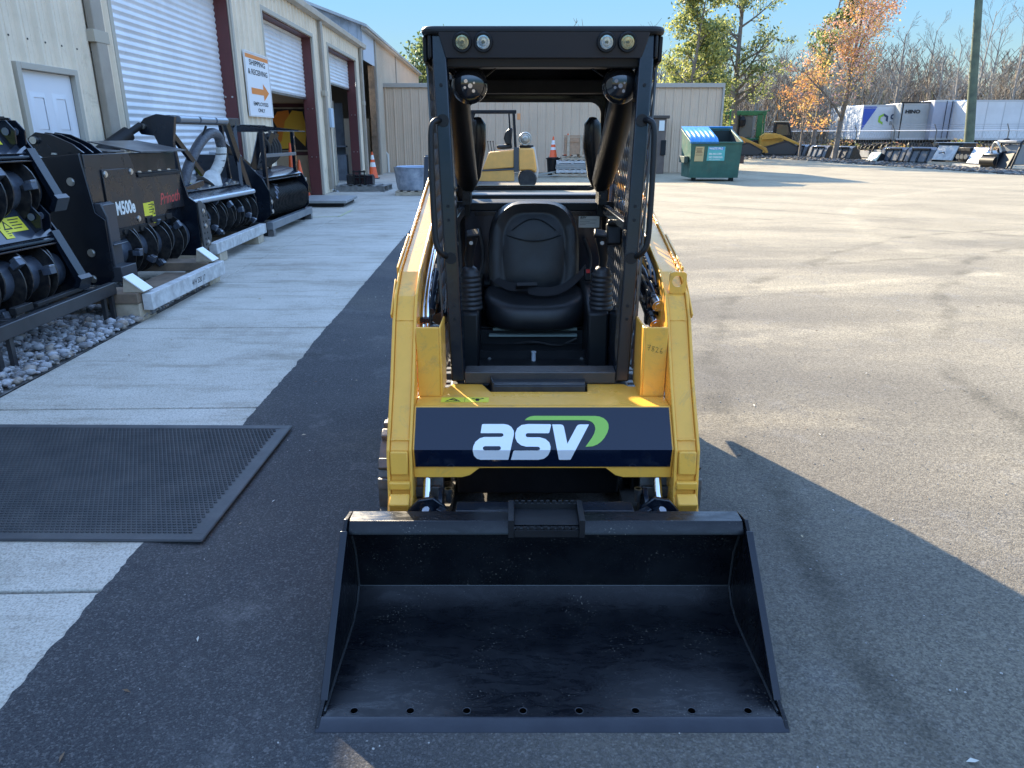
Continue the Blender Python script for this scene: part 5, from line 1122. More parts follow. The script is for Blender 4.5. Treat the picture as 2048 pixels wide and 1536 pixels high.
q = MB(); text_mesh(q, 'Prinoth', .16, lambda a, b: (-.14 - b * .9, .10 + a, .672 + b * .27), shear=.3); q.build('script_mark', _mc['script_red'], t, smooth=False)
for s_ in (-1, 1):
    q = MB(); q.prism([(-.72, .0), (.03, -.02), (.16, .10), (.18, .40), (.10, .58), (-.3, .70), (-.72, .62)], s_ * W / 2, s_ * (W / 2 - .022), 'Y'); q.build('side_plate', BLACK, t, bevel=.004)
drum(t, -W / 2 + .03, W / 2 - .03, -.02, .25, .25, pitch=.17)
ya, yb = -W / 2 + .05, W / 2 - .25
# frame: near tall arm, far arm, roller tube across the top
q = MB(); q.prism([(-.13, .60), (.06, .57), (.00, 1.20), (.03, 1.34), (.06, 1.50), (-.16, 1.53), (-.32, 1.48), (-.42, 1.37), (-.38, 1.30), (-.22, 1.28), (-.17, 1.15)], ya, ya + .06, 'Y'); q.build('near_arm', BLACK, t, bevel=.004)
q = MB(); q.bar((-.15, ya + .1, 1.45), (-.02, ya + .72, .80), .05, .07); q.bar((-.05, ya + .1, .62), (.02, ya + .60, .70), .05, .07); q.build('brace', BLACK, t, bevel=.003)
q = MB(); q.bar((-.05, yb, 1.48), (.05, yb + .32, .50), .06, .09); q.bar((-.05, yb + .30, 1.48), (.06, yb + .05, .48), .05, .05); q.bar((-.25, yb + .28, 1.46), (-.2, yb + .28, .6), .05, .05); q.build('far_arm', BLACK, t, bevel=.003)
q = MB(); q.bx(-.12, -.02, ya + .07, yb + .42, 1.42, 1.52); q.build('top_beam', M('beam_slate', (.04, .045, .05), .3), t, bevel=.004)
for y0_, y1_ in ((ya + .20, ya + .72), (ya + .77, ya + 1.20), (ya + 1.25, ya + 1.60)):
    q = MB(); q.cyl((.005, y0_, 1.475), (.005, y1_, 1.475), .042, n=20); q.build('roller', M('roller_grey', (.26, .28, .31), .3, .5), t, bevel=.006)
q = MB(); a, b = Vector((-.36, ya - .02, 1.40)), Vector((-.62, ya - .60, 1.06)); q.cyl(a, a.lerp(b, .45), .04, n=14); q.cyl(a.lerp(b, .28), b, .085, n=16); q.build('lift_cylinder', BLACKM, t)
q = MB(); q.cyl((-.34, ya - .03, 1.39), (-.34, ya + .08, 1.39), .032, n=14); q.build('cylinder_pin', BOLT, t)
hose = [(-.12, ya + .35, .66), (-.10, ya + .50, .90), (-.06, ya + .80, 1.18), (-.03, ya + 1.10, 1.33), (-.02, ya + 1.35, 1.30), (-.03, ya + 1.42, 1.12)]
q = MB(); q.tube(hose, .065, 14, smooth=3); HS = q.build('hose_bundle', M('braided_hose', (.05, .055, .07), .5, c2=(.11, .12, .14), scale=40, bump=.4, bscale=60), t, ang=60)
q = MB(); q.tube([(-.03, ya + 1.42, 1.13), (-.04, ya + 1.40, 1.0), (-.06, ya + 1.32, .88), (-.10, ya + 1.24, .78)], .072, 14, smooth=2); q.tube([(-.10, ya + 1.25, .80), (-.12, ya + 1.20, .70), (-.16, ya + 1.15, .64)], .1, 14, rad=[.08, .15, .19]); q.build('cloth_wrap', M('white_cloth', (.62, .62, .6), .85, c2=(.45, .45, .43), scale=9, bump=.5, bscale=18), HS, ang=60)
q = MB()
for k in range(3):
    z = 1.04 - .09 * k; q.lathe([(.073, -.006), (.077, -.006), (.077, .006), (.073, .006)], (-.04 - .012 * k, ya + 1.40 - .035 * k, z), 'Z', 16)
q.build('tie_strap', INK, HS)
q = MB(); q.tube([(-.02, ya + 1.0, 1.40), (-.03, ya + .92, 1.30), (-.04, ya + .8, 1.2)], .016, 8, smooth=2); q.build('hang_strap', BLACKM, HS)
# timber under it
t = thing('whitewashed_timber', 'long whitewashed timber with broken end under the push frame mulcher', 'timber', (-3.78, 10.4, 0), R(2))
q = MB(); q.bx(-.05, .05, -1.15, 1.05, .13, .27); q.build('beam', WOODW, t, bevel=.008)
for y in (-1.05, .62):
    q = MB(); q.bx(-.9, .04, y, y + .28, .015, .125); q.build('bearer', WOOD, t, bevel=.005)
q = MB(); q.bx(-.35, -.06, -1.0, -.7, .13, .22); q.bx(-.9, -.1, .55, .75, .13, .19); q.build('packing_block', WOODD, t, bevel=.005)

# deck mower / brush cutter with guard frame
t = thing('brush_cutter', 'black brush cutter with slatted guard frame and big white letters on its side', 'brush cutter', (-4.1, 13.25, .22), R(-3)); W = 1.95
q = MB(); q.prism([(-.72, .1), (-.72, .62), (-.45, .78), (.05, .72), (.14, .62), (-.1, .55), (-.4, .55), (-.55, .3), (-.55, .1)], -W / 2, W / 2 - .02, 'Y'); q.build('housing', BLACK, t, bevel=.005)
q = MB(); q.prism([(-.25, .785), (.12, .655), (.15, .67), (.0, .76), (-.24, .80)], -W / 2 + .05, W / 2 - .05, 'Y'); q.build('hood_plate', _mc['hood_slate'], t, bevel=.003)
q = MB(); q.prism([(-.72, .72), (-.60, .74), (-.28, .80), (-.42, 1.05), (-.72, 1.08)], -W / 2 + .05, -W / 2 + .55, 'Y'); q.build('white_cowl', M('cowl_grey', (.42, .46, .5), .35), t, bevel=.008)
for s_ in (-1, 1):
    q = MB(); q.prism([(-.95, .0), (.05, -.05), (.22, .1), (.24, .45), (.14, .66), (-.2, 1.02), (-.95, 1.04)] if s_ < 0 else [(-.75, .0), (.05, -.05), (.22, .1), (.24, .45), (.14, .66), (-.2, .78), (-.75, .70)], s_ * W / 2, s_ * (W / 2 + .02), 'Y'); SPl = q.build('side_plate', BLACK, t, bevel=.004)
    if s_ < 0:
        q = MB(); text_mesh(q, 'ae', .34, lambda a, b: (-.62 + a * .9, -W / 2 - .021, .42 + b), bold=.012); text_mesh(q, '2', .18, lambda a, b: (-.25 + a * .9, -W / 2 - .021, .30 + b), bold=.01); q.build('side_lettering', STICKW, SPl, smooth=False)
drum(t, -W / 2 + .05, W / 2 - .05, .0, .28, .26, pitch=.07, fine=True)
q = MB(); random.seed(3)
for k in range(9):
    a = .2 + k * .35; y = -.7 + k * .16; q.bar((.25 * math.cos(a), y, .28 + .25 * math.sin(a)), (.26 * math.cos(a + .5), y + .09, .28 + .26 * math.sin(a + .5)), .03, .02)
q.build('flail_bar', TOOTH, t, bevel=.003)
q = MB(); q.bx(.10, .16, -W / 2 + .12, -W / 2 + .20, .10, 1.42); q.bx(.06, .12, W / 2 - .24, W / 2 - .16, .6, 1.40); q.build('upright', BLACK, t, bevel=.004)
q = MB(); q.bx(.105, .145, -W / 2 + .20, W / 2 - .24, .985, 1.04); q.build('cross_bar', M('bar_grey', (.14, .15, .16), .4), t, bevel=.003)
for k in range(5):
    q = MB(); y = -W / 2 + .10 + k * .34; q.prism([(-.45, 1.38), (.30, 1.40), (.33, 1.415), (-.0, 1.45), (-.45, 1.50)], y, y + .015, 'Y'); q.build('guard_slat', BLACK, t)
q = MB(); q.bx(-.47, -.42, -W / 2 + .08, W / 2 - .1, 1.38, 1.50); q.bx(.26, .30, -W / 2 + .08, W / 2 - .1, 1.385, 1.40); q.build('guard_rail', _mc['beam_slate'], t, bevel=.003)
q = MB()
q.bar((.05, -W / 2 + .35, 1.36), (-.1, -W / 2 + .25, .8), .06, .10); q.bar((.0, .0, 1.36), (-.15, -.35, .78), .06, .10); q.bar((-.05, .35, 1.36), (-.15, .1, .8), .05, .09); q.bar((-.45, -W / 2 - .1, 1.2), (-.2, -W / 2 + .5, .75), .07, .12)
q.build('link_arm', BLACK, t, bevel=.004)
for k in range(5):
    q = MB(); y = -.25 + .13 * k; q.tube([(-.1, y, 1.35), (.0, y + .12, 1.15), (-.02, y + .05, .95), (-.15, y - .2 - .05 * k, .80)], .028, 10, smooth=2); q.build('hydraulic_hose', RUBBER, t, ang=60)
bolts(t, [(.14, -W / 2 + .16, 1.22), (.24, -W / 2 + .02, .15), (.24, -W / 2 + .02, .30), (.2, W / 2, .55)], .03)
# steel skid under it
t = thing('steel_skid', 'grey steel channel skid under the brush cutter', 'skid', (-3.93, 13.3, 0), R(1.5))
q = MB(); q.bx(.0, .10, -1.45, 1.25, .12, .24); q.bx(-.95, -.85, -1.45, 1.25, .12, .24); q.build('side_channel', M('channel_grey', (.12, .14, .16), .35, c2=(.2, .21, .22), scale=3), t, bevel=.006)
q = MB(); q.bx(-.849, -.001, -1.40, -1.2, .02, .22); q.bx(-.849, -.001, 1.02, 1.2, .02, .18); q.build('cross_channel', BLACKM, t, bevel=.006)
for y in (-1.43, 1.13):
    q = MB(); q.bx(-.0, .1, y, y + .10, .014, .119); q.build('foot', STEEL, t, bevel=.004)
# traffic cones by the second bay
def cone(name, label, loc, h, r, bands=(), base=.18, group=None, stack=0):
    t = thing(name, label, 'traffic cone', loc, 0, group)
    q = MB(); q.prism(rrect(-base, base, -base, base, .04, 3), 0, .03, 'Z'); q.build('base', INK if bands else ORANGE, t, bevel=.005)
    q = MB(); q.lathe([(r, .03), (r * .93, .05), (.025, h), (.018, h), (.0, h - .01)], n=24); q.build('cone_body', ORANGE, t, ang=60)
    for a, b in bands:
        ra, rb = [r * .93 + (.025 - r * .93) * (z - .05) / (h - .05) for z in (a, b)]
        q = MB(); q.lathe([(ra + .002, a), (rb + .002, b)], n=24); q.build('reflective_band', M('band_white', (.78, .78, .76), .4), t, ang=60)
    for k in range(stack):
        q = MB(); q.lathe([(r + .04, .05 + k * .04), (r + .05, .06 + k * .04), (r + .02, .075 + k * .04)], n=24); q.build('stacked_rim', ORANGE, t)
    return t
p = at(606, 398, z=.014)
cone('traffic_cone', 'tall plain orange cone stack standing beside the brush cutter', (p.x - .02, p.y, .014), .95, .17, base=.20, stack=3)
cone('traffic_cone', 'thin tall orange cone behind the brush cutter uprights', (p.x - .30, p.y + .3, .014), 1.35, .13, base=.18)
p = at(747, 357, z=.014)
cone('traffic_cone', 'orange cone with two white bands by the dark bay opening', (p.x, p.y, .014), .95, .19, ((.42, .58), (.68, .84)), base=.22)
# ================================================================ THINGS IN THE YARD
def pallet(name, label, loc, rz, w_=1.2, d_=1.0, h_=.14, mat=None, group=None, boards=6):
    t = thing(name, label, 'pallet', loc, rz, group); mat = mat or WOOD
    for k in range(boards):
        x = -w_ / 2 + .05 + k * (w_ - .1) / (boards - 1); q = MB(); q.bx(x - .05, x + .05, -d_ / 2, d_ / 2, h_ - .02, h_); q.build('deck_board', mat, t, bevel=.002)
    for y in (-d_ / 2 + .04, 0, d_ / 2 - .04): q = MB(); q.bx(-w_ / 2, w_ / 2, y - .03, y + .03, .02, h_ - .021); q.build('stringer', mat, t, bevel=.002)
    for x in (-w_ / 2 + .06, 0, w_ / 2 - .06): q = MB(); q.bx(x - .05, x + .05, -d_ / 2, d_ / 2, 0, .019); q.build('bottom_board', mat, t)
    return t
# floor scale
p = at(640, 424, z=.014)
t = thing('floor_scale', 'low grey steel floor scale platform on the walkway beyond the brush cutter', 'floor scale', (-4.35, 17.6, .014), BR)
q = MB(); q.bx(-.75, .62, -.75, .75, .09, .15); q.build('platform', M('scale_grey', (.28, .29, .29), .5, c2=(.22, .22, .22), scale=6), t, bevel=.008)
q = MB(); q.bx(-.65, .55, -.65, .65, .02, .089); q.build('under_frame', BLACKM, t)
# small yellow line handled with the walkway
# pallet with a small black plate attachment near the third bay
p = at(722, 383, z=.014)
pallet('pallet', 'grey weathered pallet before the third bay carrying a small black grapple', (p.x, p.y + .45, .014), R(-4), 1.45, 1.1, .16, M('grey_wood', (.24, .235, .22), .85, c2=(.16, .155, .15), scale=8, bump=.2))
t = thing('plate_attachment', 'small black plate attachment with two uprights on the grey pallet', 'attachment', (p.x - .05, p.y + .35, .175), R(-4))
q = MB(); q.prism([(-.15, .02), (.12, .02), (.16, .22), (.0, .30), (-.15, .28)], -.38, .38, 'Y'); q.v = [(b, a, c) for a, b, c in q.v]; q.f = [f[::-1] for f in q.f]; q.build('body', BLACK, t, bevel=.006)
for x in (-.16, .0, .14): q = MB(); q.bx(x, x + .035, -.2, -.16, -.01, .42); q.build('upright', BLACKM, t)
q = MB(); q.bx(-.18, .19, -.21, -.15, .36, .40); q.bx(-.18, .19, -.21, -.15, .20, .23); q.build('cross_rail', BLACKM, t)
q = MB(); random.seed(5)
rows = []
for i in range(9):
    rows.append([((i / 8 - .5) * .35, (j / 6 - .5) * .25, .10 * noise.noise(Vector((i * .7, j * .7, 3))) + .06 - .05 * (abs(i - 4) / 4 + abs(j - 3) / 3)) for j in range(7)])
q.sheet(rows); o = q.build('plastic_sheet', M('film', (.6, .65, .7), .25), None, smooth=False); o.location = (p.x - .75, p.y + .05, .05)
tag(o, 'crumpled clear plastic film lying beside the grey pallet', 'plastic film')
# shrink wrapped bin
p = at(822, 392, z=.014)
t = pallet('pallet', 'pale pallet under the round shrink wrapped bin', (p.x + .1, p.y + .62, .0), R(3), 1.1, 1.05, .13)
t = thing('wrapped_bin', 'round bin wrapped in silvery blue shrink film on a pale pallet', 'bin', (p.x + .06, p.y + .62, .14), 0); t.scale = (.88, .88, .82)
q = MB(); random.seed(9); rows = []
for k in range(9):
    z = .72 * k / 8; rr = .47 + .09 * (z / .72); rows.append([(rr * (1 + .03 * math.copysign(abs(math.cos(2 * a_)) , math.cos(2 * a_))) * math.cos(a_) * 1.15 + .008 * noise.noise(Vector((math.cos(a_) * 3, math.sin(a_) * 3, z * 6))), rr * math.sin(a_) + .010 * noise.noise(Vector((math.cos(a_) * 6, z * 9, 3))), z) for a_ in [2 * PI * i / 40 for i in range(41)]])
q.sheet(rows); q.build('film_wrap', M('shrink_film', (.16, .19, .24), .18, .0, c2=(.42, .45, .50), scale=3, lo=.35, hi=.7, bump=.4, bscale=14, coat=.6), t, ang=70)
q = MB(); q.lathe([(.57, .70), (.59, .73), (.56, .75), (.50, .74), (.48, .66), (.0, .64)], n=40); q.build('rim', M('rim_blue', (.3, .38, .5), .4), t)
t = thing('steering_wheel_unit', 'black steering wheel on a short column above the wrapped bin', 'steering wheel', (p.x + .55, p.y + .66, .84))
q = MB(); q.cyl((0, 0, 0), (0, 0, .16), .05, n=12); q.build('column', BLACKM, t)
q = MB(); q.tube([(.20 * math.cos(2 * PI * k / 20), .20 * math.sin(2 * PI * k / 20), .18) for k in range(21)], .018, 8); q.bar((-.19, 0, .175), (.19, 0, .175), .04, .02); q.build('wheel', BLACKM, t)

# ---- forklift (faces left)
FX, FY = -.55, 23.6
F = thing('forklift', 'faded yellow forklift with black overhead guard and a gas bottle at its back', 'forklift', (FX, FY, 0), 0)
FYEL = M('forklift_yellow', (.86, .43, .10), .5, c2=(.68, .36, .10), scale=3, lo=.35, hi=.7); FGREY = M('forklift_grey', (.06, .065, .07), .5)
def fb(q, n, m, par=None, **k): return q.build(n, m, par or F, **k)
q = MB(); q.prism([(-.35, .55), (.62, .62), (.62, 1.12), (-.14, 1.06)], -.5, .5, 'Y'); fb(q, 'engine_cover', FYEL, bevel=.03)
q = MB(); q.prism([(-.75, .22), (.62, .22), (.62, .58), (-.62, .50)], -.52, .52, 'Y'); fb(q, 'chassis', FYEL, bevel=.02)
q = MB(); q.prism([(.74, .52), (1.12, .54), (1.27, .46), (1.30, .60), (1.24, 1.0), (1.20, 1.18), (.74, 1.18)], -.52, .52, 'Y'); fb(q, 'counterweight', FYEL, bevel=.05)
q = MB(); q.prism([(1.10, .30), (1.34, .30), (1.36, .55), (1.24, 1.22), (1.10, 1.20)], -.40, .40, 'Y'); fb(q, 'rear_panel', M('faded_white', (.5, .47, .42), .6), bevel=.04)
q = MB(); q.prism([(-1.30, .70), (-1.0, .95), (-.45, .55), (.62, .60), (.62, .55), (-.62, .50), (-.80, .45), (-1.2, .55)], -.54, .54, 'Y'); q.bx(.60, .76, -.53, .53, .50, 1.20); fb(q, 'side_frame', FGREY, bevel=.01)
for x, r_ in ((-1.15, .33), (1.02, .28)):
    for y in (-.46, .46):
        q = MB(); q.lathe([(r_ * .55, -.09), (r_ * .9, -.10), (r_, -.06), (r_, .06), (r_ * .9, .10), (r_ * .55, .09)], (x, y, r_), 'Y', 28); wq = fb(q, 'tyre', RUBBER)
        q = MB(); q.lathe([(0, -.05), (r_ * .3, -.07), (r_ * .5, -.04), (r_ * .56, -.08), (r_ * .56, .08), (0, .06)], (x, y, r_), 'Y', 20); fb(q, 'rim', FGREY, wq)
for s_ in (-.48, .48):
    q = MB(); q.bar((-.95, s_, .98), (-.62, s_, 2.18), .06, .08, up=(1, 0, 0)); q.bar((.66, s_, 1.1), (.60, s_, 2.2), .08, .08, up=(1, 0, 0)); q.bar((.52, s_, 1.2), (.46, s_, 2.15), .04, .05, up=(1, 0, 0)); fb(q, 'guard_post', BLACKM, bevel=.01)
q = MB(); q.bx(-.66, .68, -.52, -.44, 2.17, 2.25); q.bx(-.66, .68, .44, .52, 2.17, 2.25)
for k in range(9): q.bx(-.6 + k * .15, -.57 + k * .15, -.44, .44, 2.19, 2.23)
fb(q, 'overhead_guard', BLACKM, bevel=.01)
q = MB(); q.bx(.70, .80, -.5, -.40, 1.98, 2.16); fb(q, 'amber_light', M('amber', (.7, .3, .12), .3), bevel=.01)
q = MB(); q.bar((-.98, -.1, .95), (-.55, -.1, 1.50), .10, .12); fb(q, 'steering_column', BLACKM, bevel=.02)
q = MB(); c = Vector((-.50, -.1, 1.56)); 
ring_pts = [c + Matrix.Rotation(R(38), 3, 'Y') @ Vector((.19 * math.cos(2 * PI * k / 20), .19 * math.sin(2 * PI * k / 20), 0)) for k in range(21)]
q.tube(ring_pts, .018, 8); q.bar(ring_pts[0], ring_pts[10], .03, .02); fb(q, 'steering_wheel', BLACKM)
q = MB(); q.prism([(.10, 1.14), (.55, 1.16), (.55, 1.28), (.08, 1.26)], -.25, .25, 'Y'); s1 = fb(q, 'seat', M('seat_black', (.02, .02, .02), .35), bevel=.04)
q = MB(); q.prism([(.36, 1.28), (.52, 1.26), (.58, 1.75), (.48, 1.76), (.34, 1.62), (.30, 1.45)], -.26, .26, 'Y'); fb(q, 'backrest', _mc['seat_black'], s1, bevel=.04)
for k in range(3):
    q = MB(); q.cyl((-.14 + .08 * k, -.3, 1.08), (-.18 + .08 * k, -.3, 1.35), .010, n=8); q.lathe([(0, 0), (.02, .01), (.024, .025), (.015, .045), (0, .05)], (-.18 + .08 * k, -.3, 1.34), 'Z', 10); fb(q, 'hydraulic_lever', BLACKM)
q = MB(); q.lathe([(.0, -.42), (.10, -.40), (.19, -.34), (.20, -.28), (.20, .28), (.19, .34), (.0, .40)], (.95, 0, 1.44), 'Y', 28); gb = fb(q, 'gas_bottle', M('bottle_alu', (.6, .57, .5), .35, .6, c2=(.4, .38, .34), scale=6))
q = MB(); q.tube([(.95 + .17 * math.cos(2 * PI * k / 20), -.44, 1.44 + .17 * math.sin(2 * PI * k / 20)) for k in range(21)], .022, 8); q.cyl((.95, -.42, 1.44), (.95, -.47, 1.44), .06, n=12); fb(q, 'bottle_collar', M('collar', (.35, .33, .28), .5), gb)
q = MB(); q.bx(.78, 1.2, -.35, .35, 1.19, 1.26); fb(q, 'bottle_cradle', BLACKM, bevel=.01)
for y in (-.3, .3):
    q = MB(); q.bx(-1.62, -1.50, y - .06, y + .06, .06, 2.15); fb(q, 'mast', BLACKM, bevel=.01)
q = MB(); q.bx(-1.66, -1.44, -.42, .42, .2, .3); q.bx(-1.68, -1.62, -.45, .45, .3, .75); q.bx(-2.7, -1.66, -.35, -.22, .04, .08); q.bx(-2.7, -1.66, .22, .35, .04, .08); fb(q, 'fork_carriage', BLACKM, bevel=.008)
q = MB(); q.box((-.85, -.55, 1.98), (.12, .1, .2)); q.box((-.60, -.55, 1.90), (.10, .06, .14), rot=(0, R(20), 0)); fb(q, 'work_lamp', M('lamp_white', (.6, .6, .58), .3), bevel=.02)

# ---- pallets, crate, cones by the back building
yq = 29.6
def X_at(px, Y): return (px - 1024) / FPX * (Y * .975 / 1.0)
pl1 = pallet('pallet', 'lowest wide pallet under the grey sheets by the back building', (2.62, 30.2, 0), 0, 2.1, 1.0, .14, boards=9)
pallet('pallet', 'second wide pallet carrying the pale grey sheets', (2.72, 30.2, .145), 0, 2.0, 1.0, .15, WOODW, boards=9)
t = thing('sheet_stack', 'stack of pale grey boards on the two wide pallets', 'board stack', (2.72, 30.2, .30))
for k in range(3): q = MB(); q.bx(-1.02 + .01 * k, 1.0, -.5, .5, .003 + k * .062, .06 + k * .062); q.build('board', M('board_grey', (.33, .33, .31), .7, c2=(.25, .25, .24), scale=4), t, bevel=.004)
pallet('pallet', 'small pallet on top of the pale boards', (2.35, 30.2, .492), 0, 1.25, .9, .13, WOODW)
pallet('pallet', 'topmost small pallet directly beneath the wooden crate', (2.42, 30.2, .624), 0, 1.0, .85, .12, WOOD)
t = thing('wooden_crate', 'slatted wooden crate on top of the stacked pallets', 'crate', (2.42, 30.1, .748)); CRT = M('crate_wood', (.42, .27, .17), .8, c2=(.33, .21, .13), scale=8)
q = MB(); q.bx(-.38, .38, -.33, .33, .09, .72); q.build('crate_panel', CRT, t)
for x in (-.25, .25): q = MB(); q.bx(x - .05, x + .05, -.37, -.331, .02, .80); q.build('batten', WOOD, t, bevel=.003)
for z in (.10, .55, .74): q = MB(); q.bx(-.42, .42, -.352 if z != .55 else -.349, -.3315, z, z + .055); q.build('slat', CRT, t, bevel=.002)
for x in (-.2, .2): q = MB(); q.bx(x - .05, x + .05, -.3, .3, .0, .089); q.build('foot_block', CRT, t)
p = (1.62, 30.3)
t = thing('trash_bin', 'black bin with a banded orange cone stuck on top of it', 'bin', (p[0], p[1], 0)); q = MB(); q.lathe([(.20, 0), (.25, .64), (.28, .66), (.28, .70), (.0, .70)], n=20); q.build('bin_body', PLAST, t)
cone('traffic_cone', 'orange cone with two white bands set on the black bin', (p[0], p[1], .70), .80, .16, ((.30, .40), (.50, .66)), base=.20)
cone('traffic_cone', 'orange cone tip showing behind the wooden crate', (2.22, 30.75, .76), .85, .16, ((.30, .40), (.55, .70)), base=.20)
q = MB(); q.bar((.6, 29.2, .05), (1.9, 30.0, .22), .05, .05); q.bar((.9, 29.5, .05), (1.8, 29.7, .06), .09, .04)
tag(q.build('scrap_bar', M('scrap', (.3, .3, .27), .6)), 'pale bars leaning off the pallets behind the forklift', 'scrap bar')

# ---- dumpster
DX0, DX1, DYf = 6.22, 8.0, 26.9
t = thing('dumpster', 'dark green waste dumpster with a blue lid half open', 'dumpster', ((DX0 + DX1) / 2, DYf, 0)); do = ((DX0 + DX1) / 2, DYf, 0)
DG = M('dumpster_green', (.030, .115, .085), .5, c2=(.022, .085, .062), scale=2.5, rvar=.1, grime=(4, (.09, .075, .055), .54, .6))
def db(q, n, m, par=None, **k): return q.build(n, m, par or t, do, **k)
D_ = 1.55
q = MB(); th = .03
q.add([(DX0 + .04, DYf, .12), (DX1 - .04, DYf, .12), (DX1 - .04, DYf + D_ - .2, .12), (DX0 + .04, DYf + D_ - .2, .12), (DX0, DYf - .06, 1.28), (DX1, DYf - .06, 1.28), (DX1, DYf + D_, 1.72), (DX0, DYf + D_, 1.72)], [(3, 2, 1, 0), (0, 1, 5, 4), (1, 2, 6, 5), (2, 3, 7, 6), (3, 0, 4, 7)])
db(q, 'body', DG, smooth=False)
q = MB(); q.add([(DX0 + .05, DYf + .02, .16), (DX1 - .05, DYf + .02, .16), (DX1 - .05, DYf + D_ - .22, .16), (DX0 + .05, DYf + D_ - .22, .16), (DX0 + .02, DYf - .03, 1.279), (DX1 - .02, DYf - .03, 1.279), (DX1 - .02, DYf + D_ - .02, 1.70), (DX0 + .02, DYf + D_ - .02, 1.70)], [(0, 1, 2, 3), (4, 5, 1, 0), (5, 6, 2, 1), (6, 7, 3, 2), (7, 4, 0, 3)]); db(q, 'inner_wall', M('dumpster_inside', (.012, .02, .018), .8), smooth=False)
q = MB(); q.bar((DX0 - .02, DYf - .07, 1.30), (DX1 + .02, DYf - .07, 1.30), .07, .06); q.bar((DX0 - .0, DYf - .07, 1.30), (DX0, DYf + D_, 1.74), .06, .06); q.bar((DX1, DYf - .07, 1.30), (DX1, DYf + D_, 1.74), .07, .07); q.bar((DX0, DYf + D_, 1.76), (DX1, DYf + D_, 1.76), .06, .06); db(q, 'rim', DG, bevel=.01)
q = MB(); q.bx(DX0 - .16, DX0 - .0, DYf + .15, DYf + .95, .62, .84); q.bx(DX1 - .0, DX1 + .16, DYf + .15, DYf + .95, .62, .84); db(q, 'fork_pocket', M('pocket', (.03, .06, .05), .6), bevel=.01)
q = MB(); q.bx(DX1 - .005, DX1 + .165, DYf + .13, DYf + .15, .60, .86); db(q, 'pocket_end', M('rusty', (.10, .055, .04), .8))
for x in (DX0 + .15, DX1 - .3):
    q = MB(); q.bx(x, x + .14, DYf + .1, DYf + .25, .0, .119); db(q, 'foot', BLACKM)
BLUE = M('lid_blue', (.02, .20, .50), .35, c2=(.04, .26, .55), scale=3)
q = MB(); xs_ = [DX0 - .04 + .99 * k / 60 for k in range(61)]; rows = []
for j in range(9):
    u = j / 8; yy = DYf - .12 + (D_ + .12) * u; zz = 1.345 + (1.80 - 1.345) * u + (.03 if u > 0 else -.08)
    amp = .055 * math.sin(PI * min(1, u * 1.35)) ** .4 if .03 < u < .95 else 0
    rows.append([(x, yy, zz + .02 + amp * (.5 + .5 * math.tanh(3 * math.sin((x - DX0) * 2 * PI / .165)))) for x in xs_])
q.sheet(rows); db(q, 'lid', BLUE, ang=60)
q = MB(); q.box(((DX0 + DX1) / 2 + .5, DYf + D_ + .10, 1.80), (.97, .05, .10), rot=(R(20), 0, 0)); q.bx((DX0 + DX1) / 2 + .02, DX1 - .02, DYf + D_ + .1, DYf + D_ + .16, .9, 1.8); db(q, 'open_lid', BLUE, bevel=.01)
q = MB()
fzy = lambda z: DYf - .06 * (z - .12) / 1.16 - .012
def dp_(x, z, l=0): return (x, fzy(z) - l, z)
q.add([dp_(DX0 + .58, .70), dp_(DX0 + 1.20, .70), dp_(DX0 + 1.20, 1.17), dp_(DX0 + .60, 1.17)], [(0, 1, 2, 3)]); db(q, 'waste_sign', M('sign_teal', (.10, .42, .40), .5), smooth=False)
sgn = t.children[-1] if False else [o for o in bpy.data.objects if o.name.startswith('waste_sign')][0]
q = MB(); q.add([dp_(DX0 + .62, 1.06, .002), dp_(DX0 + 1.17, 1.06, .002), dp_(DX0 + 1.17, 1.155, .002), dp_(DX0 + .64, 1.155, .002)], [(0, 1, 2, 3)]); db(q, 'sign_band', M('band_blue', (.03, .22, .5), .5), sgn, smooth=False)
q = MB(); text_mesh(q, 'WASTE PRO', .105, lambda a, b: dp_(DX0 + .645 + a * .83, 1.07 + b, .004), bold=.003); text_mesh(q, '386-462-2789', .085, lambda a, b: dp_(DX0 + .64 + a * .93, .90 + b, .004), bold=.002); text_mesh(q, 'NO PARKING', .085, lambda a, b: dp_(DX0 + .65 + a * .93, .79 + b, .004), bold=.002); text_mesh(q, 'NO DUMPING', .06, lambda a, b: dp_(DX0 + .67 + a, .72 + b, .004))
db(q, 'sign_lettering', STICKW, sgn, smooth=False)
q = MB(); q.add([dp_(DX0 + .15, .68), dp_(DX0 + .46, .68), dp_(DX0 + .47, 1.17), dp_(DX0 + .17, 1.17)], [(0, 1, 2, 3)]); s2 = db(q, 'notice', M('notice_buff', (.50, .38, .18), .6), smooth=False)
q = MB()
for k, (a, b) in enumerate(((.05, .26), (.04, .24), (.06, .25), (.04, .27))): q.add([dp_(DX0 + .15 + a, 1.09 - k * .045, .003), dp_(DX0 + .15 + b, 1.09 - k * .045, .003), dp_(DX0 + .15 + b, 1.11 - k * .045, .003), dp_(DX0 + .15 + a, 1.11 - k * .045, .003)], [(0, 1, 2, 3)])
text_mesh(q, 'DANGER', .06, lambda a, b: dp_(DX0 + .185 + a, .87 + b, .003)); db(q, 'notice_print', M('print_brown', (.12, .06, .03), .7), s2, smooth=False)
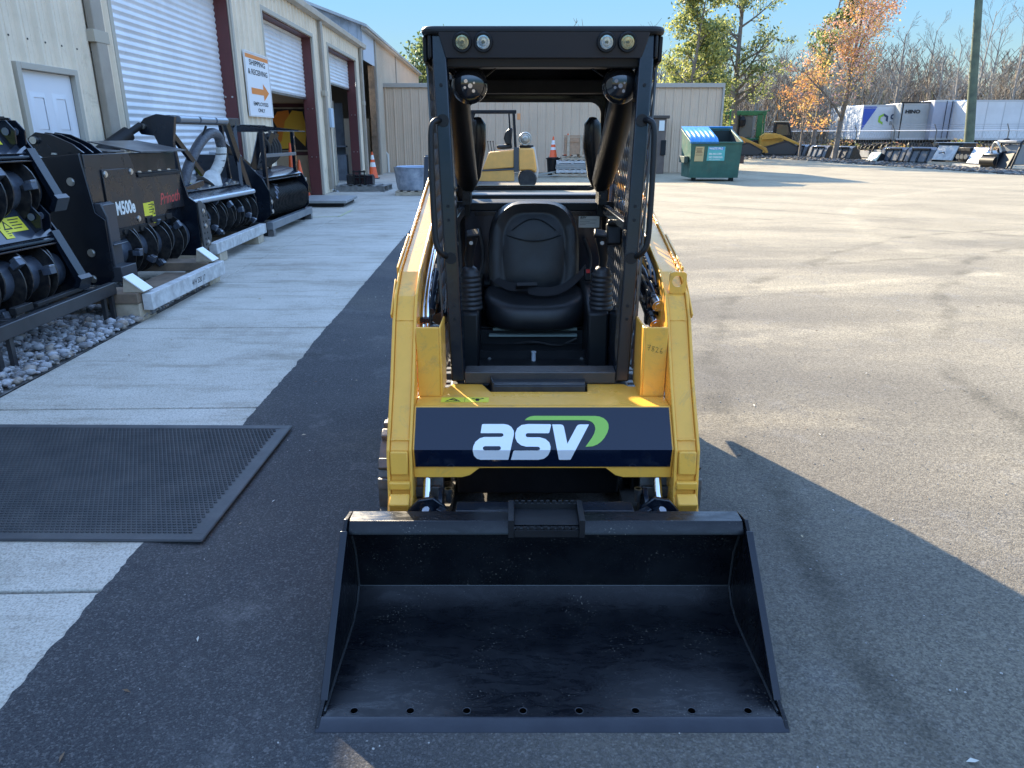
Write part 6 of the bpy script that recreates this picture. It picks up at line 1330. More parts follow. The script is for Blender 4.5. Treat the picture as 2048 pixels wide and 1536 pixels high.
# brown cabinet left of it
t = thing('utility_cabinet', 'brown metal compactor chute against the back building left of the dumpster', 'cabinet', (6.1, 32.3, 0)); 
q = MB(); q.bx(-.35, .30, 0, .9, 0, 2.2); q.build('housing', M('brown_metal', (.16, .12, .095), .6, c2=(.11, .08, .07), scale=3), t, bevel=.02)
q = MB(); q.bx(-.45, .42, -.06, .95, 2.2, 2.32); q.build('cap', M('cap_dark', (.07, .055, .045), .6), t, bevel=.02)
q = MB(); q.bx(-.0, .22, -.03, -.001, 1.72, 2.12); q.build('notice', STICKW, t)
q = MB(); q.bx(.12, .33, -.05, .0, .75, 1.35); q.build('hatch', BLACKM, t, bevel=.01)

# ---- far machines
def crawler(label, loc, rz, colr, s=1.0, cab=True):
    t = thing('crawler_loader', label, 'track loader', loc, rz); q = MB()
    BM = M('crawler_' + str(colr), colr, .45, c2=tuple(c * .8 for c in colr), scale=2)
    for y in (-.75, .75):
        q = MB(); lp = [(-1.15, .12), (-.95, .02), (.95, .02), (1.2, .18), (1.22, .40), (.35, .86), (.15, .88), (-1.1, .50), (-1.2, .34)]
        q.prism(lp, y - .2, y + .2, 'Y'); tk = q.build('track', RUBBER, t, bevel=.03)
        q = MB(); q.prism(shrink([(a, b) for a, b in lp], .10), y - .205, y + .205, 'Y'); q.build('track_frame', M('track_grey', (.05, .055, .06), .6), tk)
        q = MB(); q.prism([(-1.25, .95), (-1.05, 1.32), (-.2, 1.25), (1.45, .55), (1.60, .25), (1.42, .2), (1.2, .5), (-.2, 1.05), (-.9, .95)], y - .09 if y < 0 else y - .03, y + .03 if y < 0 else y + .09, 'Y'); q.build('lift_arm', BM, t, bevel=.02)
    q = MB(); q.prism([(-1.3, .55), (-1.3, 1.15), (-1.0, 1.35), (-.35, 1.30), (.2, .8), (.2, .5)], -.55, .55, 'Y'); q.build('body', BM, t, bevel=.03)
    if cab:
        q = MB(); q.prism([(-.55, .8), (-.50, 1.95), (.30, 1.93), (.55, 1.2), (.55, .8)], -.45, .45, 'Y'); cb = q.build('cab', BLACKM, t, bevel=.03)
        q = MB(); q.prism([(-.40, 1.2), (-.38, 1.82), (.22, 1.80), (.42, 1.22)], -.46, .46, 'Y'); q.build('window', GLASS, cb)
        q = MB(); q.bx(-.55, .32, -.47, .47, 1.951, 2.02); q.build('roof', M('roof_tan', (.5, .45, .35), .5), cb, bevel=.02)
    t.scale = (s, s, s); return t
crawler('yellow crawler loader with black cab parked beyond the dumpster', (21.4, 61.5, 0), R(-14), (.62, .36, .06), 1.28)
crawler('second yellow crawler mostly hidden behind the dumpster', (17.9, 60.0, 0), R(-10), (.55, .30, .05), 1.15, False)
t = thing('forestry_machine', 'green forestry machine with a boxy guarded cab beyond the dumpster', 'forestry machine', (18.6, 63.5, 0)); GRN = M('machine_green', (.02, .13, .05), .45, c2=(.03, .18, .06), scale=2)
q = MB(); q.bx(-1.8, 1.7, -.6, .6, .5, 1.3); q.build('body', GRN, t, bevel=.05)
q = MB(); q.bx(-1.9, 1.9, -.55, .55, 3.05, 3.40); q.bar((1.4, -.5, 3.2), (2.1, -.5, 3.45), .1, .1); q.build('boom', GRN, t, bevel=.04)
for x in (-1.7, -.3, 1.2, 1.7):
    q = MB(); q.bx(x, x + .12 + .3 * (x == 1.2), -.55, -.40, 1.2, 3.15); q.build('guard_post', GRN if x > 0 else BLACKM, t, bevel=.02)
q = MB(); q.bx(-1.0, -.6, -.58, -.2, 2.2, 3.5); q.build('bright_panel', M('bright_green', (.12, .6, .05), .4), t, bevel=.04)
q = MB(); q.bx(-.55, .9, -.4, .4, 1.3, 3.0); q.build('cab', M('cab_grey', (.12, .13, .12), .4), t, bevel=.06)
for x in (-1.3, 1.1):
    q = MB(); q.lathe([(.3, -.2), (.55, -.22), (.6, -.1), (.6, .1), (.55, .22), (.3, .2)], (x, -.7, .6), 'Y', 20); q.build('tyre', RUBBER, t)
for x in (-1.75, 0): 
    q = MB(); q.lathe([(.0, -.2), (.25, -.15), (.3, .3), (.1, .6), (0, .62)], (x, -.5, 2.4), 'Z', 10); q.build('grapple_tip', BLACKM, t)

# ---- row of loader buckets and attachments along the right
BKG = M('bucket_grey', (.05, .06, .075), .28, c2=(.09, .10, .12), scale=2); PALE = M('faded_steel', (.42, .43, .42), .5, c2=(.3, .3, .3), scale=3)
def yard_bucket(label, face, cat='loader bucket'):
    """bucket resting on its floor; its back plate faces the yard (local -x)"""
    t = thing('loader_bucket', label, cat, (0, 0, 0), 0, 'attachments lined up on the right'); W = 2.0
    q = MB(); q.prism([(-.36, .02), (-.40, .10), (-.20, .72), (.0, .86), (.05, .84), (-.14, .68), (-.32, .12), (-.28, .05), (.62, .0), (.62, .0), (-.30, .0)], -W / 2, W / 2, 'Y'); q.build('shell', face, t, bevel=.01)
    for y in (-W / 2, W / 2 - .03): q = MB(); q.prism([(-.38, .0), (-.40, .12), (-.20, .74), (.02, .88), (.62, .02)], y, y + .03, 'Y'); q.build('end_plate', BLACK, t, bevel=.01)
    for y in (-.62, .0, .62 - .08): q = MB(); q.prism([(-.42, .05), (-.45, .10), (-.25, .74), (-.18, .72), (-.37, .1)], y, y + .10, 'Y'); q.build('mount_rib', BLACK, t, bevel=.01)
    q = MB(); q.bx(-.30, -.18, -.62, .62, .70, .80); q.build('mount_lip', BLACK, t, bevel=.01)
    return t
def yard_frame(label, s=1.0):
    t = thing('grapple', label, 'grapple', (0, 0, 0), 0, 'attachments lined up on the right'); 
    for y in (-.7, -.25, .2, .65):
        q = MB(); q.prism([(-.35, .0), (-.42, .35), (-.25, .8), (.15, .95), (.35, .75), (.12, .82), (-.12, .70), (-.28, .35), (-.2, .08), (.5, .05), (.5, .0)], y, y + .06, 'Y'); q.build('tine', BLACKM, t)
    for z, x in ((.15, -.38), (.55, -.33), (.82, -.1)): q = MB(); q.bx(x, x + .06, -.72, .73, z, z + .07); q.build('cross_tube', BLACKM, t)
    q = MB(); q.bx(-.44, -.40, -.5, .5, .05, .50); q.build('mount_plate', PALE, t, bevel=.01); return t
b0 = yard_bucket('black loader bucket nearest the crawler in the attachment row', BKG); b0.location = at(1600, 312, z=0); b0.location.z = 0; b0.rotation_euler.z = R(20)
lab = {1640: 'black bucket with grey back plate beside the crawler end of the row', 1688: 'black bucket with worn back plate left of the pale flat attachments', 1790: 'blue grey backed bucket in the middle of the attachment row', 1845: 'wide blue grey backed bucket left of the pale grader'}
for px, s_ in ((1640, 1.0), (1688, 1.0), (1790, 1.0), (1845, 1.05)):
    c = copy_tree(b0); g_ = at(px, 316 + (px - 1640) * .052, z=0); c.location = g_; c.location.z = 0; c.scale = (s_,) * 3; c['label'] = lab[px]; c.rotation_euler.z = R(16)
f0 = yard_frame('black tined grapple standing behind the bucket row'); g_ = at(1738, 316, z=0); f0.location = (g_.x, g_.y, 0); f0.rotation_euler.z = R(12)
c = copy_tree(f0); g_ = at(1762, 318, z=0); c.location = (g_.x + .7, g_.y + 1.5, .0); c.scale = (1.15,) * 3; c['label'] = 'larger tined grapple half hidden behind the first grapple'
def flat_att(label, px, py, w_, h_, mat_):
    g_ = at(px, py, z=0); t = thing('plate_attachment', label, 'attachment', (g_.x, g_.y, 0), R(12), 'attachments lined up on the right')
    q = MB(); q.prism([(-.35, .02), (.0, h_), (.06, h_), (-.25, .0)], -w_ / 2, w_ / 2, 'Y'); q.build('face_plate', mat_, t, bevel=.01)
    q = MB(); q.prism([(-.1, .0), (.05, h_ * .95), (.5, h_ * .6), (.6, .0)], -w_ / 2 + .04, w_ / 2 - .04, 'Y'); q.build('frame', BLACKM, t, bevel=.02); return t
flat_att('small pale green plate attachment between the buckets', 1750, 323, .9, .55, M('pale_green', (.35, .42, .36), .5)); flat_att('white faced plate attachment in the row', 1775, 323, 1.1, .75, PALE)
# grader, drum cutter and open frame near the right edge
g_ = at(1893, 329, z=0); t = thing('tiller', 'white faced tiller with black hood on a pallet left of the leaning pole base', 'tiller', (g_.x, g_.y, 0), R(10), 'attachments lined up on the right')
q = MB(); q.prism([(-.40, .25), (-.05, 1.0), (.0, 1.0), (-.30, .22)], -.75, .75, 'Y'); q.build('face_plate', PALE, t, bevel=.01)
q = MB(); q.prism([(-.2, .2), (.0, 1.1), (.1, 1.14), (.75, 1.12), (.95, .8), (.8, .15)], -.95, .95, 'Y'); q.build('hood', BLACK, t, bevel=.03)
q = MB(); q.bx(-.15, .85, -1.0, 1.0, 1.14, 1.17); q.build('top_plate', PALE, t)
q = MB(); q.tube([(-.42, -.2, .6), (-.46, -.2, .66), (-.42, .2, .6)], .03, 8); q.build('grip', BLACKM, t)
q = MB(); q.bx(-.5, .9, -.9, .9, 0, .14); q.build('skid', WOOD, t)
g_ = at(1948, 334, z=0); t = thing('stump_cutter', 'attachment with round rotors and pale tilted plate right of the pole', 'attachment', (g_.x, g_.y, 0), R(10), 'attachments lined up on the right')
q = MB(); q.prism([(-.42, .2), (-.12, .95), (-.05, .95), (-.3, .2)], -.9, .1, 'Y'); q.build('face_plate', M('plate_sky', (.4, .46, .52), .35), t, bevel=.01)
q = MB(); q.bx(-.3, .5, .12, .95, .75, .95); q.bx(-.2, .6, -.9, .95, .2, .6); q.build('body', BLACKM, t, bevel=.03)
for k in range(3):
    q = MB(); q.lathe([(0, -.05), (.13, -.05), (.13, .05), (0, .05)], (-.34, .25 + .28 * k, .5), 'X', 14); q.build('rotor', STEEL, t)
q = MB(); q.bx(-.5, .8, -.95, .95, 0, .14); q.build('skid', M('pale_pallet', (.55, .5, .42), .8), t)
g_ = at(2010, 338, z=0); t = thing('trencher', 'tall black tubular trencher frame with a curved hose near the right edge', 'trencher', (g_.x, g_.y, 0), R(10), 'attachments lined up on the right')
for y in (-.7, .5):
    q = MB(); q.tube([(-.35, y, .05), (-.1, y, .9), (.1, y + .1, 1.35), (.6, y + .15, 1.38), (.8, y + .1, .1)], .05, 10, smooth=2); q.build('frame_tube', BLACKM, t)
q = MB(); q.prism([(-.45, .05), (-.15, .75), (-.08, .75), (-.35, .05)], -.55, .75, 'Y'); q.build('mount_plate', BLACKM, t, bevel=.01)
q = MB(); q.bx(-.2, .3, -.6, .6, 1.18, 1.32); q.bx(.0, .7, -.5, .5, .2, 1.1); q.build('gear_case', M('case_grey', (.2, .21, .22), .4), t, bevel=.04)
q = MB(); q.tube([(-.2, .2, .8), (-.35, .35, 1.2), (-.25, .7, 1.25), (-.2, .85, .9), (-.2, .75, .5)], .045, 10, smooth=2); q.build('hose', M('hose_pale', (.45, .45, .42), .5), t)
g_ = at(1985, 337, z=0); t = thing('brush_drum', 'black drum attachment between the rotor attachment and the trencher', 'attachment', (g_.x, g_.y, 0), R(10), 'attachments lined up on the right')
q = MB(); q.prism([(-.3, 0), (-.3, .7), (.2, .85), (.4, .3), (.4, 0)], -.5, .5, 'Y'); q.build('body', BLACK, t, bevel=.04); q = MB(); q.cyl((-.25, -.45, .35), (-.25, .45, .35), .22, n=16); q.build('drum', BLACKM, t)
# low gravel berm under that row
q = MB(); random.seed(2)
for (xa, ya), (xb, yb) in (((at(1440, 310, z=0).x, 62), (24.5, 62)),): pass
for k in range(1500):
    u = random.random(); px = 1470 + 590 * u; py = 313 + 33 * max(0, (px - 1560) / 488) + random.uniform(-3, 5)
    g_ = at(px, py, z=0); q.m = random.choice((0, 0, 1)); stone(q, g_.x, g_.y, .02, random.uniform(.04, .14))
tag(q.build('rubble', [M('rubble_dark', (.06, .055, .05), .9), M('rubble_mid', (.16, .15, .135), .9)], smooth=False), 'low line of dark rubble along the foot of the attachment row', 'rubble', kind='stuff')

# ---- pole
g_ = Vector((27.6, 46.5, 0)); t = thing('utility_pole', 'tall greenish wooden pole leaning right behind the attachments', 'pole', g_)
top_ = at(1962, -60, Y=46.5 + 0.0)
q = MB(); q.tube([(0, 0, 0), ((top_.x - g_.x) * .5, 0, top_.z * .5), (top_.x - g_.x, 0, top_.z)], .28, 14, rad=[.29, .235, .19]); q.build('shaft', M('pole_green', (.12, .15, .10), .8, c2=(.075, .095, .07), scale=2, bump=.2, bscale=8), t)
# ---- chain link fence
t = thing('chain_link_fence', 'chain link fence with barbed wire arms in front of the trailers', 'fence', (29, 52, 0))
q = MB(); pts = [Vector((19, 74, 0)), Vector((29.5, 54, 0)), Vector((37, 50, 0))]; FH = 1.85
for a, b in zip(pts, pts[1:]): q.cyl(a + Vector((0, 0, FH)), b + Vector((0, 0, FH)), .035, n=8)
q.build('top_rail', M('galv_pale', (.6, .62, .64), .4, .3), t, (29, 52, 0))
for a, b in zip(pts, pts[1:]):
    n = max(2, int((b - a).length / 3.2))
    for k in range(n):
        p = a.lerp(b, k / n); q = MB(); q.cyl(p, p + Vector((0, 0, FH + .03)), .04, n=8); q.bar(p + Vector((0, 0, FH)), p + Vector((-.32, -.2, FH + .42)), .05, .03); q.build('post', M('post_dark', (.12, .13, .13), .5), t, (29, 52, 0))
q = MB()
for j in range(3):
    for a, b in zip(pts, pts[1:]): o_ = Vector((-.1 * (j + 1), -.06 * (j + 1), FH + .13 * (j + 1))); q.cyl(a + o_, b + o_, .008, n=4, caps=False)
q.build('barbed_wire', STEEL, t, (29, 52, 0))
q = MB()
for a, b in zip(pts, pts[1:]):
    d = (b - a); L0 = d.length; d.normalize(); n = int(L0 / .22)
    for k in range(n):
        for sg in (1, -1):
            p = a + d * (k * .22); e = p + d * (sg * .9) ; q.bar(p + Vector((0, 0, .05)), e + Vector((0, 0, FH - .05)), .006, .006)
q.build('mesh', M('mesh_grey', (.3, .31, .31), .5, .3), t, (29, 52, 0), smooth=False)
# ---- semi trailers
def trailer(label, c, rz, L0, Hh=2.75, base=1.15, W=2.6, col_=(.62, .65, .68), ribs=True):
    t = thing('semi_trailer', label, 'trailer', c, rz)
    q = MB(); q.bx(0, L0, 0, W, base, base + Hh); q.build('box', M('tr_%s' % (col_,), col_, .4, c2=tuple(k * .88 for k in col_), scale=.8), t, bevel=.03)
    q = MB(); q.bx(-.01, L0 + .01, -.02, -.001, base + Hh - .12, base + Hh + .01); q.bx(-.01, L0 + .01, -.02, -.001, base, base + .15); q.build('rub_rail', M('rail_alu', (.45, .47, .5), .4, .4), t)
    if ribs:
        q = MB()
        for k in range(1, int(L0 / 1.22)): q.bx(k * 1.22 - .03, k * 1.22 + .03, -.018, -.0015, base + .16, base + Hh - .13)
        q.build('seam_strip', M('seam_pale', tuple(k * .72 for k in col_), .4), t)
    for x in (L0 - 1.3, L0 - 2.6, 1.2):
        q = MB(); q.lathe([(0, -.1), (.25, -.12), (.5, -.14), (.52, 0), (.5, .14), (0, .1)], (x, .2, .52), 'Y', 20); q.build('wheel', RUBBER, t)
    q = MB(); q.bx(.5, L0 - .3, .4, W - .4, .95, base - .001); q.build('underframe', BLACKM, t); return t
g_ = at(1926, 292, Y=57); a = trailer('long plain white semi trailer at the right edge behind the pole', (g_.x, 57, 0), R(-3), 13, 2.75, 1.2, col_=(.62, .64, .66))
b_x = at(1855, 292, Y=59.5).x; b = trailer('silver semi trailer with red corner posts and rear doors', (b_x, 59.5, 0), R(-6), 2.62, 2.85, 1.2, W=8, col_=(.33, .36, .44), ribs=False)
q = MB(); q.bx(2.40, 2.62, -.03, -.002, 1.2, 3.9); q.build('red_corner', M('red_post', (.55, .05, .06), .5), b)
q = MB(); q.bx(1.25, 1.30, -.03, -.002, 1.3, 4.0); q.bx(.85, .89, -.05, -.03, 1.3, 4.0); q.bx(1.75, 1.79, -.05, -.03, 1.3, 4.0); q.build('door_bar', BLACKM, b)
c_x = at(1790, 292, Y=60.5).x; c = trailer('grey box trailer with dark lettering high on its door', (c_x, 60.5, 0), R(-6), 2.6, 2.7, 1.2, W=8, col_=(.36, .38, .38), ribs=False)
q = MB(); text_mesh(q, 'HINO', .34, lambda a_, b_: (.35 + a_, -.032, 3.15 + b_), bold=.02, sx=1.25); q.build('lettering', INK, c, smooth=False)
q = MB(); q.bx(.1, .18, -.03, -.002, 1.3, 3.85); q.bx(-.03, 2.63, -.06, -.001, 3.86, 3.96); q.build('door_bar', BLACKM, c)
d_x = at(1716, 292, Y=62).x; d = trailer('white box trailer with a blue slanted stripe and a green hexagon mark', (d_x, 62, 0), R(-5), 3.1, 2.6, 1.2, W=8, col_=(.58, .63, .68), ribs=False)
q = MB(); q.flat([[(.05, 1.9), (.05, 3.55), (1.0, 3.55)]], lambda x, z: (x, -.03, z)); q.flat([[(.05, 3.6), (1.05, 3.6), (1.0, 3.68), (.05, 3.68)]], lambda x, z: (x, -.03, z)); q.build('blue_stripe', M('stripe_blue', (.03, .08, .42), .4), d, smooth=False)
hexo = [(1.62 + .42 * math.cos(R(a_)), 2.75 + .42 * math.sin(R(a_))) for a_ in range(30, 390, 60)]; hexi = [(1.62 + .24 * math.cos(R(a_)), 2.75 + .24 * math.sin(R(a_))) for a_ in range(30, 390, 60)]
q = MB()
for i in (1, 2, 3): q.add([(hexo[i][0], -.031, hexo[i][1]), (hexo[(i + 1) % 6][0], -.031, hexo[(i + 1) % 6][1]), (hexi[(i + 1) % 6][0], -.031, hexi[(i + 1) % 6][1]), (hexi[i][0], -.031, hexi[i][1])], [(0, 1, 2, 3)])
q.build('green_mark', M('mark_green', (.25, .5, .05), .5), d, smooth=False)
q = MB()
for i in (5, 0): q.add([(hexo[i][0], -.031, hexo[i][1]), (hexo[(i + 1) % 6][0], -.031, hexo[(i + 1) % 6][1]), (hexi[(i + 1) % 6][0], -.031, hexi[(i + 1) % 6][1]), (hexi[i][0], -.031, hexi[i][1])], [(0, 1, 2, 3)])
text_mesh(q, 'CO', .5, lambda a_, b_: (2.15 + a_, -.031, 2.75 + b_), bold=.03); q.build('dark_lettering', M('navy_print', (.03, .06, .12), .5), d, smooth=False)
q = MB(); text_mesh(q, 'BU', .42, lambda a_, b_: (2.12 + a_, -.031, 2.3 + b_)); q.build('grey_lettering', M('grey_print', (.2, .22, .22), .5), d, smooth=False)
e_x = at(1690, 292, Y=66).x; e = trailer('white trailer end partly hidden by the autumn maple', (e_x, 66, 0), R(0), 2.2, 2.7, 1.2, col_=(.66, .66, .64), ribs=False)
# ================================================================ TREES
import numpy as np
def leafcloud(pts, size, rs, flat=.5, tri=False):
    """pts (n,3) -> quads of random orientation"""
    n = len(pts); pts = np.asarray(pts, float)
    a = rs.normal(size=(n, 3)); a /= np.linalg.norm(a, axis=1)[:, None]
    b = rs.normal(size=(n, 3)); b -= (a * b).sum(1)[:, None] * a; b /= np.linalg.norm(b, axis=1)[:, None]
    s = size * rs.uniform(.55, 1.35, size=(n, 1)); a *= s; b *= s * flat
    v = np.stack([pts - a, pts - b, pts + a, pts + b], 1).reshape(-1, 3)
    return v
def mesh_np(name, v, k, mats, mi, parent, nv=4):
    me = bpy.data.meshes.new(name); n = len(v) // nv
    me.from_pydata([tuple(p) for p in v], [], [tuple(range(i * nv, i * nv + nv)) for i in range(n)])
    for m in mats: me.materials.append(m)
    if mi is not None: me.polygons.foreach_set('material_index', np.asarray(mi, 'i'))
    me.update(); o = bpy.data.objects.new(name, me); col.objects.link(o)
    if parent is not None: o.parent = parent
    return o
def LM(name, c, tr=.35):
    m = M(name, c, .6); n = m.node_tree.nodes; L = m.node_tree.links; b = n['Principled BSDF']
    t = n.new('ShaderNodeBsdfTranslucent'); t.inputs[0].default_value = (*[min(.9, k * 1.5) for k in c], 1)
    x = n.new('ShaderNodeMixShader'); x.inputs[0].default_value = tr; L.new(b.outputs[0], x.inputs[1]); L.new(t.outputs[0], x.inputs[2]); L.new(x.outputs[0], n['Material Output'].inputs[0]); return m
BARK = M('bark_grey', (.13, .115, .10), .9, c2=(.20, .18, .16), scale=3, bump=.3, bscale=12)
BARKW = M('bark_pale', (.27, .25, .22), .9, c2=(.20, .18, .16), scale=3)
def branch_tree(mb, h, r, rs, levels=3, spread=.5, droop=0, start=.3, nb=9, twig=None, bend=.1, seg=5, bl=.5):
    tips = []
    def grow(p, d, l, r_, lev):
        pts = [p]; q_ = p.copy(); dd = d.copy()
        n = 4 if lev else 6
        for k in range(n):
            dd = (dd + Vector(rs.normal(size=3)) * (bend if lev else bend * .25) + Vector((0, 0, .06 if lev else .02))).normalized(); q_ = q_ + dd * (l / n); pts.append(q_.copy())
        rad = [max(.008, r_ * (1 - .82 * k / n)) for k in range(n + 1)]
        mb.tube(pts, r_, seg if lev < 2 else 3, rad=rad, caps=False)
        if lev >= levels: tips.extend(pts[2:]); return
        m = nb if lev == 0 else max(3, int(nb * .55))
        for k in range(m):
            u = (start if lev == 0 else .25) + (1 - (start if lev == 0 else .25)) * (k + rs.uniform(0, .8)) / m
            u = min(u, .98); i = int(u * n); f = u * n - i; pp = pts[i].lerp(pts[i + 1], f)
            az = rs.uniform(0, 2 * PI); side = Vector((math.cos(az), math.sin(az), 0)); base_d = (pts[i + 1] - pts[i]).normalized()
            if lev: side = Vector(rs.normal(size=3)); side = (side - base_d * side.dot(base_d)).normalized()
            nd = (base_d * (1 - spread) + side * spread + Vector((0, 0, -droop))).normalized()
            ll = l * (bl if lev == 0 else .55) * (1.15 - .6 * u) * rs.uniform(.75, 1.15)
            grow(pp, nd, ll, rad[i] * .55, lev + 1)
    grow(Vector((0, 0, 0)), Vector((rs.normal() * .03, rs.normal() * .03, 1)).normalized(), h, r, 0)
    return tips
def tree(name, label, loc, h, r, seed, leaves=None, size=.16, per=10, blob=.55, levels=2, spread=.6, start=.3, nb=12, bark=None, cat='tree', group=None, droop=0, bend=.1, keep=None, bl=.5):
    rs = np.random.RandomState(seed); t = thing(name, label, cat, loc, rs.uniform(0, 6), group); mb = MB()
    tips = branch_tree(mb, h, r, rs, levels, spread, droop, start, nb, bend=bend, bl=bl); mb.build('trunk', bark or BARK, t, ang=60)
    if leaves:
        tips = np.array([tuple(p) for p in tips])
        if keep: tips = tips[[keep(p, rs) for p in tips]]
        P = np.repeat(tips, per, 0) + rs.normal(size=(len(tips) * per, 3)) * blob * np.array([1, 1, .6]); v = leafcloud(P, size, rs)
        cl = np.repeat(rs.randint(0, len(leaves), len(tips)), per); rnd = rs.rand(len(P)) < .3; cl[rnd] = rs.randint(0, len(leaves), rnd.sum())
        mesh_np('crown', v, 4, leaves, cl, t)
    return t
PINE = [LM('needle_olive', (.30, .31, .10), .45), LM('needle_green', (.19, .23, .09), .45), LM('needle_lime', (.40, .40, .11), .45), LM('needle_dark', (.05, .08, .03))]
FALL = [LM('leaf_orange', (.66, .32, .11)), LM('leaf_gold', (.64, .42, .13)), LM('leaf_pink', (.66, .38, .33)), LM('leaf_rust', (.46, .24, .13))]
def gz(px, Y): return ((px - 1024) / FPX) * (Y * .9471 + 1.55 * .32) 
tree('pine_tree', 'bushy olive green pine right behind the back building roof', (gz(1362, 52), 52, 0), 9.6, .20, 21, PINE, .12, 15, .30, 2, .62, .10, 20, bl=.25)
tree('pine_tree', 'tall open pine with bare lower trunk reaching the top of the frame', (gz(1462, 58), 58, 0), 16.0, .26, 34, PINE[:2] + PINE[3:], .11, 9, .20, 2, .68, .22, 24, bl=.21)
tree('pine_tree', 'small yellowish pine between the bushy and the tall pine', (gz(1412, 56), 56, 0), 7.6, .16, 5, PINE[:3], .12, 18, .28, 2, .6, .15, 16, bl=.26)
tree('pine_tree', 'slim dark topped pine left of the autumn maple', (gz(1622, 60), 60, 0), 12.2, .20, 47, PINE[1:2] + PINE[3:] + PINE[:1], .12, 16, .24, 2, .55, .45, 13, bl=.20)
tree('maple_tree', 'autumn maple with orange lower leaves and a thin pinkish top', (gz(1668, 52), 52, 0), 12.0, .20, 63, FALL, .085, 3, .24, 3, .48, .16, 15, bl=.33)
tree('maple_tree', 'low orange sapling beside the maple in front of the trailer', (gz(1598, 56), 56, 0), 5.6, .10, 64, FALL[:2] + FALL[3:], .09, 12, .28, 2, .5, .2, 10, bl=.4)
tree('evergreen_bush', 'dark green evergreen showing over the shed roof at the back', (gz(846, 62), 62, 0), 7.5, .2, 71, PINE[1:2] + PINE[3:], .2, 20, .6, 2, .6, .2, 12)
# individual bare trees that stand out against the sky
blabels = ['bare tree with a broken dark trunk right of the maple', 'pale bare tree between the broken trunk and the pole', 'tall bare tree just left of the pole top', 'bare tree right behind the pole', 'pale bare tree with a bushy top right of the pole', 'bare tree at the right edge of the wood', 'thin bare tree over the trailers', 'forked bare tree above the grey trailer', 'bare sapling cluster right of the tall pine', 'slender bare tree left of the slim pine']
for k, (px, Y, h) in enumerate(((1778, 64, 9.2), (1862, 70, 9.0), (1925, 72, 12.0), (1955, 76, 11.0), (2000, 68, 11.0), (2060, 70, 9.8), (1830, 75, 10.8), (1895, 66, 8.6), (1500, 66, 9.0), (1570, 72, 9.2))):
    tree('bare_tree', blabels[k], (gz(px, Y), Y, 0), h, .19 if k == 0 else .15, 100 + k, None, levels=3, spread=.42, start=.35, nb=10, bl=.30, bark=BARK if k in (0, 6) else BARKW, group='bare winter trees')
# the wood behind: one mass of bare trunks and twigs
def wood(name, label, n, x0, x1, y0, y1, h0, h1, seed, mats, per=16, twig=.018):
    rs = np.random.RandomState(seed); V = []; MI = []
    def prism3(a, b, ra, rb, mi):
        d = b - a; l = np.linalg.norm(d)
        if l < 1e-4: return
        d /= l; s = np.cross(d, [0.31, .2, .93]); s /= np.linalg.norm(s); t = np.cross(d, s)
        A = [a + ra * s, a - ra * .5 * s + ra * .87 * t, a - ra * .5 * s - ra * .87 * t]; B = [b + rb * s, b - rb * .5 * s + rb * .87 * t, b - rb * .5 * s - rb * .87 * t]
        for i in range(3): V.extend([A[i], A[(i + 1) % 3], B[(i + 1) % 3], B[i]]); MI.append(mi)
    for k in range(n):
        x = rs.uniform(x0, x1); y = y0 + (y1 - y0) * rs.rand() ** 1.3; h = rs.uniform(h0, h1) * (.8 + .4 * noise.noise(Vector((x * .12, y * .1, seed)))) ; mi = rs.randint(0, len(mats)); r = .05 + .006 * h
        a = np.array([x, y, 0.]); lean = rs.normal(size=2) * .06; p = a; pts = [a]
        for j in range(4):
            lean = lean + rs.normal(size=2) * .04; q_ = p + np.array([lean[0] * h / 4, lean[1] * h / 4, h / 4]); prism3(p, q_, r * (1 - j * .24), r * (1 - (j + 1) * .24) + .008, mi); p = q_; pts.append(p)
        for j in range(per):
            u = rs.uniform(.15, .98) * 4; i = min(3, int(u)); c = pts[i] + (pts[i + 1] - pts[i]) * (u - i)
            az = rs.uniform(0, 2 * PI); ll = h * rs.uniform(.10, .26) * (1.3 - u / 5); e = c + np.array([math.cos(az) * ll * .62, math.sin(az) * ll * .62, ll * rs.uniform(.45, .95)])
            prism3(c, e, .030, twig, mi)
            for m_ in range(3):
                f = c + (e - c) * rs.uniform(.35, 1); az = rs.uniform(0, 2 * PI); l2 = ll * rs.uniform(.3, .6); prism3(f, f + np.array([math.cos(az) * l2 * .6, math.sin(az) * l2 * .6, l2 * .7]), twig, twig * .6, mi)
    o = mesh_np(name, np.array(V), 4, mats, MI, None); tag(o, label, 'wood', kind='stuff'); return o
TW = [M('twig_grey', (.21, .175, .14), .9), M('twig_tan', (.32, .26, .185), .9), M('twig_brown', (.14, .11, .085), .9), M('twig_pale', (.42, .37, .30), .9)]
wood('bare_woods', 'dense wood of bare grey trees closing the yard on the right', 520, 6, 62, 70, 84, 7.0, 10.6, 7, TW, 20)
wood('far_woods', 'farther darker rows of bare trees behind the first', 480, 4, 80, 84, 104, 8.5, 12.5, 8, TW[:3], 16, .03)
rs = np.random.RandomState(12)
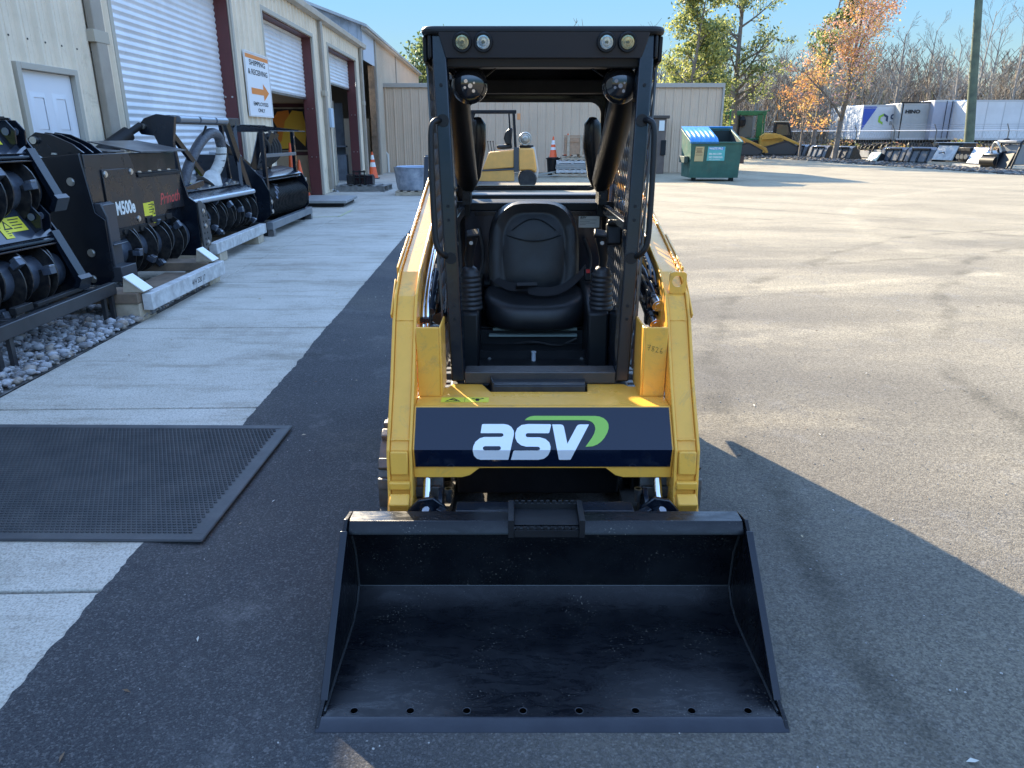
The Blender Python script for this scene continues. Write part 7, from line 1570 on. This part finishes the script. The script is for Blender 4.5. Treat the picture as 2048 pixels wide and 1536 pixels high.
# tangled understorey
n = 34000; X = rs.uniform(5, 62, n); Y = rs.uniform(66, 84, n); Z = rs.rand(n) ** 1.5 * 5.2 * (.7 + .6 * np.array([noise.noise(Vector((x * .25, y * .2, 0))) for x, y in zip(X, Y)])); Z = np.abs(Z)
a = np.stack([X, Y, Z], 1); d = rs.normal(size=(n, 3)) * [.5, .5, .6] + [0, 0, .55]; d *= rs.uniform(.5, 1.4, (n, 1)); s = rs.normal(size=(n, 3)) ; s -= (s * d).sum(1)[:, None] * d / (d * d).sum(1)[:, None]; s /= np.linalg.norm(s, axis=1)[:, None]; s *= rs.uniform(.012, .035, (n, 1))
V = np.stack([a - s, a + s, a + d + s * .5, a + d - s * .5], 1).reshape(-1, 3)
o = mesh_np('undergrowth', V, 4, TW + [LM('brush_green', (.12, .13, .05)), LM('brush_gold', (.35, .2, .06))], rs.choice(6, n, p=[.24, .26, .18, .2, .08, .04]), None); tag(o, 'tangled dry brush and saplings at the foot of the wood', 'undergrowth', kind='stuff')
n = 9000; X = rs.uniform(4, 75, n); Y = rs.uniform(86, 100, n); Z = rs.rand(n) * 6.0
v = leafcloud(np.stack([X, Y, Z], 1), .55, rs, .7); o = mesh_np('leaf_litter_brush', v, 4, [M('brush_dark', (.075, .068, .05), .9), M('brush_mid', (.12, .105, .08), .9), M('brush_olive', (.07, .08, .035), .9)], rs.randint(0, 3, n), None); tag(o, 'dark thicket deep inside the wood', 'thicket', kind='stuff')
# weeds by the fence
n = 5000; u = rs.rand(n); X = 19 + 18 * u + rs.normal(size=n) * .5; Yc = np.interp(X, [19, 29.5, 37], [74, 54, 50]) - .3 + rs.normal(size=n) * .5
hh = np.array([max(.1, .9 + 1.1 * noise.noise(Vector((x * .6, 4, 2)))) for x in X]); Z = rs.rand(n) * hh
v = leafcloud(np.stack([X, Yc, Z], 1), .12, rs, .35); o = mesh_np('fence_weeds', v, 4, [LM('weed_green', (.13, .16, .05)), LM('weed_gold', (.40, .26, .08)), LM('weed_pink', (.45, .25, .17)), LM('weed_tan', (.30, .25, .16))], rs.choice(4, n, p=[.3, .25, .2, .25]), None); tag(o, 'dry coloured weeds growing along the chain link fence', 'weeds', kind='stuff')
# ================================================================ LITTER ON THE GROUND
random.seed(31); q = MB()
for k in range(260):
    x, y = (random.uniform(-2.9, 5.5), random.uniform(1.4, 12)) if k % 3 else (random.uniform(-1.5, 3.5), random.uniform(1.4, 5))
    if -1.0 < x < 1.1 and 1.5 < y < 4.8: continue
    if -3.1 < x < -1.2 and 2.5 < y < 3.9: continue
    z = .019 if x < -1.45 - .026 * y else .005
    a = random.uniform(0, 6.3); s = random.uniform(.006, .02); ca, sa = math.cos(a), math.sin(a); w_ = s * random.uniform(.15, .5)
    q.m = random.choice((0, 1, 2))
    q.add([(x - ca * s, y - sa * s, z), (x + sa * w_, y - ca * w_, z + s * .3), (x + ca * s, y + sa * s, z + .001), (x - sa * w_, y + ca * w_, z + s * .15)], [(0, 1, 2), (0, 2, 3)])
tag(q.build('ground_litter', [M('litter_tan', (.42, .34, .22), .8), M('litter_brown', (.16, .10, .06), .8), M('litter_pale', (.5, .48, .42), .8)], smooth=False), 'scattered dry leaf scraps, pine straw and bark chips on the paving', 'litter', kind='stuff')
q = MB()
for k in range(2600):
    x, y = random.uniform(-1.35, 5), random.uniform(1.3, 9)
    if -1.0 < x < 1.1 and 1.6 < y < 4.6: continue
    q.m = random.choice((0, 0, 1)); stone(q, x, y, .002, random.uniform(.0015, .0045))
tag(q.build('grit', [M('grit_grey', (.22, .21, .20), .9), M('grit_pale', (.42, .40, .37), .9)], smooth=False), 'loose grit scattered over the asphalt', 'grit', kind='stuff')
